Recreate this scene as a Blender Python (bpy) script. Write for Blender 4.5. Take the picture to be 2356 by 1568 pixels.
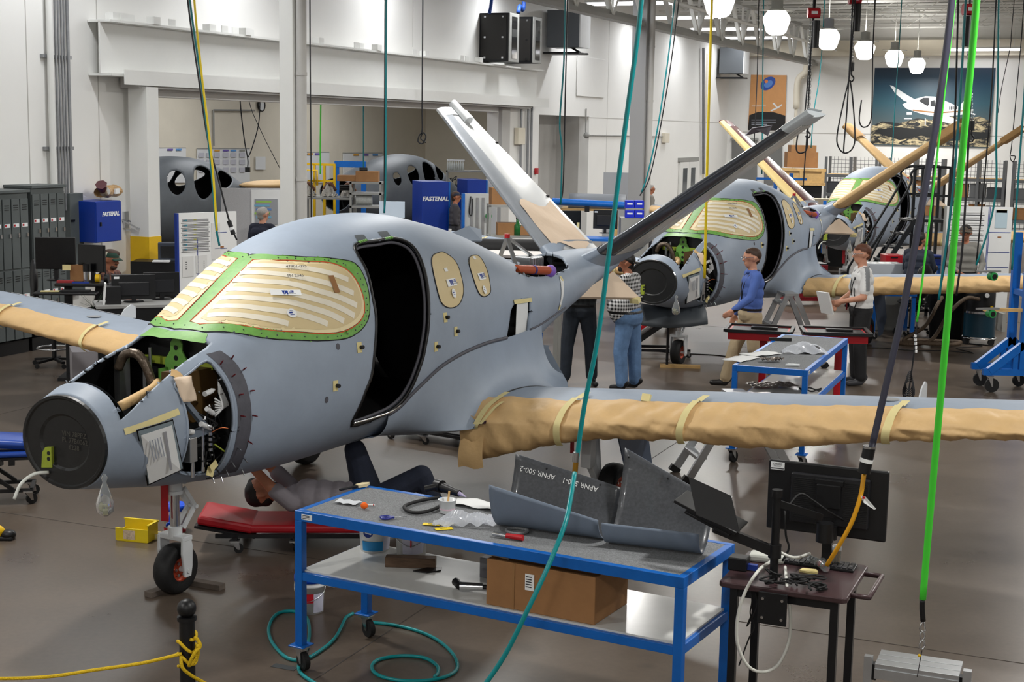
import bpy, bmesh, math, random
import numpy as np
from mathutils import Vector, Matrix, Euler
from mathutils.bvhtree import BVHTree
S = bpy.context.scene; C = S.collection
for _o in list(bpy.data.objects): bpy.data.objects.remove(_o)
rnd = random.Random(7)
PI = math.pi; R = math.radians
# ------------------------------------------------------------------ camera
FP, PITCH, ROLL, HC = 3370.0, .1438, -.01739, 3.2
_cp, _sp, _cr, _sr = math.cos(PITCH), math.sin(PITCH), math.cos(ROLL), math.sin(ROLL)
CM = np.array([[1,0,0],[0,-_sp,_cp],[0,-_cp,-_sp]]) @ np.array([[_cr,-_sr,0],[_sr,_cr,0],[0,0,1]])
cam_d = bpy.data.cameras.new('camera'); cam = bpy.data.objects.new('camera', cam_d); C.objects.link(cam)
cam_d.sensor_width = 36; cam_d.sensor_fit = 'HORIZONTAL'; cam_d.lens = 36*FP/2356; cam_d.clip_end = 300
cam.matrix_world = Matrix(((CM[0,0],-CM[0,1],-CM[0,2],0),(CM[1,0],-CM[1,1],-CM[1,2],0),(CM[2,0],-CM[2,1],-CM[2,2],HC),(0,0,0,1)))
S.camera = cam
# ------------------------------------------------------------------ world, exposure
S.view_settings.view_transform = 'Standard'; S.view_settings.look = 'None'
S.view_settings.gamma = 1; S.view_settings.use_curve_mapping = False
S.view_settings.exposure = -0.75
W = bpy.data.worlds.new('hall_world'); S.world = W; W.use_nodes = True
W.node_tree.nodes['Background'].inputs[0].default_value = (.80,.88,1,1)
W.node_tree.nodes['Background'].inputs[1].default_value = .05
LAMP_W = 330.0      # watts of one high-bay lamp
# ------------------------------------------------------------------ measuring helpers (photo pixel -> place)
def ray(px, py): return CM @ np.array([(px-1178)/FP, (py-784)/FP, 1.])
def atz(px, py, z=0.):
    d = ray(px, py); t = (z-HC)/d[2]; return Vector((d[0]*t, d[1]*t, z))
def atd(px, py, Y):
    d = ray(px, py); t = Y/d[1]; return Vector((d[0]*t, Y, HC+d[2]*t))
WH = .39817                                  # heading of the left wall
WU = Vector((math.sin(WH), math.cos(WH), 0)) # along the wall, away
WV = Vector((math.cos(WH), -math.sin(WH), 0))# from the wall into the hall
DW, DB = 14.5, 55.4
def bld(u, v, z=0): return WU*u + WV*v + Vector((0,0,z))      # building coordinates
def atw(px, py, off=0.):                     # on (or off) the left wall
    d = Vector(ray(px, py)); t = (-DW+off)/(d.dot(WV)); return d*t + Vector((0,0,HC))
def atb(px, py, off=0.):                     # on the back wall
    d = Vector(ray(px, py)); t = (DB-off)/(d.dot(WU)); return d*t + Vector((0,0,HC))
RZW = -WH                                    # rotation so local x = WV, local y = WU
# ------------------------------------------------------------------ materials
def lin(c):
    return tuple(((v/255)/12.92 if v/255 <= .04045 else ((v/255+.055)/1.055)**2.4) for v in c[:3])
MATS = {}
def mat(name, col, rough=.5, metal=0., var=.0, scale=6., bump=0., bscale=60., alpha=1., trans=0., emit=0., coat=0., stretch=None, ior=1.45):
    if name in MATS: return MATS[name]
    m = bpy.data.materials.new(name); m.use_nodes = True; MATS[name] = m
    nt = m.node_tree; b = nt.nodes['Principled BSDF']; c = lin(col)
    b.inputs['Base Color'].default_value = (*c, 1); b.inputs['Roughness'].default_value = rough
    b.inputs['Metallic'].default_value = metal; b.inputs['Alpha'].default_value = alpha
    b.inputs['Transmission Weight'].default_value = trans; b.inputs['Coat Weight'].default_value = coat; b.inputs['IOR'].default_value = ior
    if emit:
        b.inputs['Emission Color'].default_value = (*c, 1); b.inputs['Emission Strength'].default_value = emit
    if var or bump:
        tc = nt.nodes.new('ShaderNodeTexCoord'); mp = nt.nodes.new('ShaderNodeMapping')
        nt.links.new(tc.outputs['Object'], mp.inputs[0])
        if stretch: mp.inputs['Scale'].default_value = stretch
    if var:
        n = nt.nodes.new('ShaderNodeTexNoise'); n.inputs['Scale'].default_value = scale; n.inputs['Detail'].default_value = 6
        n.inputs['Roughness'].default_value = .65
        r = nt.nodes.new('ShaderNodeValToRGB'); r.color_ramp.elements[0].position = .3; r.color_ramp.elements[1].position = .7
        lo = [max(0, v*(1-var)) for v in c]; hi = [min(1, v*(1+var)) for v in c]
        r.color_ramp.elements[0].color = (*lo, 1); r.color_ramp.elements[1].color = (*hi, 1)
        nt.links.new(mp.outputs[0], n.inputs['Vector']); nt.links.new(n.outputs['Fac'], r.inputs[0]); nt.links.new(r.outputs[0], b.inputs['Base Color'])
    if bump:
        n2 = nt.nodes.new('ShaderNodeTexNoise'); n2.inputs['Scale'].default_value = bscale; n2.inputs['Detail'].default_value = 4
        bp = nt.nodes.new('ShaderNodeBump'); bp.inputs['Strength'].default_value = bump; bp.inputs['Distance'].default_value = .02
        nt.links.new(mp.outputs[0], n2.inputs['Vector']); nt.links.new(n2.outputs['Fac'], bp.inputs['Height']); nt.links.new(bp.outputs[0], b.inputs['Normal'])
    return m
# ------------------------------------------------------------------ mesh builder
def frame_of(d):
    d = d.normalized(); u = Vector((0,0,1)) if abs(d.z) < .9 else Vector((1,0,0))
    x = d.cross(u).normalized(); return x, d.cross(x).normalized()
def smooth_path(pts, k=6, closed=False):
    P = [Vector(p) for p in pts]; n = len(P); out = []
    if n < 3: return P
    rng = range(n) if closed else range(n-1)
    for i in rng:
        p0 = P[(i-1) % n] if (closed or i > 0) else P[0]*2-P[1]
        p1, p2 = P[i], P[(i+1) % n]
        p3 = P[(i+2) % n] if (closed or i+2 < n) else P[-1]*2-P[-2]
        for j in range(k):
            t = j/k
            out.append(.5*((2*p1)+(p2-p0)*t+(2*p0-5*p1+4*p2-p3)*t*t+(3*p1-p0-3*p2+p3)*t*t*t))
    if not closed: out.append(P[-1])
    return out
class MB:
    def __init__(s): s.v, s.f, s.s = [], [], []
    def add(s, vs, fs, sm=False, M=None):
        k = len(s.v)
        s.v += [tuple(M @ Vector(p)) if M else tuple(p) for p in vs]
        s.f += [tuple(i+k for i in f) for f in fs]; s.s += [sm]*len(fs); return s
    def box(s, c, d, rz=0., M=None, rx=0., ry=0.):
        x, y, z = d[0]/2, d[1]/2, d[2]/2
        vs = [(-x,-y,-z),(x,-y,-z),(x,y,-z),(-x,y,-z),(-x,-y,z),(x,-y,z),(x,y,z),(-x,y,z)]
        T = Matrix.Translation(c) @ Euler((rx, ry, rz)).to_matrix().to_4x4()
        if M: T = M @ T
        return s.add(vs, [(3,2,1,0),(4,5,6,7),(0,1,5,4),(1,2,6,5),(2,3,7,6),(3,0,4,7)], False, T)
    def bar(s, a, b, w, h=None):          # rectangular bar from a to b
        a, b = Vector(a), Vector(b); d = b-a; h = h or w
        y = d.normalized(); up = Vector((0,0,1)) if abs(y.z) < .95 else Vector((0,1,0))
        x = y.cross(up).normalized(); z = x.cross(y)
        T = Matrix((x,y,z)).transposed().to_4x4(); T.translation = (a+b)/2
        return s.box((0,0,0), (w, d.length, h), M=T)
    def cyl(s, a, b, r, r2=None, n=12, cap=True):
        a, b = Vector(a), Vector(b); r2 = r if r2 is None else r2; x, y = frame_of(b-a); vs = []
        for p, q in ((a, r), (b, r2)):
            vs += [p+(x*math.cos(2*PI*i/n)+y*math.sin(2*PI*i/n))*q for i in range(n)]
        s.add(vs, [(i, (i+1) % n, n+(i+1) % n, n+i) for i in range(n)], True)
        if cap:
            s.add(vs[:n], [tuple(range(n-1,-1,-1))]); s.add(vs[n:], [tuple(range(n))])
        return s
    def tube(s, pts, r, n=8, closed=False, k=0):
        P = smooth_path(pts, k, closed) if k else [Vector(p) for p in pts]
        m = len(P); vs = []; x = None
        for i, p in enumerate(P):
            d = (P[(i+1) % m]-P[i-1]) if closed else (P[min(i+1, m-1)]-P[max(i-1, 0)])
            if d.length < 1e-9: d = Vector((0,0,1))
            d.normalize()
            if x is None: x, y = frame_of(d)
            else:
                x = (x-d*x.dot(d)).normalized(); y = d.cross(x)
            rr = r[i] if isinstance(r, (list, tuple)) else r
            vs += [p+(x*math.cos(2*PI*j/n)+y*math.sin(2*PI*j/n))*rr for j in range(n)]
        fs = []
        for i in range(m if closed else m-1):
            a, b = i*n, ((i+1) % m)*n
            fs += [(a+j, a+(j+1) % n, b+(j+1) % n, b+j) for j in range(n)]
        if not closed: fs += [tuple(range(n-1,-1,-1)), tuple(range((m-1)*n, m*n))]
        return s.add(vs, fs, True)
    def lathe(s, prof, c=(0,0,0), n=20, M=None, sm=True):
        vs, fs = [], []; m = len(prof)
        for (r, z) in prof: vs += [(r*math.cos(2*PI*j/n), r*math.sin(2*PI*j/n), z) for j in range(n)]
        for i in range(m-1): fs += [(i*n+j, i*n+(j+1) % n, (i+1)*n+(j+1) % n, (i+1)*n+j) for j in range(n)]
        T = Matrix.Translation(c)
        if M: T = M @ T
        return s.add(vs, fs, sm, T)
    def sph(s, c, r, n=10, M=None):
        rx, ry, rz = r if isinstance(r, (tuple, list)) else (r, r, r)
        vs, fs = [], []; m = n
        for i in range(m+1):
            t = -PI/2+PI*i/m
            vs += [(rx*math.cos(t)*math.cos(2*PI*j/n), ry*math.cos(t)*math.sin(2*PI*j/n), rz*math.sin(t)) for j in range(n)]
        for i in range(m): fs += [(i*n+j, i*n+(j+1) % n, (i+1)*n+(j+1) % n, (i+1)*n+j) for j in range(n)]
        T = Matrix.Translation(c)
        if M: T = T @ M
        return s.add(vs, fs, True, T)
    def prism(s, poly, z0, z1, M=None):   # polygon in xy extruded in z
        n = len(poly); vs = [(p[0], p[1], z0) for p in poly]+[(p[0], p[1], z1) for p in poly]
        fs = [tuple(range(n-1,-1,-1)), tuple(range(n, 2*n))]+[(i, (i+1) % n, n+(i+1) % n, n+i) for i in range(n)]
        return s.add(vs, fs, False, M)
    def slab(s, pts, t):                  # 3d polygon given thickness t along its normal
        P = [Vector(p) for p in pts]; n = len(P); nn = Vector((0,0,0))
        for i in range(n): nn += P[i].cross(P[(i+1) % n])
        nn = nn.normalized()*t
        return s.add(P+[p-nn for p in P], [tuple(range(n)), tuple(range(2*n-1, n-1, -1))]+[(i, n+i, n+(i+1) % n, (i+1) % n) for i in range(n)])
    def grid(s, fn, nu, nv, sm=True, cu=False, cv=False):
        vs = [fn(i/(nu if cu else nu-1), j/(nv if cv else nv-1)) for i in range(nu) for j in range(nv)]
        fs = [(i*nv+j, ((i+1) % nu)*nv+j, ((i+1) % nu)*nv+(j+1) % nv, i*nv+(j+1) % nv)
              for i in range(nu if cu else nu-1) for j in range(nv if cv else nv-1)]
        return s.add(vs, fs, sm)
    def mesh(s, name):
        me = bpy.data.meshes.new(name); me.from_pydata(s.v, [], s.f); me.polygons.foreach_set('use_smooth', s.s); me.update(); return me
def obj(name, mb, m, parent=None, loc=None, rz=None, bev=0., thick=0., fixn=False):
    me = mb.mesh(name) if isinstance(mb, MB) else mb
    if fixn:
        bm = bmesh.new(); bm.from_mesh(me); bmesh.ops.remove_doubles(bm, verts=bm.verts, dist=1e-5); bmesh.ops.recalc_face_normals(bm, faces=bm.faces); bm.to_mesh(me); bm.free()
    o = bpy.data.objects.new(name, me); C.objects.link(o)
    for q in (m if isinstance(m, (list, tuple)) else [m]): me.materials.append(q)
    if parent is not None: o.parent = parent
    if loc is not None: o.location = loc
    if rz is not None: o.rotation_euler = (0,0,rz)
    if thick:
        md = o.modifiers.new('thickness', 'SOLIDIFY'); md.thickness = thick; md.offset = 0
    if bev:
        md = o.modifiers.new('edge', 'BEVEL'); md.width = bev; md.segments = 2; md.limit_method = 'ANGLE'; md.angle_limit = R(40)
    return o
def tag(o, label, cat, group=None, kind=None):
    if label: o['label'] = label
    if cat: o['category'] = cat
    if group: o['group'] = group
    if kind: o['kind'] = kind
    return o
def thing(name, label, cat, loc=(0,0,0), rz=0., group=None):
    o = bpy.data.objects.new(name, None); C.objects.link(o); o.location = loc; o.rotation_euler = (0,0,rz); o.empty_display_size = .1
    return tag(o, label, cat, group)
def struct(name, mb, m, parent=None, bev=0., **k):
    o = obj(name, mb, m, parent, bev=bev, **k)
    if parent is None: o['kind'] = 'structure'
    return o
def copy_tree(o, parent=None):
    c = o.copy(); C.objects.link(c); c.parent = parent
    for ch in [q for q in bpy.data.objects if q.parent == o]: copy_tree(ch, c)
    return c
def dup(root, loc, rz, label=None, group=None):
    c = copy_tree(root); c.location = loc; c.rotation_euler = (0,0,rz)
    if label: c['label'] = label
    if group: c['group'] = group
    return c
def text(name, body, size, m, parent, M, ext=.0006, align='CENTER', shear=0., bold=0.):
    cu = bpy.data.curves.new(name, 'FONT'); cu.body = body; cu.size = size; cu.extrude = ext; cu.align_x = align; cu.align_y = 'CENTER'
    cu.shear = shear; cu.offset = bold; cu.resolution_u = 2
    t = bpy.data.objects.new(name+'_tmp', cu); C.objects.link(t)
    me = bpy.data.meshes.new_from_object(t.evaluated_get(bpy.context.evaluated_depsgraph_get()))
    bpy.data.objects.remove(t); me.name = name; me.transform(M); me.materials.clear()
    return obj(name, me, m, parent)
def basis(o, x, y):     # matrix with origin o, local x and y directions, z their cross
    x = Vector(x).normalized(); z = x.cross(Vector(y)).normalized(); y = z.cross(x)
    T = Matrix((x,y,z)).transposed().to_4x4(); T.translation = o; return T
# ================================================================== the hall
M_wall = mat('wall_paint', (236,235,231), .7, var=.012, scale=1.5)
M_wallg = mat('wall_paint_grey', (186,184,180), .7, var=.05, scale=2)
M_wallb = mat('wall_paint_cream', (222,214,196), .7, var=.04, scale=1.2)
M_steelw = mat('white_steel_paint', (226,226,222), .45, var=.015, scale=3)
M_steelg = mat('grey_steel_paint', (150,150,146), .45, var=.05, scale=3)
M_galv = mat('galvanised_pipe', (150,152,155), .35, .8, var=.1, scale=9)
M_black = mat('black_plastic', (14,14,16), .42, var=.15, scale=20)
M_blackm = mat('black_metal', (26,26,28), .4, .3)
M_rubber = mat('black_rubber', (18,18,19), .65, bump=.1, bscale=80)
M_white = mat('white_paint', (225,226,226), .35, var=.03)
M_paper = mat('white_paper', (226,227,226), .8)
M_chrome = mat('bright_metal', (200,202,205), .22, 1.)
M_alu = mat('aluminium', (178,180,182), .38, .9, var=.06, scale=12)
M_blue = mat('blue_paint', (8,96,182), .35, var=.10, scale=7)
M_bluec = mat('cabinet_blue', (6,52,150), .4, var=.05)
M_yel = mat('yellow_paint', (224,180,14), .5, var=.05)
M_red = mat('red_paint', (176,18,30), .4, var=.06)
M_card = mat('cardboard', (150,108,68), .8, var=.10, scale=5, bump=.05)
M_wood = mat('pale_wood', (196,160,104), .65, var=.15, scale=8, stretch=(1,8,1))
M_tape = mat('masking_tape', (222,208,150), .7, var=.05)
M_sticker = mat('sticker_white', (236,238,238), .5)
M_stblue = mat('sticker_blue', (20,52,140), .5)
M_ink = mat('marker_ink', (30,30,40), .7)
M_greytx = mat('sticker_grey', (150,155,165), .6)
M_clear = mat('clear_plastic', (235,240,242), .12, trans=.85, ior=1.2)
def floor_mat():
    m = bpy.data.materials.new('polished_concrete'); m.use_nodes = True; nt = m.node_tree; b = nt.nodes['Principled BSDF']
    tc = nt.nodes.new('ShaderNodeTexCoord')
    n1 = nt.nodes.new('ShaderNodeTexNoise'); n1.inputs['Scale'].default_value = .45; n1.inputs['Detail'].default_value = 9; n1.inputs['Roughness'].default_value = .62
    n2 = nt.nodes.new('ShaderNodeTexNoise'); n2.inputs['Scale'].default_value = 26; n2.inputs['Detail'].default_value = 5
    mx = nt.nodes.new('ShaderNodeMath'); mx.operation = 'MULTIPLY_ADD'; mx.inputs[1].default_value = .25
    r = nt.nodes.new('ShaderNodeValToRGB'); e = r.color_ramp.elements
    e[0].position = .38; e[0].color = (*lin((68,59,51)), 1); e[1].position = .80; e[1].color = (*lin((100,88,77)), 1)
    nt.links.new(tc.outputs['Object'], n1.inputs[0]); nt.links.new(tc.outputs['Object'], n2.inputs[0])
    nt.links.new(n2.outputs[0], mx.inputs[0]); nt.links.new(n1.outputs[0], mx.inputs[2]); nt.links.new(mx.outputs[0], r.inputs[0])
    v = nt.nodes.new('ShaderNodeTexVoronoi'); v.inputs['Scale'].default_value = 1.3; v.inputs['Randomness'].default_value = 1
    st = nt.nodes.new('ShaderNodeMapRange'); st.inputs[1].default_value = .02; st.inputs[2].default_value = .09; st.inputs[3].default_value = .62; st.inputs[4].default_value = 1
    mm = nt.nodes.new('ShaderNodeMix'); mm.data_type = 'RGBA'; mm.blend_type = 'MULTIPLY'; mm.inputs[0].default_value = .8
    nt.links.new(tc.outputs['Object'], v.inputs['Vector']); nt.links.new(v.outputs['Distance'], st.inputs[0])
    nt.links.new(r.outputs[0], mm.inputs[6]); nt.links.new(st.outputs[0], mm.inputs[7]); nt.links.new(mm.outputs[2], b.inputs['Base Color'])
    rr = nt.nodes.new('ShaderNodeMapRange'); rr.inputs[3].default_value = .20; rr.inputs[4].default_value = .40
    nt.links.new(n1.outputs[0], rr.inputs[0]); nt.links.new(rr.outputs[0], b.inputs['Roughness'])
    return m
HZ = 7.5
def pts_box(mb, u0, u1, v0, v1, z0, z1):
    c = bld((u0+u1)/2, (v0+v1)/2, (z0+z1)/2); mb.box(c, (v1-v0, u1-u0, z1-z0), rz=RZW); return mb
def wbox(u0, u1, v0, v1, z0, z1): return pts_box(MB(), u0, u1, v0, v1, z0, z1)
fl = struct('floor', wbox(-14, DB+2, -26, 18, -.2, 0), floor_mat())
jm = mat('floor_joint', (58,52,47), .7)
for v in (-11.3, -4.2, 2.9): obj('joint', wbox(-12, DB, v-.004, v+.004, 0, .0015), jm, fl)
for u in (2, 9.2, 16.4, 23.6, 30.8, 38, 45.2): obj('joint', wbox(u-.004, u+.004, -14.4, 14, 0, .0015), jm, fl)
def wu(px, py=300): return atw(px, py).dot(WU)
uA, uB, uN0, uN1 = wu(352), wu(1146), wu(1240), wu(1355)
zH = atw(700, 238).z; zN = atw(1300, 266).z
wl = MB()
pts_box(wl, -14, uA, -DW-.3, -DW, 0, HZ); pts_box(wl, uA, uB, -DW-.3, -DW, zH, HZ)
pts_box(wl, uB, uN0, -DW-.3, -DW, 0, HZ); pts_box(wl, uN0, uN1, -DW-.3, -DW, zN, HZ); pts_box(wl, uN1, DB+.3, -DW-.3, -DW, 0, HZ)
wall_l = struct('wall_left', wl, M_wall)
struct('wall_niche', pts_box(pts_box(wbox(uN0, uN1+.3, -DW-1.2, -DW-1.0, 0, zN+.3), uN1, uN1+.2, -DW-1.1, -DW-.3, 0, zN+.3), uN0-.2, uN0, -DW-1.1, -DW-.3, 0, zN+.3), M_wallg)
gr = mat('panel_joint', (186,183,177), .8)
for px in (66, 228, 948, 1396): 
    u = wu(px); obj('panel_joint', wbox(u-.008, u+.008, -DW, -DW+.004, 4.9 if px == 948 else 0, HZ), gr, wall_l)
zj = atw(1500, 276).z
obj('panel_joint', wbox(uN1, DB, -DW, -DW+.004, zj-.01, zj+.01), gr, wall_l)
wall_b = struct('wall_back', wbox(DB, DB+.3, -DW-.3, 18, 0, HZ), M_wall)
zj2 = atb(2200, 312).z; obj('panel_joint', wbox(DB-.004, DB, -DW, 12, zj2-.02, zj2+.02), gr, wall_b)
struct('trim_1', wbox(DB-.5, DB, -DW, 14, 6.05, 6.6), M_wallb)     # white duct along the top of the back wall
# the bay behind the opening
struct('wall_bay', pts_box(pts_box(wbox(8, 52, -26, -25.7, 0, 6), 7.7, 8, -26, -DW, 0, 6), 52, 52.3, -26, -DW, 0, 6), M_wallb)
struct('ceiling_bay', wbox(8, 52, -26, -DW-.3, 5.6, 5.8), M_wallg)
# roof deck
dk = MB(); nr = 360
for k in range(nr):
    u0 = -14+(DB+14.3)*k/nr; u1 = -14+(DB+14.3)*(k+1)/nr; z = HZ+(.06 if k % 2 else 0)
    a, b, c, d = bld(u0, -DW-.3, z), bld(u1, -DW-.3, z), bld(u1, 18, z), bld(u0, 18, z)
    dk.add([a,b,c,d], [(0,1,2,3)])
    z2 = HZ+(0 if k % 2 else .06)
    dk.add([bld(u1,-DW-.3,z), bld(u1,18,z), bld(u1,18,z2), bld(u1,-DW-.3,z2)], [(0,1,2,3)])
struct('ceiling', dk, mat('roof_deck', (165,165,160), .6))
struct('wall_right', wbox(-14, DB, 18, 18.3, 0, HZ), M_wall)
struct('wall_rear', wbox(-14.3, -14, -DW, 18, 0, HZ), M_wall)
# bar joists across the hall
def joist(u):
    mb = MB()
    for z in (HZ-.06, HZ-.5):
        mb.box(bld(u, 1.7, z), (32.2, .07, .05), rz=RZW)
    n = 46
    for k in range(n):
        v0 = -14.2+32*k/n; v1 = -14.2+32*(k+1)/n
        mb.cyl(bld(u, v0, HZ-.5 if k % 2 else HZ-.06), bld(u, v1, HZ-.06 if k % 2 else HZ-.5), .014, n=5, cap=False)
    return mb
for k in range(11):
    struct('roof_joist', joist(33+2.15*k), M_steelw)
# girder truss parallel to the wall
VT = -11.3
gt = MB(); zb, zt = 5.75, 7.0
gt.box(bld(20, VT, zb), (.26, 71, .10), rz=RZW); gt.box(bld(20, VT, zb+.10), (.05, 71, .14), rz=RZW)
gt.box(bld(20, VT, zt), (.26, 71, .10), rz=RZW)
struct('trim_2', gt, M_steelg)
tr = bpy.data.objects['trim_2']
for k in range(21):
    u = 6+2.4*k
    w = MB(); w.bar(bld(u, VT, zb+.05), bld(u+.9, VT, zt), .10); w.bar(bld(u, VT, zb+.05), bld(u-1.2, VT, zt), .10); w.bar(bld(u+.05, VT, zb+.05), bld(u+.05, VT, zt), .06)
    obj('web', w, M_steelw, tr)
pp = MB(); pp.cyl(bld(-10, VT+.9, 6.25), bld(DB-.6, VT+.9, 6.25), .045, n=8)
tag(obj('sprinkler_pipe', pp, M_steelw), 'long white overhead pipe running beside the roof girder', 'pipe')
# ------------------------------------------------------------------ lamps
M_glow = mat('lamp_glow', (255,250,242), .4, emit=9.)
def lamp(u, v, z, first=[None]):
    o = thing('high_bay_lamp', 'glowing faceted high-bay lamp hanging from the roof deck', 'lamp', bld(u, v, z), 0, 'high-bay lamps in rows under the roof')
    if first[0] is None:
        g = MB(); g.lathe([(.14,-.36),(.22,-.30),(.30,-.05),(.30,.02),(.20,.16)], n=8, sm=False); g.add([(.14*math.cos(i*PI/4), .14*math.sin(i*PI/4), -.36) for i in range(8)], [tuple(range(7,-1,-1))])
        h = MB(); h.lathe([(.20,.16),(.13,.22),(.13,.42),(.02,.44)], n=12); h.box((0,0,.17), (.78,.05,.03)); h.cyl((0,0,.4),(0,0,HZ-z),.012,n=6)
        first[0] = (g.mesh('globe'), h.mesh('housing'))
    obj('globe', first[0][0], M_glow, o); obj('housing', first[0][1], M_steelg, o)
    ld = bpy.data.lights.new('lamp_light', 'AREA'); ld.shape = 'DISK'; ld.size = .5; ld.energy = LAMP_W; ld.color = (1, .985, .955)
    l = bpy.data.objects.new('lamp_light', ld); C.objects.link(l); l.parent = o; l.location = (0,0,-.40)
    lu = bpy.data.lights.new('lamp_uplight', 'AREA'); lu.shape = 'DISK'; lu.size = .7; lu.energy = LAMP_W*.22; lu.color = (1, .97, .92)
    l = bpy.data.objects.new('lamp_uplight', lu); C.objects.link(l); l.parent = o; l.location = (0,0,.46); l.rotation_euler = (PI,0,0)
    return o
LORD = ['sixth', 'fifth', 'fourth', 'third', 'second', 'first']
for px, py in ((1655,-6),(1787,42),(1906,82),(1990,108),(2058,128),(2110,145)):
    p = atz(px, py, 5.7); lamp(p.dot(WU), p.dot(WV), 5.7)['label'] = LORD.pop(0)+' high-bay lamp from the back wall in the girder-side row'
LV = atz(1787, 42, 5.7).dot(WV)
for u in (-6, 2, 9, 16, 23):
    lamp(u, LV, 5.7)
for v in (LV+7.5, LV+15):
    for u in (-9, -1, 7, 15, 23, 31, 39, 47): lamp(u, v, 5.7)
# fluorescent strips between girder and wall
M_tubeglow = mat('tube_glow', (250,250,255), .4, emit=7.)
def strip(u, v, z, ln=2.4, w=150, hz=HZ, lb='long fluorescent strip light between girder and left wall', gp='fluorescent strips between girder and wall'):
    o = thing('strip_light', lb, 'lamp', bld(u, v, z), RZW, gp)
    t = MB(); t.cyl((-ln/2,0,0), (ln/2,0,0), .03, n=8); t.cyl((-ln/2,.1,0), (ln/2,.1,0), .03, n=8)
    obj('tubes', t, M_tubeglow, o)
    h = MB(); h.box((0,.05,.075), (ln+.1,.26,.05)); h.cyl((-ln/2+.2,.05,.08), (-ln/2+.2,.05,hz-z), .008, n=5); h.cyl((ln/2-.2,.05,.08), (ln/2-.2,.05,hz-z), .008, n=5)
    obj('housing', h, M_steelw, o)
    ld = bpy.data.lights.new('strip_glow', 'AREA'); ld.shape = 'RECTANGLE'; ld.size = ln; ld.size_y = .2; ld.energy = w; ld.color = (.95,.97,1)
    l = bpy.data.objects.new('strip_glow', ld); C.objects.link(l); l.parent = o; l.location = (0,.05,-.05)
    return o
SORD = ['first', 'second', 'third', 'fourth', 'fifth', 'sixth', 'seventh', 'eighth', 'ninth', 'tenth']
for u in (4, 10, 16.5, 21.5, 27, 32.5, 38, 43, 48, 52.5):
    strip(u, -12.75, 6.55)['label'] = SORD.pop()+' fluorescent strip from the back wall between girder and left wall'
p = atz(2180, 118, 6.15); strip(p.dot(WU)+.1, p.dot(WV)+1.2, 6.2, 2.4, 40, lb='fluorescent strip light close to the back wall above the big banner')
for u in (14, 21, 28, 35, 43):                 # lights of the bay, above the lintel
    for v in (-17.5, -22.5):
        strip(u, v, 5.2, 2.4, 190, 5.55, 'fluorescent strip light in the bay behind the wide opening', 'strip lights of the bay')
# ================================================================== fixtures of the hall
# crane beam over the opening
u0b, u1b = wu(200, 60), wu(1216, 160); zt_ = atw(700, 104).z; zb_ = atw(700, 199, .4).z
bm_ = thing('steel_beam', 'deep white steel I-beam bolted along the wall above the wide opening', 'beam', bld(u0b, -DW, 0), RZW)
L_ = u1b-u0b
obj('web', MB().box((.22, L_/2, (zt_+zb_)/2), (.03, L_, zt_-zb_)), M_steelw, bm_)
obj('top_flange', MB().box((.22, L_/2, zt_), (.42, L_, .035)), M_steelw, bm_)
obj('bottom_flange', MB().box((.22, L_/2, zb_), (.42, L_, .035)), M_steelw, bm_)
u2b, u3b = wu(262, 180)-.35, wu(1240, 240)-.5
obj('face_plate', MB().box((.47, (u2b+u3b)/2-u0b, zb_-.03), (.02, u3b-u2b, .22)), M_steelw, bm_)
obj('packer', MB().box((.22, L_/2, zb_-.10), (.36, L_-1.4, .16)), M_wallg, bm_)
pxs = [248,264,288,330,345,372,467,493,526,540,562,640]+[716,795,815,842,855,930,960,1040,1058,1078]
for k, px in enumerate(pxs):
    u = wu(px, 80)-u0b-.25; obj('stiffener_plate', MB().box((.30+.08*(k % 2), u, zt_+.075), (.012 if k % 3 else .14, .18, .115)), M_steelw, bm_)
# columns
def column(px, v, w, label, pipe=0, yellow=False, m=None):
    d = Vector(ray(px, 300)); t = v/d.dot(WV); p = d*t; u = p.dot(WU)
    c = thing('steel_column', label, 'column', bld(u, v, 0), RZW)
    obj('shaft', MB().box((0,0,HZ/2), (w, w, HZ-.02)), m or M_steelw, c)
    if yellow: obj('yellow_guard', MB().box((0,0,.72), (w+.016, w+.016, 1.44)), M_yel, c)
    if pipe:
        obj('rain_pipe', MB().cyl((w/2+.09,-.02,0), (w/2+.09,-.02,HZ-.9), .075, n=14), M_wallg, c)
        for z in (.9,2.4,3.9,5.2): obj('pipe_collar', MB().cyl((w/2+.09,-.02,z), (w/2+.09,-.02,z+.05), .083, n=14), M_wallg, c)
        obj('pipe_elbow', MB().tube([(w/2+.09,-.02,HZ-.95),(w/2+.12,.0,HZ-.75),(w/2+.5,.1,HZ-.45),(w/2+.6,.1,HZ-.2)], .08, 12, k=5), M_wallg, c)
    return c
pc = atw(331, 300, .3); cc = thing('steel_column', 'square white column with yellow guard at the left edge of the opening', 'column', (pc.x, pc.y, 0), RZW)
obj('shaft', MB().box((0,0,1.9), (.34,.30,3.68)), M_steelw, cc); obj('yellow_guard', MB().box((0,0,.72), (.356,.316,1.44)), M_yel, cc)
column(668, VT, .22, 'slim cream column with grey rain pipe in front of the opening', pipe=1)
column(1470, VT, .36, 'grey roof column with rain pipe between the wall and the second airframe', pipe=1, m=mat('column_grey', (162,162,162), .5))
pj = atw(1160, 300, .05); cj = thing('steel_column', 'grey column at the right edge of the wide opening', 'column', (pj.x, pj.y, 0), RZW); obj('shaft', MB().box((-.1,0,zH/2+.1), (.3,.5,zH)), M_wallg, cj)
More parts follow.
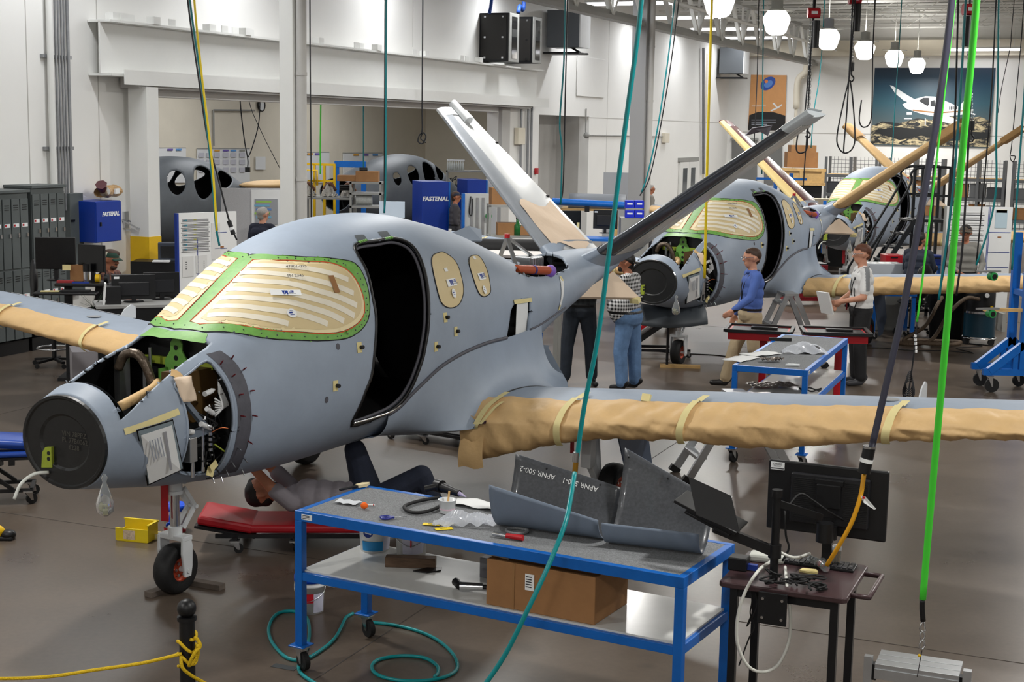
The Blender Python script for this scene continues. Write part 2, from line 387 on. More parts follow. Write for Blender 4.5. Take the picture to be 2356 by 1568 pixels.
# conduits on the left wall
cd_ = thing('conduit_bundle', 'bundle of vertical conduits clamped to the left wall above the lockers', 'pipe', bld(wu(130), -DW, 0), RZW)
for k, (px, r, z0) in enumerate(((109,.05,1.9),(122,.018,1.9),(129,.016,1.9),(136,.016,1.9),(142,.016,1.9),(150,.026,1.75))):
    obj('conduit', MB().cyl((.09, wu(px)-wu(130), z0), (.09, wu(px)-wu(130), HZ-.1), r, n=10), M_steelw if k == 0 else M_galv, cd_)
for z in (atw(130,131).z, atw(130,341).z, 1.5+4.6):
    obj('strut_clamp', MB().box((.03,0,z), (.05,.62,.05)), M_galv, cd_)
# niche-side conduits, alarm, light
ce = thing('conduit_pair', 'pair of conduits with junction box right of the opening', 'pipe', bld(wu(1200), -DW, 0), RZW)
for px, z1 in ((1193,zb_-.2),(1209,zb_-.2),(1217,zb_+.6)): obj('conduit', MB().cyl((.07, wu(px)-wu(1200), 1.6), (.07, wu(px)-wu(1200), z1), .035, n=8), M_galv, ce)
obj('junction_box', MB().box((.08,.25,1.5), (.14,.5,.6)), M_steelg, ce, bev=.01)
def wallbox(name, label, cat, px, py, w, h, d, m, off=0.):
    p = atw(px, py); o = obj(name, MB().box((d/2,0,0), (d,w,h)), m, loc=p+WV*(off+.012), rz=RZW, bev=.01); return tag(o, label, cat)
wallbox('emergency_light', 'cream emergency light box right of the opening', 'light', 1190, 313, .45, .42, .12, M_wallb)
wallbox('fire_alarm', 'small red fire alarm on the wall left of the niche', 'alarm', 1231, 393, .16, .16, .06, M_red)
wp = wallbox('wall_panel', 'flat white panel screwed high on the wall above the niche', 'panel', 1358, 178, 2.3, 1.1, .03, M_wall)
e2 = wallbox('emergency_light', 'cream emergency light on the wall right of the grey column', 'light', 1527, 317, .5, .32, .12, M_wallb)
p0 = atw(1345, 311); p1 = atw(1522, 314); cn = MB(); cn.cyl(p0+WV*.03, p1+WV*.03, .02, n=6); cn.cyl(p0+WV*.03, p0+WV*.03+Vector((0,0,.75)), .02, n=6); cn.sph(p0+WV*.06, .09, 8)
tag(obj('conduit_run', cn, M_steelg), 'thin horizontal conduit with lamp head leading to emergency light', 'pipe')
pv = MB(); pq = atw(1432, 250); pv.cyl(atw(1612,110)+WV*.1, Vector((atw(1612,400)+WV*.1)), .05, n=8); tag(obj('riser_pipe', pv, M_galv), 'vertical grey riser pipe in the far wall corner', 'pipe')
gp_ = MB(); A, B = atd(1389,396,38), atd(1456,394,38); gp_.box(((A.x+B.x)/2, 38, A.z/2), (B.x-A.x,.06,A.z)); tag(obj('grey_partition', gp_, mat('partition_grey', (172,174,178), .7)), 'pale grey office partition before the niche wall', 'partition')
# far double door on the left wall
dd = thing('door_3', 'grey double door with glass lights in the far left wall', 'door', atw(1580, 430).xy.to_3d(), RZW)
dd['kind'] = 'structure'
for s in (-1, 1):
    lf = obj('leaf', MB().box((.04, s*.55, 1.08), (.06,1.08,2.16)), M_steelw, dd); obj('glass', MB().box((.075, s*.5, 1.45), (.01,.5,1.0)), mat('door_glass', (64,70,74), .15), lf)
obj('head', MB().box((.03,0,2.24), (.08,2.4,.14)), M_steelg, dd)
# black equipment cabinets mounted at the beam end
def netcab(px0, px1, py0, py1, off, label, dpt=.6):
    a = atw(px0, (py0+py1)/2, off); b = atw(px1, (py0+py1)/2, off); h = (atw((px0+px1)/2, py0, off)-atw((px0+px1)/2, py1, off)).z
    w = (b-a).length; o = thing('wall_cabinet', label, 'cabinet', (a+b)/2-Vector((0,0,h/2)), RZW)
    obj('case', MB().box((-dpt/2,0,h/2), (dpt,w,h)), M_blackm, o, bev=.01)
    obj('side_panel', MB().box((-dpt/2,-w/2-.004,h/2), (dpt*.86,.008,h*.9)), mat('mesh_black', (34,32,30), .5), o)
    g = obj('glass_door', MB().box((.012,0,h/2), (.03,w,h)), M_steelg, o, bev=.008); obj('pane', MB().box((.03,0,h/2), (.008,w*.55,h*.86)), mat('smoked_glass', (24,26,30), .05), g)
    for zz in (.08,.5,.92):
        for yy in (-.8,.8): obj('vent_cap', MB().box((-dpt*(.5+.38*yy), -w/2-.012, h*zz), (.05,.012,.04)), M_chrome, o)
    return o
netcab(1170, 1192, 31, 143, .75, 'black glass-fronted network cabinet at the end of the beam', .75)
netcab(1225, 1244, 40, 146, .75, 'second black network cabinet hung beside the first', .75)
def heater(px, py, label):
    p = atw(px, py, .02); o = thing('unit_heater', label, 'heater', p, RZW)
    obj('case', MB().box((.55,0,0), (.9,.75,.95)), mat('heater_grey', (96,100,104), .4, .4), o, bev=.01); obj('front_panel', MB().box((1.02,0,0), (.03,.75,.95)), M_white, o)
    b = MB(); b.bar((0,-.3,-.62),(1.0,-.3,-.62),.05); b.bar((0,.3,-.62),(1.0,.3,-.62),.05); b.bar((0,0,-.1),(.9,0,-.6),.05); b.box((.5,0,-.62),(1.0,.75,.03)); obj('bracket', b, M_blackm, o)
heater(1262, 68, 'wall heater with white front beside the black cabinets'); heater(1655, 140, 'wall heater with white front in the far corner')
bcb = MB(); A = atw(1135, 0, .6); bcb.tube([A+Vector((0,0,.6)), atw(1130,10,.6), atw(1126,30,.6)], .04, 8, k=4)
tag(obj('blue_cable', bcb, mat('cable_blue', (22,64,140), .5)), 'thick blue data cable entering the first black network cabinet', 'cable')
bcb = MB(); bcb.tube([atw(1192,30,.7), atw(1196,14,.7), atw(1204,22,.7), atw(1206,-20,.7)], .05, 8, k=4)
tag(obj('blue_cable', bcb, mat('cable_blue', (22,64,140), .5)), 'looped blue data cable above the second network cabinet', 'cable')
# ------------------------------------------------------------------ back wall
def bframe(px, py): p = atb(px, py); return basis(p, WV, (0,0,1))       # x to the right, y up, z towards the hall... 
def bquad(x0, y0, x1, y1, off): return [atb(x0,y0,off), atb(x1,y0,off), atb(x1,y1,off), atb(x0,y1,off)]
bn = thing('orange_banner', 'tan vertical banner with blue disc and black foot on the back wall', 'banner', atb(1766, 300, .03))
def bpart(name, pts, m, par, t=.004):
    o = Vector(par.location); return obj(name, MB().slab([Vector(p)-o for p in pts], t), m, par)
bpart('cloth', [atb(1728,172,.04), atb(1810,173,.04), atb(1806,300,.04), atb(1721,299,.04)], mat('banner_tan', (206,150,96), .7, var=.04), bn, .01)
bpart('black_foot', [atb(1724,265,.055), atb(1745,257,.055), atb(1780,258,.055), atb(1807,266,.055), atb(1806,300,.055), atb(1721,299,.055)], mat('banner_black', (34,32,32), .7), bn)
bpart('blue_disc', [atb(1767+17*math.cos(t)+1*math.sin(t), 192-15*math.sin(t)-5*math.cos(t), .055) for t in np.linspace(0, 2*PI, 25)[:-1]][::-1], mat('disc_blue', (34,74,160), .4), bn)
bpart('disc_ring', [atb(1768+10*math.cos(t), 193-8*math.sin(t)-3*math.cos(t), .062) for t in np.linspace(0, 2*PI, 21)[:-1]][::-1], mat('disc_light', (84,130,200), .4), bn)
bpart('disc_glow', [atb(1763+4*math.cos(t), 187-4*math.sin(t), .068) for t in np.linspace(0, 2*PI, 13)[:-1]][::-1], mat('disc_orange', (230,130,60), .4), bn)
bpart('white_plane', [atb(*p, .056) for p in ((1772,254),(1790,245),(1799,239),(1800,242),(1792,248),(1776,256))], M_paper, bn); bpart('white_plane', [atb(*p, .057) for p in ((1777,237),(1781,236),(1790,247),(1787,249))], M_paper, bn)
for k, (x0, x1, y) in enumerate(((1730,1762,243),(1729,1785,275),(1729,1785,280),(1729,1765,285))): bpart('text_line', bquad(x0, y, x1, y+1.6, .06), M_paper if k == 0 else M_greytx, bn)
# big aeroplane banner
bb = thing('aeroplane_banner', 'wide dark banner printed with a white light aeroplane over mountains', 'banner', atb(2150, 330, .03))
def banner_mat():
    m = bpy.data.materials.new('banner_sky'); m.use_nodes = True; nt = m.node_tree; b = nt.nodes['Principled BSDF']; b.inputs['Roughness'].default_value = .45
    tc = nt.nodes.new('ShaderNodeTexCoord'); sp = nt.nodes.new('ShaderNodeSeparateXYZ'); n = nt.nodes.new('ShaderNodeTexNoise'); n.inputs['Scale'].default_value = 3; n.inputs['Detail'].default_value = 8
    nt.links.new(tc.outputs['Generated'], sp.inputs[0]); r = nt.nodes.new('ShaderNodeValToRGB'); e = r.color_ramp.elements
    e[0].position = .30; e[0].color = (*lin((74,88,92)), 1); e[1].position = 1; e[1].color = (*lin((14,40,62)), 1); x = e.new(.55); x.color = (*lin((40,82,96)), 1); x = e.new(.78); x.color = (*lin((20,62,84)), 1)
    nt.links.new(sp.outputs[2], r.inputs[0]); nt.links.new(r.outputs[0], b.inputs['Base Color']); return m
def mount_mat():
    m = bpy.data.materials.new('banner_mountains'); m.use_nodes = True; nt = m.node_tree; b = nt.nodes['Principled BSDF']; b.inputs['Roughness'].default_value = .5
    tc = nt.nodes.new('ShaderNodeTexCoord'); mp = nt.nodes.new('ShaderNodeMapping'); mp.inputs['Scale'].default_value = (1,1,2.2); n = nt.nodes.new('ShaderNodeTexNoise'); n.inputs['Scale'].default_value = 2.6; n.inputs['Detail'].default_value = 10; n.inputs['Roughness'].default_value = .7; n.inputs['Distortion'].default_value = 1.2
    r = nt.nodes.new('ShaderNodeValToRGB'); e = r.color_ramp.elements; e[0].position = .47; e[0].color = (*lin((30,32,34)), 1); e[1].position = .60; e[1].color = (*lin((206,190,150)), 1)
    nt.links.new(tc.outputs['Object'], mp.inputs[0]); nt.links.new(mp.outputs[0], n.inputs[0]); nt.links.new(n.outputs[0], r.inputs[0]); nt.links.new(r.outputs[0], b.inputs['Base Color']); return m
def bq(f, off): return [atb(p[0], p[1], off) for p in f]
bpart('sky_print', bq([(2013,156),(2291,156),(2276,340),(2003,333)], .04), banner_mat(), bb, .012)
bpart('mountain_print', bq([(2005,290),(2030,279),(2070,283),(2110,272),(2150,276),(2190,268),(2225,272),(2255,268),(2281,280),(2276,338),(2004,331)], .055), mount_mat(), bb)
bpart('valley_print', bq([(2010,300),(2060,292),(2110,296),(2160,288),(2200,300),(2278,305),(2277,318),(2180,325),(2120,312),(2070,322),(2030,310)], .058), mat('valley', (30,32,33), .6), bb)
AW = mat('print_white', (216,220,222), .5); AD = mat('print_dark', (28,32,38), .4)
bpart('aeroplane_wing', bq([(2047,196),(2053,197),(2090,220),(2118,236),(2112,242),(2080,232),(2060,215)], .063), AW, bb)
bpart('aeroplane_body', bq([(2076,240),(2088,234),(2110,226),(2130,221),(2150,222),(2175,232),(2210,247),(2240,252),(2232,262),(2200,265),(2160,270),(2120,262),(2085,250)], .066), AW, bb)
bpart('aeroplane_wing', bq([(2152,262),(2170,262),(2225,285),(2222,292),(2150,276)], .069), AW, bb)
bpart('aeroplane_tail', bq([(2205,246),(2234,214),(2239,215),(2228,250)], .063), AW, bb); bpart('aeroplane_tailplane', bq([(2222,254),(2245,262),(2243,265),(2220,258)], .069), AW, bb)
bpart('aeroplane_window', bq([(2114,232),(2124,225),(2137,225),(2138,240),(2134,244)], .07), AD, bb); bpart('aeroplane_window', bq([(2141,233),(2150,230),(2151,245),(2141,244)], .07), AD, bb); bpart('aeroplane_window', bq([(2157,235),(2167,239),(2168,246),(2156,246)], .07), AD, bb)
bpart('aeroplane_stripe', bq([(2100,252),(2160,258),(2215,254),(2215,256),(2160,261),(2100,255)], .072), mat('print_gold', (160,110,60), .5), bb)
com_ = [(2184,248),(2188,248),(2192,247),(2196,247),(2200,247)]
for p in com_: bpart('registration_mark', bquad(p[0], p[1]-3, p[0]+2.4, p[1]+4, .073), AD, bb)
for k, (x0, y0, x1, y1) in enumerate(((2086,262,2098,258),(2080,272,2098,272),(2128,272,2130,286))): bpart('aeroplane_gear', bquad(x0, min(y0,y1), x1, max(y0,y1)+2, .071), AW, bb)
# grey doors in the back wall
for k, (x0, x1, lb_) in enumerate(((1684,1742,'grey roller door with dark sill in the back wall corner'), (1758,1800,'plain grey door in the back wall beside the carton stack'))):
    o = thing('door_%d' % (k+1), lb_, 'door', atb((x0+x1)/2, 425).xy.to_3d()); o['kind'] = 'structure'
    bpart('leaf', bquad(x0, 322, x1, 425, .03), mat('door_grey', (120,120,118), .5), o, .03); bpart('frame', bquad(x0-3, 317, x1+3, 323, .05), M_steelg, o, .03)
pz = MB(); pz.cyl(atb(1858,115,.3), atb(1848,180,.3), .06, n=8); pz.tube([atb(1858,100,.3), atb(1856,160,.3), atb(1836,185,.3), atb(1832,250,.3)], .12, 10, k=5); pz.cyl(atb(1832,240,.3), atb(1824,420,.3), .06, n=8)
tag(obj('rain_pipe', pz, M_wallb), 'cream rain pipe with bend running down the back wall', 'pipe')
# ------------------------------------------------------------------ bay wall furniture
def atv(px, py, v):
    d = Vector(ray(px, py)); t = v/d.dot(WV); return d*t+Vector((0,0,HC))
def vq(x0, y0, x1, y1, v): return [atv(x0,y0,v), atv(x0,y1,v), atv(x1,y1,v), atv(x1,y0,v)]
VB = -25.7
for k, (x0, x1, y0, nm, cols) in enumerate(((352,428,340,'white status board with coloured tabs left of the hanging plug', (358,392,412)), (454,575,342,'white status board full of small charts behind the fuselage', (500,520,538,558)), (706,758,350,'white status board with purple and blue tabs behind the cream column', (714,732)), (790,880,352,'white status board behind the second bay fuselage', (820,842,864)))):
    w = thing('status_board', nm, 'board', atv((x0+x1)/2, 420, VB+.03)); o = Vector(w.location)
    obj('panel', MB().slab([p-o for p in vq(x0, y0, x1, 420, VB+.05)], .03), M_paper, w); obj('edge', MB().slab([p-o for p in vq(x0, y0-1, x1, y0+.5, VB+.06)], .03), M_steelg, w)
    for j, cx in enumerate(cols): obj('tab', MB().slab([p-o for p in vq(cx-6, y0+2, cx+6, y0+6, VB+.08)], .01), mat(('tab_orange','tab_purple','tab_blue','tab_grey')[j % 4], ((220,160,60),(110,90,170),(90,150,210),(150,150,140))[j % 4], .6), w)
    if k == 1:
        for cx in (464,482,500,520,538,558):
            for cy in (356,372,390): obj('chart', MB().slab([p-o for p in vq(cx-6, cy-5, cx+6, cy+6, VB+.08)], .01), mat('chart_grey', (196,196,204), .7), w)
nt_ = MB().slab(vq(589, 360, 611, 390, VB+.06), .02); tag(obj('wall_notice', nt_, M_paper), 'printed notice on the bay wall beside the hanging plug', 'notice')
ck = thing('wall_clock', 'round black-rimmed wall clock in the bay', 'clock', atv(600, 242, VB+.03), RZW); obj('rim', MB().lathe([(.17,0),(.2,.0),(.2,.05),(.17,.05)], n=20, M=Matrix.Rotation(PI/2, 4, 'Y')), M_black, ck); obj('dial', MB().cyl((.02,0,0),(.03,0,0),.175,n=20), M_paper, ck)
cbp = MB(); cbp.cyl(atv(492,253,VB+.10), atv(585,254,VB+.10), .03, n=6); cbp.cyl(atv(491,253,VB+.10), atv(492,335,VB+.10), .03, n=6); tag(obj('conduit_run', cbp, M_steelg), 'bent conduit on the bay wall left of the clock', 'pipe')
# ================================================================== aircraft
# fuselage stations: aft of nose wheel, top, bottom, widest height, half width, roundness
FST = np.array([
(-.97,1.53,.935,1.23,.355,2.0),(-.6,1.67,.87,1.23,.45,2.1),(-.3,1.75,.82,1.24,.52,2.12),(0,1.815,.79,1.26,.58,2.2),
(.25,1.945,.765,1.30,.63,2.25),(.5,2.09,.748,1.34,.68,2.2),(.75,2.236,.738,1.38,.72,2.15),(1.05,2.373,.742,1.42,.76,2.17),
(1.46,2.476,.75,1.47,.79,2.18),(1.9,2.517,.75,1.50,.80,2.19),(2.32,2.511,.75,1.52,.80,2.2),(2.8,2.434,.75,1.53,.77,2.2),
(3.3,2.33,.78,1.55,.72,2.15),(3.8,2.18,.90,1.56,.65,2.1),(4.3,2.03,1.05,1.59,.56,2.05),(4.8,1.97,1.22,1.64,.47,2.0),
(5.4,1.98,1.38,1.70,.37,2.0),(6.0,1.99,1.53,1.77,.28,2.0),(6.8,1.96,1.72,1.84,.15,2.0)])
_fa = np.linspace(-.97, 6.8, 1600)
def _cub(x):
    xs = FST[:,0]; i = np.clip(np.searchsorted(xs, x)-1, 0, len(xs)-2); h = xs[i+1]-xs[i]; t = ((x-xs[i])/h)[:,None]; h = h[:,None]
    Y = FST[:,1:]; m = np.gradient(Y, xs, axis=0)
    return (2*t**3-3*t**2+1)*Y[i]+(t**3-2*t**2+t)*h*m[i]+(-2*t**3+3*t**2)*Y[i+1]+(t**3-t**2)*h*m[i+1]
_ft = _cub(_fa)
def fsec(a): return [np.interp(a, _fa, _ft[:,k]) for k in range(5)]
def fsurf(a, ph):
    a = np.asarray(a, float); ph = np.asarray(ph, float); zt, zb, zc, w, n = fsec(a); c, s = np.cos(ph), np.sin(ph)
    l = w*np.sign(c)*np.abs(c)**(2/n); zz = np.sign(s)*np.abs(s)**(2/n)
    return np.stack([l, a, zc+np.where(s > 0, zt-zc, zc-zb)*zz], -1)
def fnorm(a, ph):
    e = 1e-3; du = fsurf(np.asarray(a)+e, ph)-fsurf(np.asarray(a)-e, ph); dv = fsurf(a, np.asarray(ph)+e)-fsurf(a, np.asarray(ph)-e)
    n = np.cross(du, dv); return n/(np.linalg.norm(n, axis=-1, keepdims=True)+1e-12)
def fpt(a, ph, off=0.): return Vector(fsurf(a, ph)+fnorm(a, ph)*off)
NW = atz(405, 1362, 0); PS = R(29)
AXV = Vector((math.sin(PS), math.cos(PS), 0)); LAV = Vector((math.cos(PS), -math.sin(PS), 0))
P2, P3 = Vector((2.31,20.1,0)), Vector((6.98,30.75,0))
def loc1(p): d = Vector(p)-NW; return Vector((d.dot(LAV), d.dot(AXV), p[2]))
def hit(px, py):                      # photo pixel -> (aft, angle) on the skin of the nearest aircraft
    d = ray(px, py); t = np.arange(7, 20, .004); P = d[None,:]*t[:,None]+np.array([0,0,HC])
    D = P-np.array(NW); l = D[:,0]*LAV.x+D[:,1]*LAV.y; a = D[:,0]*AXV.x+D[:,1]*AXV.y; z = P[:,2]
    zt, zb, zc, w, n = fsec(a); h = np.where(z > zc, zt-zc, zc-zb)
    v = (np.abs(l)/w)**n+(np.abs(z-zc)/h)**n-1; v = np.where((a < -.97) | (a > 6.8), 9, v)
    k = np.nonzero(v < 0)[0]
    if len(k) == 0: k = [int(np.argmin(v))]
    k = k[0]; zt, zb, zc, w, n = fsec(a[k]); h = zt-zc if z[k] > zc else zc-zb
    L, Z = l[k]/w, (z[k]-zc)/h
    return (float(a[k]), math.atan2(math.copysign(abs(Z)**(n/2), Z), math.copysign(abs(L)**(n/2), L)))
def hits(pts): return [hit(*p) for p in pts]
def mirror(poly): return [(a, PI-p) for a, p in poly][::-1]
def smooth2(poly, k=5, closed=True): return [(p.x, p.y) for p in smooth_path([(a, b, 0) for a, b in poly], k, closed)]
SC = np.array([1., .75])              # angle to roughly metres
def inpoly(P, Q):
    x, y = P[:,0], P[:,1]; r = np.zeros(len(P), bool); n = len(Q)
    for i in range(n):
        x1, y1 = Q[i]; x2, y2 = Q[(i+1) % n]
        c = (y1 > y) != (y2 > y)
        with np.errstate(divide='ignore', invalid='ignore'): r ^= c & (x < (x2-x1)*(y-y1)/((y2-y1) if y2 != y1 else 1e-12)+x1)
    return r
def nearest(P, Q):
    A = np.array(Q)*SC; B = np.roll(A, -1, 0); X = P*SC; best = np.full(len(P), 9.); pt = X.copy()
    for a, b in zip(A, B):
        ab = b-a; t = np.clip(((X-a)@ab)/(ab@ab+1e-12), 0, 1); q = a+t[:,None]*ab; d = np.linalg.norm(X-q, axis=1); k = d < best; best[k] = d[k]; pt[k] = q[k]
    return best, pt/SC
def skin(a0, a1, p0, p1, na, npn, holes=(), keep=None, off=0., close=False):
    ga, gp = np.linspace(a0, a1, na), np.linspace(p0, p1, npn); G = np.stack(np.meshgrid(ga, gp, indexing='ij'), -1).reshape(-1, 2)
    cell = max((a1-a0)/(na-1), (p1-p0)/(npn-1)*SC[1])
    for Q in list(holes)+([keep] if keep else []):
        d, q = nearest(G, Q); k = d < cell*.62; G[k] = q[k]
    I = np.arange(na*npn).reshape(na, npn); F = np.stack([I[:-1,:-1], I[1:,:-1], I[1:,1:], I[:-1,1:]], -1).reshape(-1, 4)
    cen = G[F].mean(1); ok = np.ones(len(F), bool)
    for Q in holes: ok &= ~inpoly(cen, Q)
    if keep: ok &= inpoly(cen, keep)
    F = F[ok]; V = fsurf(G[:,0], G[:,1])+fnorm(G[:,0], G[:,1])*off
    use = np.unique(F); mp = np.zeros(len(V), int); mp[use] = np.arange(len(use))
    mb = MB(); mb.add([tuple(v) for v in V[use]], [tuple(f) for f in mp[F]], True); return mb
def patch(poly, off=.004, res=.02, holes=()):
    A = np.array(poly); a0, p0 = A.min(0)-1e-4; a1, p1 = A.max(0)+1e-4
    return skin(a0, a1, p0, p1, max(4, int((a1-a0)/res)+2), max(4, int((p1-p0)*SC[1]/res)+2), holes=holes, keep=list(map(tuple, poly)), off=off)
def ribbon(path, w, off=.005, k=4):   # strip of width w following a path on the skin
    P = smooth2(path, k, False) if len(path) > 2 else [path[0], ((path[0][0]+path[1][0])/2, (path[0][1]+path[1][1])/2), path[1]]
    C3 = [fpt(a, p, off) for a, p in P]; vs = []
    for i, (a, p) in enumerate(P):
        d = (C3[min(i+1, len(P)-1)]-C3[max(i-1, 0)]).normalized(); n = Vector(fnorm(a, p)); s = d.cross(n).normalized()*w/2; vs += [C3[i]-s, C3[i]+s]
    mb = MB(); mb.add(vs, [(2*i, 2*i+1, 2*i+3, 2*i+2) for i in range(len(P)-1)], True); return mb
# ------------------------------------------------------------------ aircraft materials
def primer_mat(name, col):
    m = mat(name, col, .52, var=.06, scale=3.5); nt = m.node_tree; b = nt.nodes['Principled BSDF']
    tc = nt.nodes.new('ShaderNodeTexCoord'); n = nt.nodes.new('ShaderNodeTexNoise'); n.inputs['Scale'].default_value = 30; n.inputs['Detail'].default_value = 7
    mp = nt.nodes.new('ShaderNodeMapping'); mp.inputs['Scale'].default_value = (1,.35,1)
    bp = nt.nodes.new('ShaderNodeBump'); bp.inputs['Strength'].default_value = .05; bp.inputs['Distance'].default_value = .01
    nt.links.new(tc.outputs['Object'], mp.inputs[0]); nt.links.new(mp.outputs[0], n.inputs[0]); nt.links.new(n.outputs[0], bp.inputs['Height']); nt.links.new(bp.outputs[0], b.inputs['Normal'])
    return m
M_prim = primer_mat('blue_grey_primer', (146,158,174))
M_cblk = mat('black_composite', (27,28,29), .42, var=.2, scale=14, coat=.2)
M_ring = mat('dark_grey_primer', (82,82,90), .6, var=.12, scale=18)
M_green = mat('green_primer', (112,168,78), .5, var=.15, scale=24)
M_lime = mat('lime_primer', (150,165,52), .5, var=.12, scale=20)
M_cream = mat('cream_film', (234,218,172), .5, var=.03, scale=4)
M_tan = mat('tan_film', (214,194,148), .55, var=.03, scale=6)
M_film = mat('white_film_band', (233,226,208), .42, var=.03, scale=8)
M_kraft = mat('brown_kraft_paper', (216,180,128), .58, var=.06, scale=2.4, bump=.5, bscale=7)
M_kraftd = mat('brown_kraft_paper_dark', (176,138,88), .65, var=.08, scale=2.4, bump=.5, bscale=9)
M_beige = mat('beige_masking_paper', (218,196,172), .7, var=.03, bump=.2, bscale=10)
M_silver = mat('silver_grey_film', (168,174,182), .3, .3, var=.06, scale=4)
M_finwh = mat('white_gloss', (208,211,213), .22, coat=.4)
M_seal = mat('orange_sealant', (214,92,40), .6)
M_seam = mat('black_seam', (24,24,26), .6)
M_maroon = mat('maroon_gloss', (92,18,30), .15, coat=.5)
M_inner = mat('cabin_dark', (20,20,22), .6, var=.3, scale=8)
# ------------------------------------------------------------------ openings measured on the skin
door = smooth2(hits([(817,566),(830,558),(868,553),(904,547),(936,556),(957,575),(975,616),(985,666),(987,712),(985,759),(978,801),(964,851),(943,898),(918,930),(880,955),(808,979),(836,912),(854,866),(862,801),(865,730),(857,680),(843,623),(822,584)]), 4)
sidebay = smooth2(hits([(475,830),(503,855),(524,888),(535,931),(537,974),(528,1020),(509,1066),(491,1084),(455,1091),(418,1088),(412,1075),(426,1035),(432,985),(426,944),(414,907),(402,884),(436,858)]), 3)
topL = hits([(277,966),(345,900),(420,835),(481,792)])
wsL = hits([(481,792),(452,772),(412,762)])
top_open = [(a, p) for a, p in smooth2(topL, 4, False)]+[(wsL[1][0], wsL[1][1]), (-.02, PI/2-.02)]
top_open = [(-.83, PI/2)]+[(-.83, .95)]+top_open+[(a, PI-p) for a, p in top_open[::-1]]+[(-.83, PI-.95)]
inlet = smooth2(hits([(1176,712),(1190,694),(1214,689),(1221,696),(1219,735),(1216,762),(1200,796),(1160,822),(1166,776),(1172,740)]), 3)
engA = hits([(1185,625),(1265,633)])
eng = [(4.45, PI/2), (4.5, 1.2), (engA[0][0], engA[0][1]), (5.28, engA[1][1]), (5.42, 1.1), (5.45, PI/2)]
eng = eng+[(a, PI-p) for a, p in eng[-2:0:-1]]
holes = [door, sidebay, top_open, inlet, eng]
COMMON = []                            # parts shared by every aircraft of the row
def com(o): COMMON.append(o); return o
AC = thing('jet_airframe', 'primed jet fuselage with white and silver tail fins, nose bay open, behind the work bench', 'aircraft', NW, -PS, 'jet airframes on the assembly line')
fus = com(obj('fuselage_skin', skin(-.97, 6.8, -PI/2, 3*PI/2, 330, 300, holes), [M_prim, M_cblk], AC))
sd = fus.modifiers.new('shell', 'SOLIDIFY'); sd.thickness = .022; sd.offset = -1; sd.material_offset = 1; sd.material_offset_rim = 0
def part(name, mb, m, parent=None, **k): return com(obj(name, mb, m, parent or AC, **k))
# nose disc
def ellring(a, s, n=48, dz=0.): 
    zt, zb, zc, w, nn = fsec(a); return [Vector((w*s*math.cos(2*PI*i/n), a, zc+dz+(zt-zc if math.sin(2*PI*i/n) > 0 else zc-zb)*s*math.sin(2*PI*i/n))) for i in range(n)]
nd = MB(); n = 48
R0, R1 = ellring(-.972, 1.0), ellring(-.97, .985)
R1 = [v+Vector((0,-.022,0)) for v in R1]; R2 = [v+Vector((0,-.022,0)) for v in ellring(-.97, .93)]; R2b = [v+Vector((0,-.012,0)) for v in ellring(-.97, .90)]; R3 = [v+Vector((0,-.012,0)) for v in ellring(-.97, .60)]; R4 = ellring(-.97, .55)
allr = [R0, R1, R2, R2b, R3, R4]; vs = sum(allr, []); fs = []
for k in range(len(allr)-1): fs += [(k*n+i, k*n+(i+1) % n, (k+1)*n+(i+1) % n, (k+1)*n+i) for i in range(n)]
fs.append(tuple(range(5*n, 6*n))); nd.add(vs, fs)
disc = part('nose_bulkhead', nd, M_cblk, fixn=True)
# bulkhead behind the nose bay, cabin floor, rear wall
def bulk(a, s=.97):
    mb = MB(); r = ellring(a, s); mb.add(r, [tuple(range(48))]); return mb
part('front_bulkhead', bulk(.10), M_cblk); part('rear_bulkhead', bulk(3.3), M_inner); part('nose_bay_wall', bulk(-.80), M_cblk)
fp = MB(); fp.box((0,2.1,1.02), (1.12,2.0,.03)); part('cabin_floor', fp, M_inner)
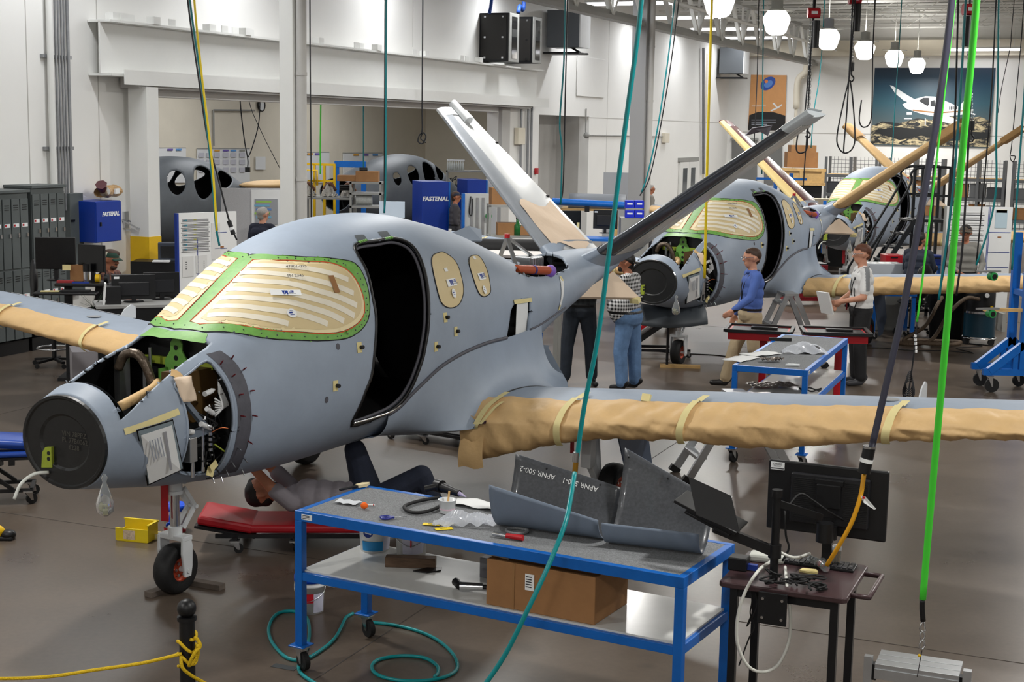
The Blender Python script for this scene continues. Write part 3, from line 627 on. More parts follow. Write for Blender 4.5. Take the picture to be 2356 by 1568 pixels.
# windscreen: green frame, cream panes, film bands
gout = hits([(415,757),(471,764),(600,777),(700,783),(780,781),(821,766),(846,735),(849,690),(839,642),(815,606),(770,596),(700,592),(640,589),(580,586)])
gout = [(gout[0][0]-.012, PI/2+.002)]+gout[0:1]+smooth2(gout[1:-1], 3, False)+gout[-1:]+[(gout[-1][0]-.02, PI/2+.002)]
gin = hits([(437,741),(460,747),(600,758),(700,766),(770,767),(812,752),(834,728),(837,696),(824,655),(800,623),(762,606),(700,602),(640,600),(582,599)])
gin = gin[0:1]+smooth2(gin[1:-1], 3, False)+gin[-1:]
for side in (0, 1):
    fx = mirror if side else (lambda q: q)
    fr = part('windscreen_frame', patch(fx(gout), .005, .018, holes=[fx(gin)]), M_green)
    pane = part('windscreen_pane', patch(fx(gin), .004, .022), M_cream)
    part('frame_edge', MB().tube([fpt(a, p, .004) for a, p in fx(gout)], .0045, 5), M_seam, fr)
    part('sealant_line', MB().tube([fpt(a, p, .005) for a, p in fx(gin)], .0038, 5, closed=True), M_seal, pane)
    part('pane_edge', MB().tube([fpt(a, p, .0035) for a, p in fx([(a+.004, p+.004) for a, p in gin])], .003, 5, closed=True), M_seam, pane)
    inner = [(a+(np.mean([q[0] for q in gin])-a)*.06, p+(np.mean([q[1] for q in gin])-p)*.10) for a, p in gin]
    part('pane_film', patch(fx(inner), .0055, .025), M_tan, pane)
    for st in ([(568,614),(640,613),(707,619),(760,630),(800,645)], [(552,630),(620,630),(694,640),(760,655),(812,676)], [(536,647),(610,649),(714,665),(770,681),(820,703)],
               [(522,667),(600,669),(694,682),(760,700),(814,727)], [(506,688),(600,689),(700,705),(750,720),(790,739)], [(490,708),(600,711),(680,722),(720,733),(752,746)], [(478,727),(560,727),(610,734),(662,746)]):
        part('film_band', ribbon(fx(hits(st)), .046, .0074), M_film, pane)
    rv = MB()
    for i in range(0, len(gin), 1):
        a, p = gin[i]; q = min(gout, key=lambda g: (g[0]-a)**2+((g[1]-p)*.75)**2); c = ((a+q[0])/2, (p+q[1])/2); c = fx([c])[0]
        rv.sph(fpt(*c, .006), .0055, 5)
    part('rivets', rv, M_ring, fr)['kind'] = 'stuff'
# green lip below the windscreen
lip = hits([(377,758),(420,765),(462,775),(468,792),(440,790),(400,784)])
part('windscreen_lip', patch([(wsL[2][0]-.01, PI/2), wsL[2], hit(478,768), hit(470,790), hit(440,786), (wsL[2][0]-.13, PI/2)], .003, .02), M_green)
part('windscreen_lip', patch(mirror([(wsL[2][0]-.01, PI/2), wsL[2], hit(478,768), hit(470,790), hit(440,786), (wsL[2][0]-.13, PI/2)]), .003, .02), M_green)
# door seal, hinge pads
part('door_seal', MB().tube([fpt(a, p, -.004) for a, p in door], .014, 8, closed=True), M_black)
part('door_seal_inner', MB().tube([fpt(a+(1.62-a)*.05, p+(.25-p)*.03, -.03) for a, p in door], .012, 8, closed=True), M_ring)
for q in ([(814,542),(836,540),(846,554),(822,556)], [(868,534),(890,532),(899,545),(878,548)]):
    part('hinge_pad', patch(hits(q), .004, .02), mat('pad_grey', (86,92,96), .6))
for q in ((832,557),(892,549)):
    h = MB(); a, p = hit(*q)
    for k in range(4): h.cyl(fpt(a-.04+.026*k, p, .004), fpt(a-.022+.026*k, p, .004), .012, n=8)
    part('door_hinge', h, M_green)
sl = MB().tube([fpt(a, p, .004) for a, p in smooth2(hits([(812,972),(850,962),(893,948),(921,930)]), 4, False)], .012, 6); part('door_sill', sl, M_chrome)
# cabin windows
WIN = ([(994,590),(1006,582),(1021,581),(1046,600),(1060,635),(1065,672),(1055,700),(1034,708),(1014,695),(1002,655),(993,612)], [(1079,593),(1090,587),(1103,591),(1118,617),(1126,650),(1127,672),(1115,682),(1102,676),(1091,650),(1080,614)])
for q in WIN:
    g = smooth2(hits(q), 4)
    for side in (0, 1):
        gg = mirror(g) if side else g
        w_ = part('cabin_window', patch(gg, .004, .018), M_tan); part('window_seam', MB().tube([fpt(a, p, .003) for a, p in gg], .005, 5, closed=True), M_seam, w_)
def flat_on(px, py, up=(0,0,1)):       # a frame lying on the skin at a photo pixel, x to the rear, y up
    a, p = hit(px, py); n = Vector(fnorm(a, p)); o = Vector(fsurf(a, p)); u = Vector(up)-n*Vector(up).dot(n); u.normalize(); x = u.cross(n)
    return basis(o, x, u)
def sticker(px, py, w, h, off=.009, tilt=0., lee=1., par=None):
    T = flat_on(px, py) @ Matrix.Rotation(tilt, 4, 'Z') @ Matrix.Translation((0,0,off)); s = part('sticker', MB().box((0,0,0), (w,h,.001), M=T), M_sticker, par)
    if lee:
        e = MB(); k = h*.36
        e.prism([(-k*1.6,k),(-k*.2,k),(-k*1.1,-k)], .0006, .0012, T); e.prism([(0,k),(k*.9,k),(k*.9,-k),(k*.3,-k),(k*.3,-.2*k),(-.4*k,-k),(-.9*k,-k)], .0006, .0012, T)
        com(obj('emblem', e, M_stblue, s))
        com(text('lettering', 'LEE', h*.5, M_stblue, s, T @ Matrix.Translation((k*2.3, k*.45, .0007)), bold=.001))
        com(text('lettering', 'AEROSPACE', h*.22, M_greytx, s, T @ Matrix.Translation((k*2.6, -k*.55, .0007))))
    return s
sticker(656,676,.22,.048,.015,R(-3)); sticker(1037,650,.15,.06); sticker(1106,636,.13,.06)
def seal(px, py, r, rz=1.25):
    T = flat_on(px, py) @ Matrix.Translation((0,0,.013)); m = MB(); m.prism([(r*math.cos(i*PI/10), r*rz*math.sin(i*PI/10)) for i in range(20)], 0, .001, T); s = part('round_sticker', m, M_sticker)
    e = MB(); e.box((-r*.2,r*.15,.0015), (r*.7,r*.35,.0006), M=T); e.box((0,-r*.35,.0015), (r*.9,r*.12,.0006), M=T); e.box((0,r*.6,.0015), (r*.7,r*.1,.0006), M=T); com(obj('print', e, M_stblue, s))
seal(670,722,.036,1); seal(1041,675,.03); seal(1112,667,.028)
for q, b, s in (((681,616),'47901-015',.035), ((679,637),'SN 2345',.035)):
    com(text('marker_writing', b, s, M_ink, AC, flat_on(*q) @ Matrix.Translation((0,0,.016)), ext=.0004))
part('brown_label', MB().box((0,0,.014), (.045,.14,.001), M=flat_on(767,655)), M_card)
part('small_label', MB().box((0,0,.008), (.05,.03,.001), M=flat_on(1024,621)), M_sticker); part('small_label', MB().box((0,0,.008), (.05,.03,.001), M=flat_on(1090,594)), M_sticker)
# masking-tape squares with plugs
for q in ((1024,730),(1048,762),(1003,797),(826,799),(771,887)):
    T = flat_on(*q); t = part('tape_square', MB().box((0,0,.003), (.05,.075,.001), M=T), M_tape); obj_ = MB(); obj_.cyl(T @ Vector((.012,0,.003)), T @ Vector((.012,0,.03)), .014, n=10); com(obj('plug', obj_, M_rubber, t))
for q in ((751,919),(777,797)): 
    m = MB(); T = flat_on(*q); m.prism([(.018*math.cos(i*PI/6), .024*math.sin(i*PI/6)) for i in range(12)], .001, .003, T); part('port', m, M_ring)
# grey ring around the side bay and its pins
ro = hits([(506,806),(540,833),(561,867),(573,907),(578,956),(573,1005),(558,1054),(542,1084)]); ri = hits([(474,815),(503,840),(527,876),(543,919),(547,968),(540,1020),(521,1069),(500,1091)])
part('bay_flange', patch(smooth2(ro, 3, False)+smooth2(ri, 3, False)[::-1], .003, .016), M_ring)
part('bay_edge', MB().tube([fpt(a, p, .002) for a, p in sidebay], .008, 6, closed=True), M_prim)
def pin(px, py, red=True, first=[None]):
    a, p = hit(px, py); n = Vector(fnorm(a, p)); o = Vector(fsurf(a, p)); x, y = frame_of(n)
    if first[0] is None:
        m = MB(); m.cyl((0,0,0),(0,0,.035),.0055,n=6); m.cyl((0,0,.035),(0,0,.05),.0035,n=6); first[0] = m.mesh('fastener_pin')
        first.append(first[0].copy())
    me = first[0] if red else first[1]
    c = bpy.data.objects.new('fastener_pin', me); C.objects.link(c); c.parent = AC
    if not me.materials: me.materials.append(mat('pin_maroon', (110,30,36), .4, .4) if red else M_chrome)
    c.matrix_local = basis(o, x, n.cross(x)); return com(c)
for q in ((532,826),(507,838),(559,851),(534,866),(576,899),(550,908),(581,955),(553,956),(571,1014)): pin(*q)
for q in ((546,1028),(561,1052),(533,1062),(556,1078),(520,1081),(508,1093),(488,1094)): pin(*q, red=False)
# ------------------------------------------------------------------ nose bay contents
def lb(x, y, z): return Vector((x, y, z))
gb = MB(); gb.prism([(-.10,-.16),(.10,-.16),(.10,.05),(.05,.12),(.05,.17),(.02,.21),(-.02,.21),(-.05,.17),(-.05,.12),(-.10,.05)], 0, .012, basis((0,.05,1.56), (1,0,0), (0,0,1)))
gb.box((-.08,.0,1.46), (.012,.09,.2)); gb.box((.08,.0,1.46), (.012,.09,.2))
br = part('bay_bracket', gb, M_green)
hl = MB()
for z in (1.70,1.63,1.56,1.49,1.42): hl.cyl((0,.036,z), (0,.034,z), .018, n=10)
part('holes', hl, M_cblk, br)
part('cross_bar', MB().box((0,.06,1.60), (.62,.03,.05)), M_lime)
part('wrapped_pipe', MB().tube([(.20,-.72,1.43),(.15,-.5,1.455),(.06,-.25,1.47),(-.02,-.12,1.48)], .034, 8, k=6), M_kraft)
part('hose_arch', MB().tube([(-.30,-.20,1.56),(-.24,-.19,1.66),(-.14,-.17,1.66),(-.06,-.15,1.52),(-.02,-.12,1.25)], .032, 10, k=6), mat('foil_sleeve', (96,84,72), .35, .5, bump=.4, bscale=30))
dk = MB(); dk.box((-.34,-.12,1.38), (.05,.10,.5)); dk.box((-.22,-.02,1.35), (.03,.03,.55)); dk.cyl((-.15,-.05,1.1), (-.15,-.05,1.7), .012, n=8); part('bay_rails', dk, M_alu)
part('label_tag', MB().box((.30,-.55,1.25), (.09,.002,.07)), M_sticker)
wl_ = MB(); wl_.tube([(.02,-.8,1.40),(.02,-.8,1.52),(-.04,-.8,1.55),(-.10,-.8,1.52),(-.10,-.8,1.40)], .006, 6); part('wire_loop', wl_, M_chrome)
# equipment bay behind the side opening
part('equipment_box', MB().box((.22,-.08,1.42), (.16,.36,.34)), mat('brown_box', (84,62,30), .5))
part('equipment_shelf', MB().box((.28,-.25,1.13), (.30,.4,.02)), M_cblk)
tb = MB(); tb.bar((.42,-.40,1.20),(.42,-.12,1.22),.04,.05); tb.bar((.42,-.38,1.22),(.40,-.38,1.46),.04,.03); tb.bar((.42,-.15,1.23),(.40,-.36,1.46),.04,.03); part('angle_bracket', tb, mat('bracket_grey', (112,122,134), .5))
for k, (a0, z0, a1, z1) in enumerate(((-.20,1.37,-.10,1.31),(-.26,1.28,-.12,1.22),(-.22,1.47,-.1,1.48),(-.38,1.25,-.3,1.23))):
    c = MB(); A, B = lb(.47,a0,z0), lb(.45,a1,z1); c.cyl(A, A.lerp(B,.7), .018, n=8); c.cyl(A.lerp(B,.7), B, .018, .006, n=8); part('white_connector', c, M_white)
cb = MB()
for k in range(7):
    y = -.08+.012*k; cb.tube([(.45,-.10,1.30+.02*k),(.48,-.06+.01*k,1.36),(.44,-.05,1.46+.01*k)], .006, 5, k=4)
part('white_wires', cb, M_white)['kind'] = 'stuff'
bw = MB(); q = random.Random(3)
for k in range(26):
    A = lb(.38+q.random()*.08, -.2+q.random()*.16, .98+q.random()*.3); bw.tube([A, A+Vector((q.uniform(-.05,.05),q.uniform(-.08,.08),q.uniform(-.1,.1))), A+Vector((q.uniform(-.08,.03),q.uniform(-.1,.1),q.uniform(-.15,.15)))], .006, 5, k=4)
part('black_wires', bw, M_rubber)['kind'] = 'stuff'
fit = MB()
for k in range(24):
    A = lb(.40+q.random()*.1, -.22+q.random()*.18, .95+q.random()*.62); fit.cyl(A, A+Vector((.012,q.uniform(-.015,.015),q.uniform(-.015,.015))), .006, n=6)
part('wire_fittings', fit, M_chrome)['kind'] = 'stuff'
for y, z0, z1 in ((-.30,.93,1.18),(-.20,.95,1.24)): part('steel_post', MB().cyl((.43,y,z0),(.43,y,z1),.014,n=10), M_chrome)
fj = MB()
for k in range(5): fj.cyl((.45,-.15,1.08+.035*k),(.45,-.15,1.10+.035*k),.02,n=10)
part('fittings_stack', fj, M_chrome)
part('valve_block', MB().box((.42,-.33,1.12), (.1,.07,.16)), M_alu, bev=.004)
part('yellow_tag', MB().box((.47,-.14,.98), (.004,.07,.05), rx=.5), M_tape); part('yellow_tag', MB().box((.45,-.15,.94), (.004,.07,.06), rx=-.4), M_tape)
part('copper_line', MB().tube([(.46,-.16,1.2),(.5,-.1,1.23),(.53,-.05,1.22)], .005, 6, k=5), mat('copper', (190,110,72), .3, .9))
part('yellow_line', MB().tube([(.46,-.12,1.12),(.5,-.07,1.07),(.51,-.04,1.05)], .006, 6, k=5), M_lime)
bag = MB(); Tq = flat_on(425,898); bag.grid(lambda u, v: Tq @ Vector(((u-.5)*(.13-.03*v), (v-.5)*-.17, .02+.035*math.sin(PI*u)*math.sin(PI*min(1,v+.1))+.006*math.sin(9*u+7*v))), 9, 9); part('kraft_pouch', bag, M_beige, thick=.004)
part('pouch_strap', ribbon(hits([(392,858),(404,862),(414,872)]), .06, .008), M_kraft)
# job card on the nose, masking tape
def quad_on(q, off, t=.006, name='job_card', m=None, par=None):
    P = [fpt(*hit(*p), off) for p in q]; return part(name, MB().slab(P, t), m, par)
jc = quad_on([(306,990),(335,1104),(416,1069),(390,965)], .040, .006, 'job_card', M_black)
jc2 = quad_on([(309,993),(337,1100),(413,1067),(388,969)], .043, .002, 'card_sleeve', mat('sleeve_grey', (128,140,146), .3), jc)
quad_on([(315,1001),(338,1098),(407,1069),(386,978)], .046, .001, 'card_sheet', M_paper, jc)
quad_on([(366,993),(382,1070),(388,1068),(372,991)], .049, .001, 'print_block', mat('print_grey', (150,150,155), .8), jc)
for k in range(5): quad_on([(333+6*k,1012-2*k),(343+6*k,1050-2*k),(345+6*k,1049-2*k),(335+6*k,1011-2*k)], .049, .001, 'print_line', M_greytx, jc)
part('masking_tape', ribbon(hits([(285,993),(330,978),(370,962),(411,946)]), .042, .006), M_tape)
# bits hanging on the bulkhead
def on_disc(px, py, off=.0):
    d = Vector(ray(px, py)); o = NW+AXV*(-.99-off); t = (o-Vector((0,0,HC))).dot(AXV)/d.dot(AXV); return loc1(Vector((0,0,HC))+d*t)
pl = [on_disc(*p) for p in ((95,1075),(97,1040),(104,1028),(118,1028),(119,1075))]
lbk = part('lime_bracket', MB().slab(pl, -.03), M_lime)
for p in ((112,1042),(112,1055)):
    c = on_disc(*p, .031); part('bracket_hole', MB().cyl(c, c+Vector((0,-.003,0)), .013, n=10), M_cblk, lbk)
p0 = on_disc(112,1086); tp = [p0, p0+Vector((-.04,-.08,.0)), p0+Vector((-.07,-.16,-.05)), p0+Vector((-.09,-.20,-.14))]
part('clear_tube', MB().tube(tp, .011, 8, k=6), mat('milky_tube', (225,228,222), .3))
def bag_of_parts(c, h=.26, r=.055, name='parts_bag'):
    m = MB(); c = Vector(c)
    prof = [(.008,0),(.02,-.02),(.012,-.05),(.03,-.10),(r,-.18),(r*.95,-.23),(.02,-.26)]
    m.lathe([(a, z*h/.26) for a, z in prof], c=c, n=14); b = part(name, m, M_clear); x = MB()
    for k in range(7): x.box(c+Vector((rnd.uniform(-.025,.025), rnd.uniform(-.025,.025), -h*(.62+.3*rnd.random()))), (.03,.02,.035), rz=rnd.random()*3, rx=rnd.random()*3)
    com(obj('bag_contents', x, [mat('bag_mix', (190,186,150), .6)], b)); y = MB()
    for k in range(3): y.box(c+Vector((rnd.uniform(-.025,.025), rnd.uniform(-.02,.02), -h*(.8+.12*rnd.random()))), (.03,.02,.03), rz=rnd.random()*3)
    com(obj('bag_contents', y, M_stblue, b)); return b
bag_of_parts(on_disc(240,1090,.03), .26)
for b_, px_, py_ in (('VIN 78PPZ',170,1000), ('PL 77B0062',172,1015), ('6228',170,1030)): text('chalk_scribble', b_, .045, mat('faint_chalk', (74,72,66), .9), AC, basis(on_disc(px_,py_,-.008), (1,0,0), (0,0,1)), ext=.0003)
# ------------------------------------------------------------------ cabin contents seen through the door
part('duct_ring', MB().tube([(-.55+.0*math.cos(t), 2.0+.17*math.cos(t), 1.42+.17*math.sin(t)) for t in np.linspace(0, 2*PI, 21)[:-1]], .022, 8, closed=True), M_rubber)
part('speaker_cone', MB().lathe([(.15,0),(.1,-.03),(.04,-.05),(.0,-.03)], n=18, M=basis((-.56,2.0,1.42),(0,1,0),(0,0,1))), M_black)
part('red_hose', MB().tube([(-.5,1.55,1.58),(-.52,1.8,1.68),(-.52,2.1,1.66),(-.5,2.35,1.5),(-.48,2.5,1.3)], .035, 10, k=6), mat('red_hose', (170,52,34), .5))
part('red_hose', MB().tube([(-.5,1.6,1.16),(-.5,1.9,1.15),(-.5,2.2,1.17)], .035, 10, k=4), mat('red_hose', (120,34,22), .5))
cw = MB(); cw.tube([(-.5,2.0,2.3),(-.52,1.95,2.1),(-.54,2.02,1.9),(-.55,1.97,1.75),(-.55,2.0,1.62)], .008, 6, k=5); part('cabin_wire', cw, M_alu)
cf = MB()
for k in range(30): 
    p = Vector((-.5+q.uniform(-.05,.05), q.uniform(1.5,2.6), q.uniform(1.1,2.2))); cf.cyl(p, p+Vector((.015,.01,.0)), .008, n=6)
part('cabin_fittings', cf, M_chrome)['kind'] = 'stuff'
# ------------------------------------------------------------------ engine bay on top of the tail
def at_l(px, py, l):
    d = Vector(ray(px, py)); o = Vector((0,0,HC)); t = (l-(o-NW).dot(LAV))/d.dot(LAV); return loc1(o+d*t)
apex = at_l(1167,545,.12)
ef = MB(); ef.bar(apex, at_l(1150,592,-.12), .035, .02); ef.bar(apex, at_l(1191,624,.34), .035, .02); ef.bar(apex, at_l(1246,606,.1), .03, .02); part('engine_frame', ef, M_alu)
cpp = MB(); cpp.cyl(apex-Vector((0,0,.01)), apex+Vector((0,0,.03)), .026, n=10); part('red_cap', cpp, M_red)
part('engine_deck', MB().box((0,4.98,1.72), (.60,.95,.02)), mat('deck_cream', (196,190,178), .6))
eb = MB(); eb.box(at_l(1212,606,.1), (.2,.24,.14))
for k in range(6): eb.box(at_l(1212,606,.1)+Vector((.11,-.1+.04*k,0)), (.03,.012,.13))
part('actuator', eb, M_alu, bev=.004)
o0, o1 = at_l(1188,619,.40), at_l(1260,622,.38); part('orange_duct', MB().cyl(o0, o1, .042, n=14), mat('orange_silicone', (176,78,40), .5)); part('duct_clamp', MB().cyl(o0.lerp(o1,.5), o0.lerp(o1,.54), .046, n=14), M_stblue)
part('purple_cap', MB().sph(o1+Vector((0,.05,-.01)), (.05,.09,.06), 10), mat('purple_glove', (132,92,190), .5))
part('dorsal_fairing', MB().slab([at_l(1030,540,-.45), at_l(1075,522,-.5), at_l(1104,530,-.5), at_l(1106,556,-.4), at_l(1060,556,-.4)], .02), M_prim)
# ------------------------------------------------------------------ wings
def af(x, th): return th*5*(.2969*math.sqrt(max(x,0))-.126*x-.3516*x*x+.2843*x**3-.1015*x**4)
def wdat(l):
    k = (l-.6)/5.2; return 2.44+.55*k, 1.62-.55*k, .795+.082*l, .155-.03*k    # leading edge, chord, height, thickness
def wpt(s, l, t, off=0.):
    le, c, z, th = wdat(l); x = t*t; y = af(x, th)*c; cam = .048*c*4*x*(1-x)
    up = t >= 0; n = Vector((0,-.35 if x < .1 else .05, 1 if up else -1)); 
    if x < .06: n = Vector((0,-1+x*12,(x*14) if up else -x*14))
    n.normalize(); return Vector((s*l, le+x*c, z+cam+(y if up else -y*.8)))+n*off
def wing(s):
    L = [.6,.9,1.3,1.8,2.4,3,3.6,4.2,4.8,5.3,5.75,5.9]; T = np.linspace(-1, 1, 45)
    mb = MB(); mb.grid(lambda u, v: wpt(s, L[round(u*(len(L)-1))], T[round(v*44)]), len(L), 45)
    tip = [wpt(s, 5.9, t) for t in T]; mb.add(tip, [tuple(range(45))]); return mb
for s in (1, -1):
    part('wing', wing(s), M_prim, fixn=True)
    lw = MB(); lw.grid(lambda u, v: wpt(s, 4.15+1.65*u, .90+.05*v, .006), 12, 3); part('aileron_edge', lw, M_white, thick=.004)
    fn = MB(); B = wpt(s, 4.1, .86, 0)
    fn.add([B+Vector((0,0,-.03)), B+Vector((0,.24,-.05)), B+Vector((0,.24,.07)), B+Vector((0,.18,.10)), B+Vector((0,.08,.06))], [(0,1,2,3,4)]); part('flap_fence', fn, M_finwh, thick=.012)
    cpz = MB(); B = wpt(s, 4.0, .62, .003); cpz.cyl(B, B+Vector((0,0,.004)), .07, n=16); part('fuel_cap', cpz, M_alu)
def wrinkle(l, t, k): return .010*math.sin(9*l+5*t+k)*math.sin(23*t+3*l)+.007*math.sin(31*l+17*t*math.sin(l*2))+.004*math.sin(61*l+40*t)
def sagL(l):
    if l < 2.0: return .05+.20*((2.0-l)/1.15)**1.3
    return .02+.085*math.exp(-((l-3.2)/.75)**2)+.03*max(0, 1-abs(l-2.0)/.5)
def paper(s, l0, l1, sag, t1=.40, amp=1., mt=None):
    def fn(u, v):
        l = l0+(l1-l0)*u; t = -.50+(t1+.012*math.sin(7*l)+.008*math.sin(19*l)+.50)*v
        p = wpt(s, l, t, .026+amp*wrinkle(l, t, s)*(1 if t < t1-.05 else .3))
        if t < 0: p.z -= sag(l)*math.sin(min(1, -t/.30)*PI/2); p.y += .06*sag(l)*-t
        return p
    return MB().grid(fn, 150, 46)
def pap_parts(s, l0, l1, sag, tapes, amp, reg):
    pp = reg('paper_wrap', paper(s, l0, l1, sag, amp=amp), M_kraft)
    for l, w in tapes:
        def fn(u, v, l=l, w=w):
            t = -.22+(.52+.22)*v; p = wpt(s, l+(u-.5)*w+.05*v, t, .052 if t < .38 else .03)
            if t < 0: p.z -= sag(l)*math.sin(min(1, -t/.30)*PI/2)
            return p
        m = MB(); m.grid(fn, 3, 26); reg('tape_strip', m, M_tape, pp)
def own(name, mb, m, parent=None, **k): return obj(name, mb, m, parent or AC, **k)
pap_parts(1, .80, 5.85, sagL, ((1.62,.055),(2.60,.055),(4.10,.06)), 1., own)
pap_parts(-1, .70, 5.85, lambda l: .015, ((2.2,.045),(3.6,.045),(4.9,.045)), .35, part)
# the root end of the left wrap: hanging strip, tape cross, scorch mark
rs = MB(); rs.grid(lambda u, v: wpt(1, .80+.19*u, -.1+.0*v, .03)+Vector((.03*v*u, .02*math.sin(6*v)-.02*v, .10-.42*v+.012*math.sin(7*u))), 6, 14); own('hanging_strip', rs, M_kraft)
for l, t0, t1, w in ((.98,-.12,.44,.05),(1.04,.02,.30,.03)):
    m = MB(); m.grid(lambda u, v: wpt(1, l+(u-.5)*w+.10*(v-.5), t0+(t1-t0)*v, .052), 3, 12); own('tape_strip', m, M_tape)
sm_ = MB(); sm_.grid(lambda u, v: wpt(1, .87+.17*u, -.02+.05*v+.05*u, .050+.002*math.sin(40*u)), 14, 4); own('ink_scribble', sm_, mat('dark_ink', (62,36,46), .8))
own('tape_tag', MB().box(wpt(1, 2.22, .42, .04), (.07,.03,.06), rx=-.5), M_tape)
# ------------------------------------------------------------------ wing-root fairing
def fair(s):
    A = [1.50,1.75,2.0,2.3,2.6,2.9,3.2,3.5,3.8,4.05,4.3,4.55,4.75]
    up = hits([(893,951),(918,934),(945,905),(971,880),(1000,852),(1030,832),(1068,809),(1100,795),(1130,785),(1164,776),(1190,768),(1218,757),(1245,744)])
    rows = []; n = 12
    for k, (a, p) in enumerate(up):
        P0 = fpt(a, p, .004); u = k/(len(up)-1); rows.append((a, P0))
    def end(a):          # lower outer rim: follows the wing root, tucks in fore and aft
        if a < 2.42:
            q = min(1, max(0, (a-1.45)/.97)); q = q*q*(3-2*q); f0 = fpt(a, -1.0, .004); return f0.lerp(Vector((.95, a, .845)), q*q)
        if a < 4.06:
            le, c, z, th = wdat(.95); x = min(1, max(.0, (a-le)/c)); w = wpt(1, .95, math.sqrt(x)); return Vector((.95, a, w.z+.004))
        q = min(1, (a-4.06)/.7); return Vector((.95*(1-q)+.36*q, a, .955*(1-q)+1.17*q))
    def fn(u, v):
        i = u*(len(rows)-1); k = min(int(i), len(rows)-2); f = i-k; P0 = rows[k][1].lerp(rows[k+1][1], f); P1 = end(P0.y)
        c = Vector((P0.x*.93+P1.x*.07, P0.y, P1.z*.93+P0.z*.07)) if P1.z < P0.z else P0.lerp(P1, .5)
        q = P0*(1-v)**2+c*2*v*(1-v)+P1*v*v; q.x *= s; return q
    mb = MB(); mb.grid(fn, 60, 16)
    def fb(u, v):
        a = 1.45+3.35*u; P1 = end(a); zb = float(fsec(a)[1]); d = .035*math.sin(PI*v); lo = Vector((0, a, min(zb-.006, .735+max(0, a-4.0)*.55)))
        q = P1.lerp(lo, v); q.z -= .05*math.sin(PI*v)*min(1, max(0, (a-1.9)/.6))*(1 if a < 4 else max(0, 1-(a-4)/.5)); q.x *= s; return q
    mb.grid(fb, 50, 10); return mb
for s in (1, -1):
    fo = part('wing_root_fairing', fair(s), M_prim)
sj = [fpt(a, p, .008) for a, p in smooth2(hits([(893,951),(918,934),(945,905),(971,880),(1014,841),(1068,809),(1118,788),(1164,776)]), 4, False)]
sj2 = [fpt(a, p, .006) for a, p in smooth2(hits([(1218,757),(1245,744),(1268,728),(1300,706)]), 4, False)]
part('fairing_seam', MB().tube(sj, .014, 6), M_ring); part('fairing_seam', MB().tube(sj2, .008, 6), M_ring)
rj = [Vector((.955, 2.44+1.6*(t/20), 0)) for t in range(21)]
for v in rj: v.z = wpt(1, .955, math.sqrt((v.y-2.44)/1.6)).z+.004
part('root_seam', MB().tube(rj, .006, 5), M_seam)
# inlet cover paper, tail tag
part('inlet_cover', MB().slab([fpt(*hit(*p), .006) for p in ((1188,692),(1184,800),(1211,793),(1213,693))], .003), M_paper)
for q_ in ([(1180,690),(1182,700),(1222,694),(1220,685)], [(1181,797),(1180,806),(1213,801),(1213,793)]): part('cover_tape', MB().slab([fpt(*hit(*p), .010) for p in q_], .002), M_tape)
tg = part('paper_strip', ribbon(hits([(1291,642),(1293,665),(1291,690),(1287,705)]), .06, .005), M_paper)
for q_ in ((1291,641),(1286,707)): part('tape_bit', MB().box((0,0,.006), (.04,.05,.002), M=flat_on(*q_)), M_tape, tg)
# ------------------------------------------------------------------ nose gear
WR = .175
def tyre(r, w, hub, c, mname, par, axis=(1,0,0)):
    M = basis(c, (0,1,0), (0,0,1)); prof = [(hub,-w*.42),(r*.80,-w*.5),(r*.93,-w*.42),(r,-w*.18),(r,w*.18),(r*.93,w*.42),(r*.80,w*.5),(hub,w*.42)]
    t = part('tyre', MB().lathe(prof, n=32, M=M), M_rubber, par)
    h = MB(); h.lathe([(0,w*.30),(hub*.35,w*.34),(hub*.8,w*.22),(hub,w*.40),(hub*1.02,w*.42)], n=20, M=M); h.lathe([(0,-w*.30),(hub*.35,-w*.34),(hub*.8,-w*.22),(hub,-w*.40)], n=20, M=M)
    hb = part('hub', h, mat('hub_orange', (176,64,34), .35, .3), t)
    for s in (-1, 1):
        for k in range(6): an = k*PI/3; b = MB(); b.cyl(Vector(c)+Vector((s*w*.26, hub*.55*math.cos(an), hub*.55*math.sin(an))), Vector(c)+Vector((s*w*.36, hub*.55*math.cos(an), hub*.55*math.sin(an))), .012, n=6); com(obj('hub_bolt', b, M_chrome, t))
    return t
tyre(WR, .135, .085, (0,0,WR), 'n', None)
fk = MB()
for s in (-1, 1):
    fk.prism([(-.03,.13),(.03,.13),(.045,.20),(.05,.34),(.03,.41),(-.05,.41),(-.055,.30)], 0, .022, basis((s*.105-.011*(1), 0, 0), (0,1,0), (0,0,1)))
fk.box((0,-.0,.40), (.235,.09,.035)); fk.cyl((0,0,.40),(0,0,.47),.05,n=14); fk.cyl((-.125,0,WR),(.125,0,WR),.018,n=10)
part('gear_fork', fk, M_finwh, bev=.006)
part('oleo_piston', MB().cyl((0,0,.45),(0,0,.72),.033,n=16), M_chrome)
og = MB(); og.cyl((0,0,.70),(0,0,.95),.055,n=16); og.cyl((.05,0,.80),(.10,0,.80),.022,n=10); og.cyl((0,0,.70),(0,0,.725),.062,n=16); part('oleo_housing', og, M_finwh)
tl = MB(); tl.bar((.03,.06,.73),(.03,.17,.58),.018,.03); tl.bar((-.03,.06,.73),(-.03,.17,.58),.018,.03); tl.bar((.03,.17,.58),(.03,.05,.45),.018,.03); tl.bar((-.03,.17,.58),(-.03,.05,.45),.018,.03); tl.cyl((-.05,.17,.58),(.05,.17,.58),.016,n=8); part('torque_link', tl, M_finwh)
rf = MB(); rf.box((-.02,-.075,.72), (.055,.012,.40), rz=.1); rf2 = part('red_streamer', rf, M_red)
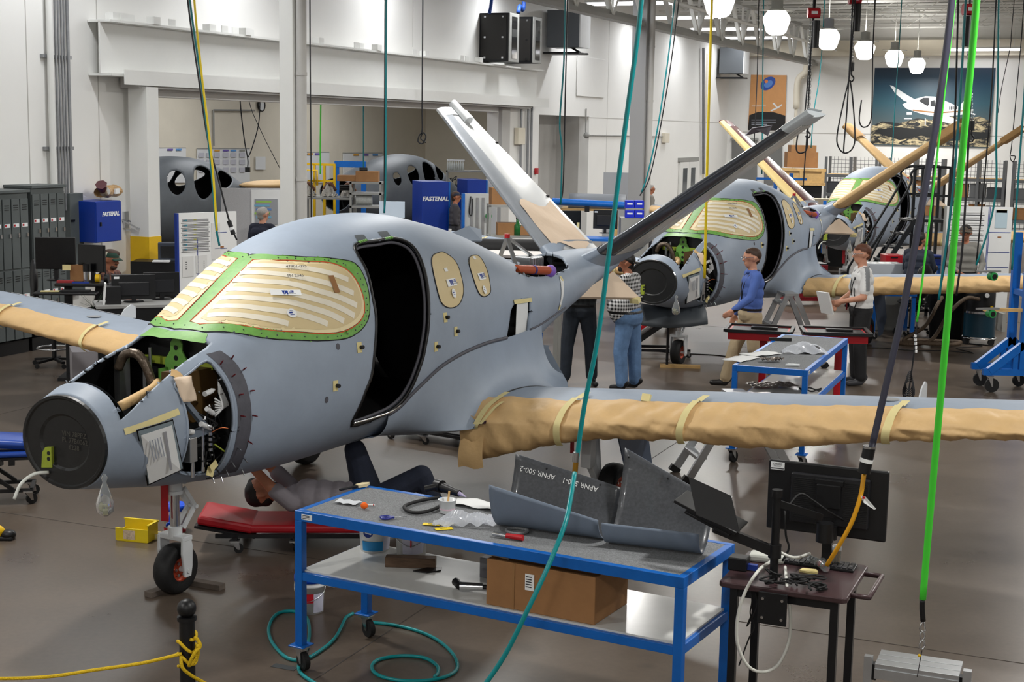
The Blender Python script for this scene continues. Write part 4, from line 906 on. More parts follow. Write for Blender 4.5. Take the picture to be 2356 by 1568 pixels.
part('tow_lug', MB().tube([(-.08,-.06+.028*math.cos(t),.83+.028*math.sin(t)) for t in np.linspace(0,2*PI,13)[:-1]], .009, 6, closed=True), M_blackm)
# main gear
for s in (1, -1):
    X, Y = 1.62*s, 3.45
    tyre(.21, .16, .10, (X, Y+.16, .21), 'm', None)
    ml = MB(); ml.bar((X-.13*s,Y+.16,.21),(X-.13*s,Y-.05,.46),.06,.07); ml.bar((X-.13*s,Y-.08,.42),(X-.10*s,Y-.12,.86),.09,.10); ml.cyl((X-.13*s,Y+.14,.24),(X-.12*s,Y+.02,.80),.03,n=10); ml.cyl((X-.2*s,Y+.16,.21),(X,Y+.16,.21),.02,n=8)
    part('main_gear_leg', ml, M_finwh, bev=.006)
    dr = MB(); dr.add([(X+.20*s,Y-.28,.86),(X+.20*s,Y+.30,.86),(X+.24*s,Y+.40,.40),(X+.24*s,Y+.20,.16),(X+.24*s,Y+.02,.16),(X+.22*s,Y-.10,.45)], [(0,1,2,3,4,5)]); part('gear_door', dr, mat('door_bluegrey', (78,90,110), .5), thick=.012)
    st_ = MB(); st_.box((X-.22*s,Y-.2,.66), (.012,.05,.22)); part('red_streamer', st_, M_red)
# ------------------------------------------------------------------ V tail
FR, FT = Vector((.27,5.86,1.95)), Vector((2.14,6.74,3.40)); CR, CT = 1.18, .64
SD = Vector((FT.x-FR.x, 0, FT.z-FR.z)).normalized(); ND = Vector((-SD.z, 0, SD.x))
def vpt(s, u, t, off=0., th=.11):
    le = FR.lerp(FT, u); c = CR+(CT-CR)*u; x = t*t; y = af(x, th)*c*(1 if t >= 0 else -1)+off*(1 if t >= 0 else -1)
    p = le+Vector((0, x*c-(off if x < .02 else 0), 0))+ND*y; return Vector((s*p.x, p.y, p.z))
def fin(s, u0=0., u1=1., t0=-1., t1=1., off=0., nu=14, nt=41):
    mb = MB(); mb.grid(lambda u, v: vpt(s, u0+(u1-u0)*u, t0+(t1-t0)*v, off), nu, nt); return mb
def closed_fin(s, u0, u1, off=0.):
    mb = fin(s, u0, u1, -1, 1, off); mb.add([vpt(s, u1, t, off) for t in np.linspace(-1,1,41)], [tuple(range(41))]); return mb
def fins(reg, style):
    # style: 'raw' first aircraft, 'maroon' second, 'wrapped' third
    for s in (-1, 1):
        if style == 'raw':
            f = reg('tail_fin', closed_fin(s, -.06, .955), M_finwh if s < 0 else M_silver, fixn=True)
            if s < 0:
                reg('fin_leading_edge', fin(s, -.02, .955, -.5, .5, .004), M_silver, f); 
                reg('trim_tab', MB().box(vpt(s, .35, .985), (.03,.05,.02)), M_black, f); reg('trim_tab', MB().box(vpt(s, .75, .985), (.03,.05,.02)), M_black, f)
                mm = MB(); mm.grid(lambda u, v: vpt(s, -.01+.30*u+.03*math.sin(7*v), .34+.60*v, .010+.004*math.sin(9*u+5*v)), 14, 12); reg('masking_sheet', mm, M_beige, f)
            else:
                reg('fin_leading_edge', fin(s, 0, .955, -.46, .75, .004), mat('dark_grey_gloss', (84,88,96), .18, .3), f)
                mm = MB(); mm.grid(lambda u, v: vpt(s, .02+.92*u, -.97+.46*v, .008+.006*math.sin(31*v+3*u)*math.sin(5*u)), 30, 14); reg('film_wrap', mm, mat('crinkled_film', (222,222,218), .2), f)
                mm = MB(); mm.grid(lambda u, v: vpt(s, .0+.30*u, .70+.28*v, .02), 8, 6); reg('masking_sheet', mm, M_kraftd, f)
            cp = reg('fin_tip_cap', closed_fin(s, .94, 1.0, .006), M_finwh if s < 0 else mat('pale_grey_cap', (196,203,207), .35), f, fixn=True)
            if s > 0:
                mm = fin(s, .89, 1.01, -.45, .9, .012, 4, 20); reg('balance_horn', mm, mat('pale_grey_cap', (196,203,207), .35), f)
            else:
                mm = MB(); a_, b_ = vpt(s, .88, .72, .03), vpt(s, 1.02, .72, .03); mm.cyl(a_, b_, .055, .05, n=14); reg('balance_horn', mm, M_finwh, f)
        elif style == 'maroon' and s < 0:
            f = reg('tail_fin', closed_fin(s, -.06, 1.0), M_maroon, fixn=True); reg('paper_wrap', fin(s, .0, .99, -.5, .46, .012), mat('cream_paper', (226,202,140), .6, bump=.2, bscale=9), f)
            mm = MB(); B = vpt(s, .80, .8, .02); mm.add([B, B+Vector((.12,.02,.14)), B+Vector((.42,.25,.20)), B+Vector((.34,.25,.0)), B+Vector((.22,.2,.08))], [(0,1,2,3,4)]); reg('hinge_arm', mm, M_ring, f, thick=.02)
        else:
            f = reg('tail_fin', closed_fin(s, -.06, 1.0), M_kraft, fixn=True); reg('paper_wrap', fin(s, .06, .99, -.97, .97, .014), M_kraft, f)
            mm = fin(s, .80, 1.02, -1, 1, .05, 4, 24); reg('paper_hood', mm, M_kraftd, f)
for s in (-1, 1):                       # fin root blends
    def fr_(u, v):
        t = -1+2*v; a = vpt(s, .03, t, .012); b = Vector((s*(.10+.17*abs(math.cos(PI*v))*.6), 5.72+1.22*t*t, 1.86-.10*(1 if t < 0 else -.9)*math.sin(PI*min(1,abs(t)))*1.1))
        q_ = b.lerp(a, u); return q_
    part('fin_root_fairing', MB().grid(fr_, 8, 31), M_prim)
fins(own, 'raw')
# ventral fins
for s in (1, -1):
    vf = MB(); A, B, Cc = Vector((.20*s,5.62,1.53)), Vector((.30*s,6.28,1.74)), Vector((.62*s,6.26,1.49))
    vf.slab([A, B, Cc] if s > 0 else [A, Cc, B], .03); f = part('ventral_fin', vf, M_beige)
    mk = MB(); k = .016; mk.slab([v+Vector((-.01*s,-.01,k)) for v in ([A.lerp(Cc,.12), B.lerp(A,.1), Cc] if s > 0 else [A.lerp(Cc,.12), Cc, B.lerp(A,.1)])], .003); part('masking_sheet', mk, M_beige, f)
    tb_ = MB(); tb_.box(Cc+Vector((-.02*s,-.05,-.0)), (.10,.06,.05), rx=.4); part('tape_bit', tb_, M_tape, f)
# ------------------------------------------------------------------ the two airframes further along the line
def airframe(pos, label, style, rz=-PS):
    root = thing('jet_airframe', label, 'aircraft', pos, rz, 'jet airframes on the assembly line'); mp = {AC: root}
    for o in COMMON:
        c = o.copy(); C.objects.link(c); c.parent = mp.get(o.parent, root); mp[o] = c
    def reg(name, mb, m, parent=None, **k): return obj(name, mb, m, parent or root, **k)
    fins(reg, style); pap_parts(1, .95, 5.85, lambda l: .03, ((1.4,.05),), .6, reg); return root
J2 = airframe(P2, 'primed jet fuselage with one maroon tail fin, beside the man in the blue shirt', 'maroon')
J3 = airframe(P3, 'primed jet fuselage with both tail fins wrapped in kraft paper, behind black rolling stairs', 'wrapped')
# ================================================================== people
def V3(*a): return Vector(a)
class Body:
    def __init__(s): s.sh = []
    def cap(s, a, b, ra, rb, m): s.sh.append((Vector(a), Vector(b), ra, rb, m)); return s
    def hand(s, w, d, n, m, curl=.5, thumb=1, k=1.):        # wrist, direction, palm normal
        w, d, n = Vector(w), Vector(d).normalized(), Vector(n).normalized(); x = d.cross(n).normalized()*thumb
        s.cap(w, w+d*.03, .024*k, .026*k, m)
        for o in (-.024, 0, .022): s.cap(w+d*.03+x*o*.8*k, w+d*.085*k+x*o*k, .016*k, .015*k, m)
        for i, (o, l) in enumerate(((.030,.075),(.010,.085),(-.010,.078),(-.029,.06))):
            a = w+d*.085*k+x*o*k; c = curl*1.3; d1 = (d*math.cos(c)+n*math.sin(c)); b = a+d1*l*.5*k; d2 = d*math.cos(c*2)+n*math.sin(c*2)
            s.cap(a, b, .0105*k, .0098*k, m); s.cap(b, b+d2*l*.5*k, .0098*k, .0085*k, m)
        a = w+d*.03+x*.030*k; b = a+(d*.7+x*.6+n*.35)*.04*k; s.cap(a, b, .014*k, .012*k, m); s.cap(b, b+(d*.85+x*.1+n*.5)*.032*k, .012*k, .010*k, m)
        return s
    def head(s, c, f, up, skin, hair, k=1., hairlen=1, cap=None, beard=False):
        c, f, up = Vector(c), Vector(f).normalized(), Vector(up); up = (up-f*up.dot(f)).normalized(); y = up.cross(f)
        P = lambda a, b, h: c+(f*a+y*b+up*h)*k
        s.cap(P(-.025,0,.03), P(.02,0,.03), .088*k, .086*k, skin); s.cap(P(.03,0,.0), P(.045,0,-.075), .068*k, .042*k, skin); s.cap(P(.0,0,-.02), P(.02,0,-.06), .07*k, .055*k, skin)
        s.cap(P(.095,0,.005), P(.112,0,-.022), .010*k, .016*k, skin)
        for q in (-1, 1):
            s.cap(P(-.005,.083*q,-.02), P(-.012,.088*q,.012), .012*k, .017*k, skin); s.cap(P(.083,.02*q,.03), P(.075,.05*q,.028), .014*k, .012*k, skin)
        s.cap(P(.083,-.018,-.058), P(.083,.018,-.058), .012*k, .012*k, skin)
        if hair is not None:
            s.cap(P(-.035,0,.045), P(.0,0,.055), .090*k, .087*k, hair); s.cap(P(-.045,0,.02), P(-.052,0,-.03*hairlen), .078*k, .060*k, hair); s.cap(P(.0,-.03,.09), P(.05,.03,.085), .045*k, .045*k, hair)
        if beard: s.cap(P(.055,-.02,-.085), P(.055,.02,-.085), .035*k, .035*k, hair); s.cap(P(.092,-.02,-.043), P(.092,.02,-.043), .010*k, .010*k, hair)
        s.hc = (c, f, y, up, k); return s
    def build(s, name, mats, parent, voxel=.0105, rule=None):
        bm = bmesh.new()
        for a, b, ra, rb, m in s.sh:
            mb = MB(); d = b-a; L = d.length; x, y = frame_of(d if L > 1e-6 else Vector((0,0,1))); z = d.normalized() if L > 1e-6 else Vector((0,0,1)); n = 12; rows = []
            for i in range(5): t = -PI/2+PI/2*i/4; rows.append((a+z*ra*math.sin(t), ra*math.cos(t)))
            for i in range(5): t = PI/2*i/4; rows.append((b+z*rb*math.sin(t), rb*math.cos(t)))
            vs = [p+(x*math.cos(2*PI*j/n)+y*math.sin(2*PI*j/n))*max(r, 1e-4) for p, r in rows for j in range(n)]
            vv = [bm.verts.new(v) for v in vs]
            for i in range(9):
                for j in range(n): bm.faces.new((vv[i*n+j], vv[i*n+(j+1) % n], vv[(i+1)*n+(j+1) % n], vv[(i+1)*n+j]))
            bm.faces.new(vv[:n][::-1]); bm.faces.new(vv[9*n:])
        bmesh.ops.recalc_face_normals(bm, faces=bm.faces)
        me = bpy.data.meshes.new(name); bm.to_mesh(me); bm.free()
        t = bpy.data.objects.new('tmp', me); C.objects.link(t)
        md = t.modifiers.new('r', 'REMESH'); md.mode = 'VOXEL'; md.voxel_size = voxel
        sm = t.modifiers.new('s', 'SMOOTH'); sm.iterations = 4; sm.factor = .5
        me2 = bpy.data.meshes.new_from_object(t.evaluated_get(bpy.context.evaluated_depsgraph_get())); bpy.data.objects.remove(t); bpy.data.meshes.remove(me)
        nf = len(me2.polygons); cen = np.empty(nf*3); me2.polygons.foreach_get('center', cen); cen = cen.reshape(-1, 3)
        best = np.full(nf, 9.); idx = np.zeros(nf, int)
        for a, b, ra, rb, m in s.sh:
            A, Dv = np.array(a), np.array(b-a); tt = np.clip(((cen-A)@Dv)/(Dv@Dv+1e-9), 0, 1); dd = np.linalg.norm(cen-(A+tt[:,None]*Dv), axis=1)-(ra+(rb-ra)*tt); k = dd < best; best[k] = dd[k]; idx[k] = m
        if rule: idx = rule(cen, idx)
        me2.materials.clear(); me2.name = name; o = obj(name, me2, mats, parent)
        me2.polygons.foreach_set('material_index', idx.astype(np.int32)); me2.polygons.foreach_set('use_smooth', np.ones(nf, bool)); me2.update()
        return o
SKIN = mat('skin', (196,142,116), .55, var=.06, scale=20); SKIN2 = mat('skin_tanned', (172,112,84), .55, var=.08, scale=20)
HBR = mat('hair_brown', (62,42,30), .6, var=.2, scale=60); HGR = mat('hair_grey', (146,142,136), .6, var=.2, scale=60); HDK = mat('hair_dark', (26,22,20), .6, var=.2, scale=60)
def plaid(name, c0, c1, sc=18, hard=True):
    m = bpy.data.materials.new(name); m.use_nodes = True; nt = m.node_tree; b = nt.nodes['Principled BSDF']; b.inputs['Roughness'].default_value = .85
    tc = nt.nodes.new('ShaderNodeTexCoord'); sp = nt.nodes.new('ShaderNodeSeparateXYZ'); nt.links.new(tc.outputs['Object'], sp.inputs[0]); w = []
    for ax in ((0,1),(2,)):
        s_ = nt.nodes.new('ShaderNodeMath'); s_.operation = 'ADD'
        if ax == (0,1): nt.links.new(sp.outputs[0], s_.inputs[0]); nt.links.new(sp.outputs[1], s_.inputs[1])
        else: nt.links.new(sp.outputs[2], s_.inputs[0]); s_.inputs[1].default_value = 0
        mu = nt.nodes.new('ShaderNodeMath'); mu.operation = 'MULTIPLY'; mu.inputs[1].default_value = sc; fr = nt.nodes.new('ShaderNodeMath'); fr.operation = 'FRACT'; gt = nt.nodes.new('ShaderNodeMath'); gt.operation = 'GREATER_THAN'; gt.inputs[1].default_value = .5
        nt.links.new(s_.outputs[0], mu.inputs[0]); nt.links.new(mu.outputs[0], fr.inputs[0]); nt.links.new(fr.outputs[0], gt.inputs[0]); w.append(gt)
    ad = nt.nodes.new('ShaderNodeMath'); ad.operation = 'ADD'; nt.links.new(w[0].outputs[0], ad.inputs[0]); nt.links.new(w[1].outputs[0], ad.inputs[1]); hf = nt.nodes.new('ShaderNodeMath'); hf.operation = 'MULTIPLY'; hf.inputs[1].default_value = .5; nt.links.new(ad.outputs[0], hf.inputs[0])
    r = nt.nodes.new('ShaderNodeValToRGB'); r.color_ramp.interpolation = 'CONSTANT'; e = r.color_ramp.elements; e[0].color = (*lin(c0), 1); e[1].position = .75; e[1].color = (*lin(c1), 1); x = e.new(.25); x.color = (*[(p+q)/2 for p, q in zip(lin(c0), lin(c1))], 1)
    nt.links.new(hf.outputs[0], r.inputs[0]); nt.links.new(r.outputs[0], b.inputs['Base Color']); return m
def jeans(n, c): return mat(n, c, .85, var=.25, scale=7, bump=.3, bscale=14)
def cloth(n, c): return mat(n, c, .85, var=.06, scale=5, bump=.45, bscale=9)
# mats order: 0 skin 1 hair 2 shirt 3 trousers 4 shoes 5 belt
def person(label, loc, rz, mats, sh=1.78, J=None, belly=0., bare=False, hairlen=1, face=(1,0,0), beard=False, legs=True, hand_kw=None, sleeves=True, group=None, belt=True, hair=True, voxel=.0105, fat=1.09, paint=None):
    j = dict(pel=(0,0,.95), che=(0,0,1.27), nek=(0,0,1.47), hed=(.025,0,1.63), sl=(0,.185,1.42), sr=(0,-.185,1.42), el=(-.02,.23,1.14), er=(-.02,-.23,1.14), wl=(.06,.24,.90), wr=(.06,-.24,.90),
             hl=(0,.095,.92), hr=(0,-.095,.92), kl=(.02,.10,.50), kr=(.02,-.10,.50), al=(-.01,.10,.09), ar=(-.01,-.10,.09), tl=(.15,.12,.035), tr=(.15,-.12,.035))
    j.update(J or {}); j = {k: Vector(v) for k, v in j.items()}; t = thing('person', label, 'person', loc, rz, group); t.scale = (sh/1.78,)*3
    B = Body(); y = (j['sl']-j['sr']).normalized(); ax = (j['nek']-j['pel']).normalized(); fw = y.cross(ax)
    B.cap(j['nek']-ax*.03, j['hed']-ax*.04, .058, .056, 0)
    B.cap(j['sl']-y*.02, j['sr']+y*.02, .066*fat, .066*fat, 2); B.cap(j['che']+y*.085*fat+ax*.06, j['che']-y*.085*fat+ax*.06, .112*fat, .112*fat, 2); B.cap(j['che']+y*.08*fat-ax*.06, j['che']-y*.08*fat-ax*.06, .115*fat, .115*fat, 2)
    B.cap(j['nek']-ax*.02, j['nek']-ax*.05, .062, .09, 2)
    md = j['pel'].lerp(j['che'], .45); B.cap(md+y*.075*fat+fw*belly*.6, md-y*.075*fat+fw*belly*.6, .118*fat+belly*.5, .118*fat+belly*.5, 2)
    lo = j['pel'].lerp(j['che'], .2); B.cap(lo+y*.075+fw*belly*.5, lo-y*.075+fw*belly*.5, .118*fat+belly*.4, .118*fat+belly*.4, 2)
    if legs:
        B.cap(j['pel']+y*.07-ax*.01, j['pel']-y*.07-ax*.01, .124*fat+belly*.2, .124*fat+belly*.2, 3)
        for q in 'lr':
            B.cap(j['h'+q], j['k'+q], .104*fat, .078*fat, 3); B.cap(j['k'+q], j['a'+q]+(j['k'+q]-j['a'+q])*.08, .078*fat, .068*fat, 3)
            B.cap(j['a'+q]+(j['t'+q]-j['a'+q])*-.3-V3(0,0,.045)*0, j['a'+q]-V3(0,0,.03), .045, .045, 4); B.cap(j['a'+q]-V3(0,0,.04), j['t'+q], .045, .036, 4)
    for q in 'lr':
        s_, e_, w_ = j['s'+q], j['e'+q], j['w'+q]
        if bare: m_ = s_.lerp(e_, .72); B.cap(s_, m_, .064, .064, 2); B.cap(m_, e_, .046, .043, 0); B.cap(e_, w_, .043, .030, 0)
        else: B.cap(s_, e_, .064, .052, 2); B.cap(e_, w_.lerp(e_, .06), .052, .040, 2)
        d = (w_-e_).normalized(); kw = dict(curl=.35); kw.update((hand_kw or {}).get(q, {})); nn = kw.pop('n', -y if q == 'l' else y); B.hand(w_, kw.pop('d', d), nn, 0, thumb=(1 if q == 'l' else -1), **kw)
    B.head(j['hed'], face, ax, 0, 1 if hair else None, hairlen=hairlen, beard=beard)
    zb = j['pel'].z+.055
    def rule(c, i):
        if belt and legs: k = (c[:,2] > zb-.016) & (c[:,2] < zb+.02) & ((i == 2) | (i == 3)); i = i.copy(); i[k] = 5
        if paint is not None: i = i.copy(); i[paint(c, i)] = 6
        return i
    body = B.build('body', mats, t, rule=rule, voxel=voxel)
    c, f, yy, up, k = B.hc
    for s_ in (-1, 1):
        p = c+f*.088+yy*.033*s_+up*.012; e = obj('eye', MB().sph(p, .010, 8), mat('eye_white', (210,205,200), .3), t); obj('iris', MB().sph(p+f*.006, .006, 6), HDK, e)
    t_head[t.name] = (c, f, yy, up); return t
t_head = {}
def glasses(t, dark=False):
    c, f, y, u = t_head[t.name]; m = MB(); P = lambda a, b, h: c+f*a+y*b+u*h
    for s in (-1, 1):
        m.tube([P(.108,.036*s+.026*math.cos(a),.012+.017*math.sin(a)) for a in np.linspace(0,2*PI,13)[:-1]], .0028, 5, closed=True); m.cyl(P(.106,.062*s,.018), P(-.01,.092*s,.018), .0025, n=5)
    m.cyl(P(.11,-.01,.016), P(.11,.01,.016), .0025, n=5); obj('glasses', m, M_black if dark else M_chrome, t)
def ballcap(t, m1, m2=None, back=False, brim=True):
    c, f, y, u = t_head[t.name]; 
    T = basis(c+u*.045-f*.008, f, y); n = 16
    def fn(a, b): th = a*2*PI; ph = b*PI/2; return T @ Vector((.112*math.cos(th)*math.cos(ph), .098*math.sin(th)*math.cos(ph), .082*math.sin(ph)))
    if m2:
        obj('cap_crown', MB().grid(lambda a, b: fn(a*.5-.25, b), 12, 7), m1, t); obj('cap_mesh', MB().grid(lambda a, b: fn(a*.5+.25, b), 12, 7), m2, t)
    else: obj('cap_crown', MB().grid(fn, 20, 7), m1, t)
    if brim:
        s = -1 if back else 1; obj('cap_brim', MB().grid(lambda a, b: T @ Vector((s*(.085+(.085)*b*math.cos((a-.5)*2.2)), (a-.5)*.19*(1-.12*b), .0-.02*b-.02*(2*a-1)**2)), 10, 4), m1, t, thick=.005)
def lanyard(t, j=1.40, badge=True):
    m = MB(); m.tube([(-.06,.07,1.49),(.06,.085,1.44),(.125,.05,1.30),(.135,.0,1.12)], .006, 5, k=5); m.tube([(-.06,-.07,1.49),(.06,-.085,1.44),(.125,-.05,1.30),(.135,.0,1.12)], .006, 5, k=5); obj('lanyard', m, M_black, t)
    if badge: obj('badge', MB().box((.14,0,1.06), (.006,.055,.09)), M_paper, t)
# man in the blue shirt, striding left
p = atz(1722, 893)
pb = person('man in blue shirt and khaki trousers striding past the bench', p, PI+.12, [SKIN, HBR, cloth('blue_shirt', (74,100,168)), cloth('khaki', (170,152,122)), mat('shoe_black', (26,24,24), .4), mat('belt_dark', (34,26,22), .4)], 1.80,
    dict(pel=(.02,0,.95), er=(.02,-.25,1.13), wr=(.13,-.25,.91), el=(.10,.26,1.16), wl=(.30,.26,1.02), kl=(-.02,.10,.52), al=(-.30,.10,.20), tl=(-.22,.11,.05), kr=(.16,-.10,.53), ar=(.28,-.10,.10), tr=(.44,-.11,.06)), face=(1,.1,0), hand_kw={'l': dict(curl=.3)}, hairlen=.5)
glasses(pb); lanyard(pb); obj('collar', MB().lathe([(.068,1.455),(.085,1.44),(.075,1.49)], n=16), MATS['blue_shirt'], pb, thick=.006)
# man in the white polo with papers
p = atz(1972, 884)
pp_ = person('man in white polo shirt with grey shoulder band holding papers', p, PI+.05, [SKIN, mat('hair_auburn', (88,50,32), .6, var=.2, scale=60), cloth('white_polo', (222,222,220)), cloth('black_trousers', (30,30,32)), mat('shoe_grey', (58,58,62), .5), mat('belt_dark', (34,26,22), .4), mat('band_grey', (128,130,132), .8)], 1.84,
    dict(el=(.05,.25,1.12), wl=(.28,.14,1.06), er=(.06,-.25,1.12), wr=(.27,-.14,1.00)), bare=True, face=(1,0,-.05), belt=False, paint=lambda c, i: (i == 2) & (np.abs(c[:,0]-.01) < .028) & (np.abs(c[:,1]) > .12) & (c[:,2] > 1.2), hand_kw={'l': dict(n=(0,-1,0), curl=.6), 'r': dict(n=(0,1,0), curl=.6)}, hairlen=.5)
glasses(pp_); lanyard(pp_, badge=False)
bd = MB(); bd.tube([(.125,.09,1.22),(.13,.13,1.14),(.11,.165,1.06),(.12,.12,.98)], .007, 5, k=4); obj('dark_piping', bd, M_black, pp_); obj('chest_emblem', MB().box((.118,.08,1.34), (.005,.05,.035)), M_black, pp_)
pr = thing('paper_sheaf', 'white sheets held by the man in the white polo', 'papers', p+Vector((-.47,-.02,1.06)), PI+.05); obj('sheet', MB().box((0,0,0), (.02,.22,.30), ry=.35, rz=.5), M_paper, pr)
# man in the check shirt working at the tail
p = atz(1441, 896)
pcx = person('stout man in black and white check shirt reaching up to the ventral fin', p, PI-.5, [SKIN2, HDK, plaid('check_shirt', (24,24,26), (206,206,206), 22), jeans('blue_jeans', (92,122,160)), mat('shoe_black', (26,24,24), .4), M_black], 1.74,
    dict(che=(.02,0,1.27), hed=(.06,0,1.62), el=(.24,.25,1.30), wl=(.40,.10,1.50), er=(.22,-.25,1.32), wr=(.36,-.08,1.50), kl=(.04,.13,.50), kr=(-.04,-.13,.50), al=(.0,.14,.09), ar=(-.05,-.15,.09)), belly=.10, fat=1.17, bare=True, face=(1,.45,.10), hand_kw={'l': dict(d=(.8,-.5,.3), n=(0,-1,-.3), curl=.6), 'r': dict(d=(.8,.5,.3), n=(0,1,-.3), curl=.6)}, beard=True)
glasses(pcx, True); ballcap(pcx, M_black, back=True); obj('watch', MB().cyl((.37,.125,1.465),(.385,.112,1.48),.036,n=12), M_black, pcx)
# man in dark clothes behind the tail
p = atz(1330, 885); pd = person('man in dark plaid shirt and dark jeans standing behind the tail', p, -PI/2+.1, [SKIN2, HDK, plaid('dark_plaid', (20,22,24), (44,48,50), 16), jeans('dark_jeans', (34,40,48)), mat('shoe_black', (26,24,24), .4), M_black], 1.80,
    dict(kl=(.0,.15,.50), kr=(.0,-.15,.50), al=(0,.17,.09), ar=(0,-.17,.09), tl=(.15,.2,.035), tr=(.15,-.2,.035), el=(.12,.24,1.2), wl=(.3,.15,1.3), er=(.12,-.24,1.2), wr=(.3,-.15,1.3)))
obj('badge', MB().box((.14,.02,1.17), (.01,.07,.10)), M_paper, pd)
# grey-shirt technician behind the second wing
p = atd(2212, 700, 23.6); p.z = 0
pg = person('technician in grey work shirt and cap beside the right-hand whiteboard', p, -PI/2-.25, [SKIN2, HDK, cloth('grey_work_shirt', (120,118,112)), cloth('dark_trousers', (48,48,52)), mat('shoe_black', (26,24,24), .4), M_black], 1.82,
    dict(el=(.05,.28,1.16), wl=(.22,.22,1.02), er=(.05,-.28,1.16), wr=(.24,-.10,1.04)))
ballcap(pg, mat('cap_olive', (74,68,58), .8)); glasses(pg, True)
# seated worker with ear defenders seen from behind (right)
def earmuff(t, m):
    c, f, y, u = t_head[t.name]
    for s in (-1, 1): obj('ear_cup', MB().cyl(c+y*.075*s, c+y*.115*s, .036, n=12), m, t)
    obj('head_band', MB().tube([c+y*.10*math.cos(a)+u*(.03+.11*math.sin(a)) for a in np.linspace(0, PI, 11)], .008, 6), M_black, t)
p = atd(2107, 690, 23.9); p.z = 0
SIT = dict(pel=(-.05,0,.52), che=(-.02,0,.84), nek=(.0,0,1.04), hed=(.03,0,1.20), sl=(0,.185,.99), sr=(0,-.185,.99), el=(.08,.24,.74), er=(.08,-.24,.74), wl=(.32,.18,.74), wr=(.32,-.18,.74), hl=(-.03,.095,.50), hr=(-.03,-.095,.50), kl=(.40,.12,.50), kr=(.40,-.12,.50), al=(.38,.12,.10), ar=(.38,-.12,.10), tl=(.53,.13,.04), tr=(.53,-.13,.04))
J_ = dict(SIT); p.z = .30
ps = person('seated worker with dark hair seen from behind, beyond the second wing', p, .9, [SKIN2, HDK, cloth('navy_work_shirt', (40,46,58)), cloth('dark_trousers', (48,48,52)), M_black, M_black], 1.80, J_, belt=False)
# man in the trucker cap at the desk
p = atd(254, 760, 18.9); p.z = .22
pf = person('man in flannel shirt and trucker cap sitting at the computer desk', p, -.25, [SKIN2, HBR, plaid('brown_flannel', (58,34,30), (112,70,56), 13), jeans('blue_jeans', (92,122,160)), M_black, M_black], 1.80, SIT, belt=False, face=(1,-.1,-.15), beard=True)
ballcap(pf, mat('cap_green', (26,58,46), .8), mat('cap_mesh_white', (196,190,170), .9))
# man in navy polo, from behind
p = atd(605, 700, 25.4); p.z = 0
pn = person('grey-haired man in navy polo seen from behind at the partition', p, PI/2-.35, [SKIN, HGR, cloth('navy_polo', (24,28,44)), cloth('dark_trousers', (48,48,52)), M_black, M_black], 1.80, None, bare=True, face=(1,-.35,0)); glasses(pn, True)
# headphones person, suit man, far workers
p = atd(947, 640, 22.5); p.z = .18
ph = person('seated worker with tan ear defenders beside the blue vending cabinet', p, PI-.4, [SKIN, HBR, cloth('dark_grey_tee', (62,60,64)), cloth('dark_trousers', (48,48,52)), M_black, M_black], 1.78, SIT, belt=False); earmuff(ph, mat('ear_cup_tan', (206,178,130), .6))
p = atd(1494, 500, 40.5); p.z = 0
po = person('elderly man in grey suit jacket standing beyond the first tail', p, .15, [SKIN2, HGR, cloth('grey_jacket', (134,130,122)), cloth('dark_trousers', (48,48,52)), M_black, M_black], 1.76, None, face=(1,0,.1), belt=False, voxel=.014); glasses(po, True)
p = atd(1833, 520, 33.5); p.z = 0
pw_ = person('worker in navy shirt and tan cap behind the second airframe', p, 1.2, [SKIN2, HBR, cloth('navy_polo', (24,28,44)), cloth('dark_trousers', (48,48,52)), M_black, M_black], 1.66, None, voxel=.014); ballcap(pw_, mat('cap_tan', (120,98,76), .8))
p = atd(1046, 520, 33.5); p.z = 0
pw2 = person('worker in dark cap standing at the second bay fuselage', p, .2, [SKIN2, HBR, cloth('dark_grey_tee', (62,60,64)), cloth('dark_trousers', (48,48,52)), M_black, M_black], 1.78, None, voxel=.014); ballcap(pw2, mat('cap_navy', (30,36,54), .8))
# mechanic lying on the creeper under the first airframe
CRP = Vector((-1.80, 11.0, 0)); CRZ = .06
LIE = dict(pel=(.62,.0,.33), che=(.30,.0,.36), nek=(.08,0,.38), hed=(-.10,0,.40), sl=(.14,.19,.36), sr=(.14,-.19,.36), el=(-.06,.20,.56), er=(-.02,-.22,.50), wl=(-.28,.14,.68), wr=(-.24,-.14,.72),
           hl=(.70,.10,.32), hr=(.70,-.10,.32), kl=(.60,.16,.70), kr=(1.12,-.12,.56), al=(.84,.20,.13), ar=(1.30,-.10,.15), tl=(.95,.24,.06), tr=(1.42,-.10,.08))
pm = person('mechanic in grey T-shirt lying on the red creeper, arms raised to the belly', CRP, CRZ, [SKIN2, HDK, cloth('heather_grey_tee', (134,128,134)), jeans('navy_jeans', (32,38,54)), M_black, M_black], 1.78, LIE, bare=True, face=(.15,0,1), belt=False, beard=True, hand_kw={'l': dict(n=(0,-1,0), d=(-.6,0,.8), curl=.4), 'r': dict(n=(0,1,0), d=(-.6,0,.8), curl=.4)}, voxel=.0085)
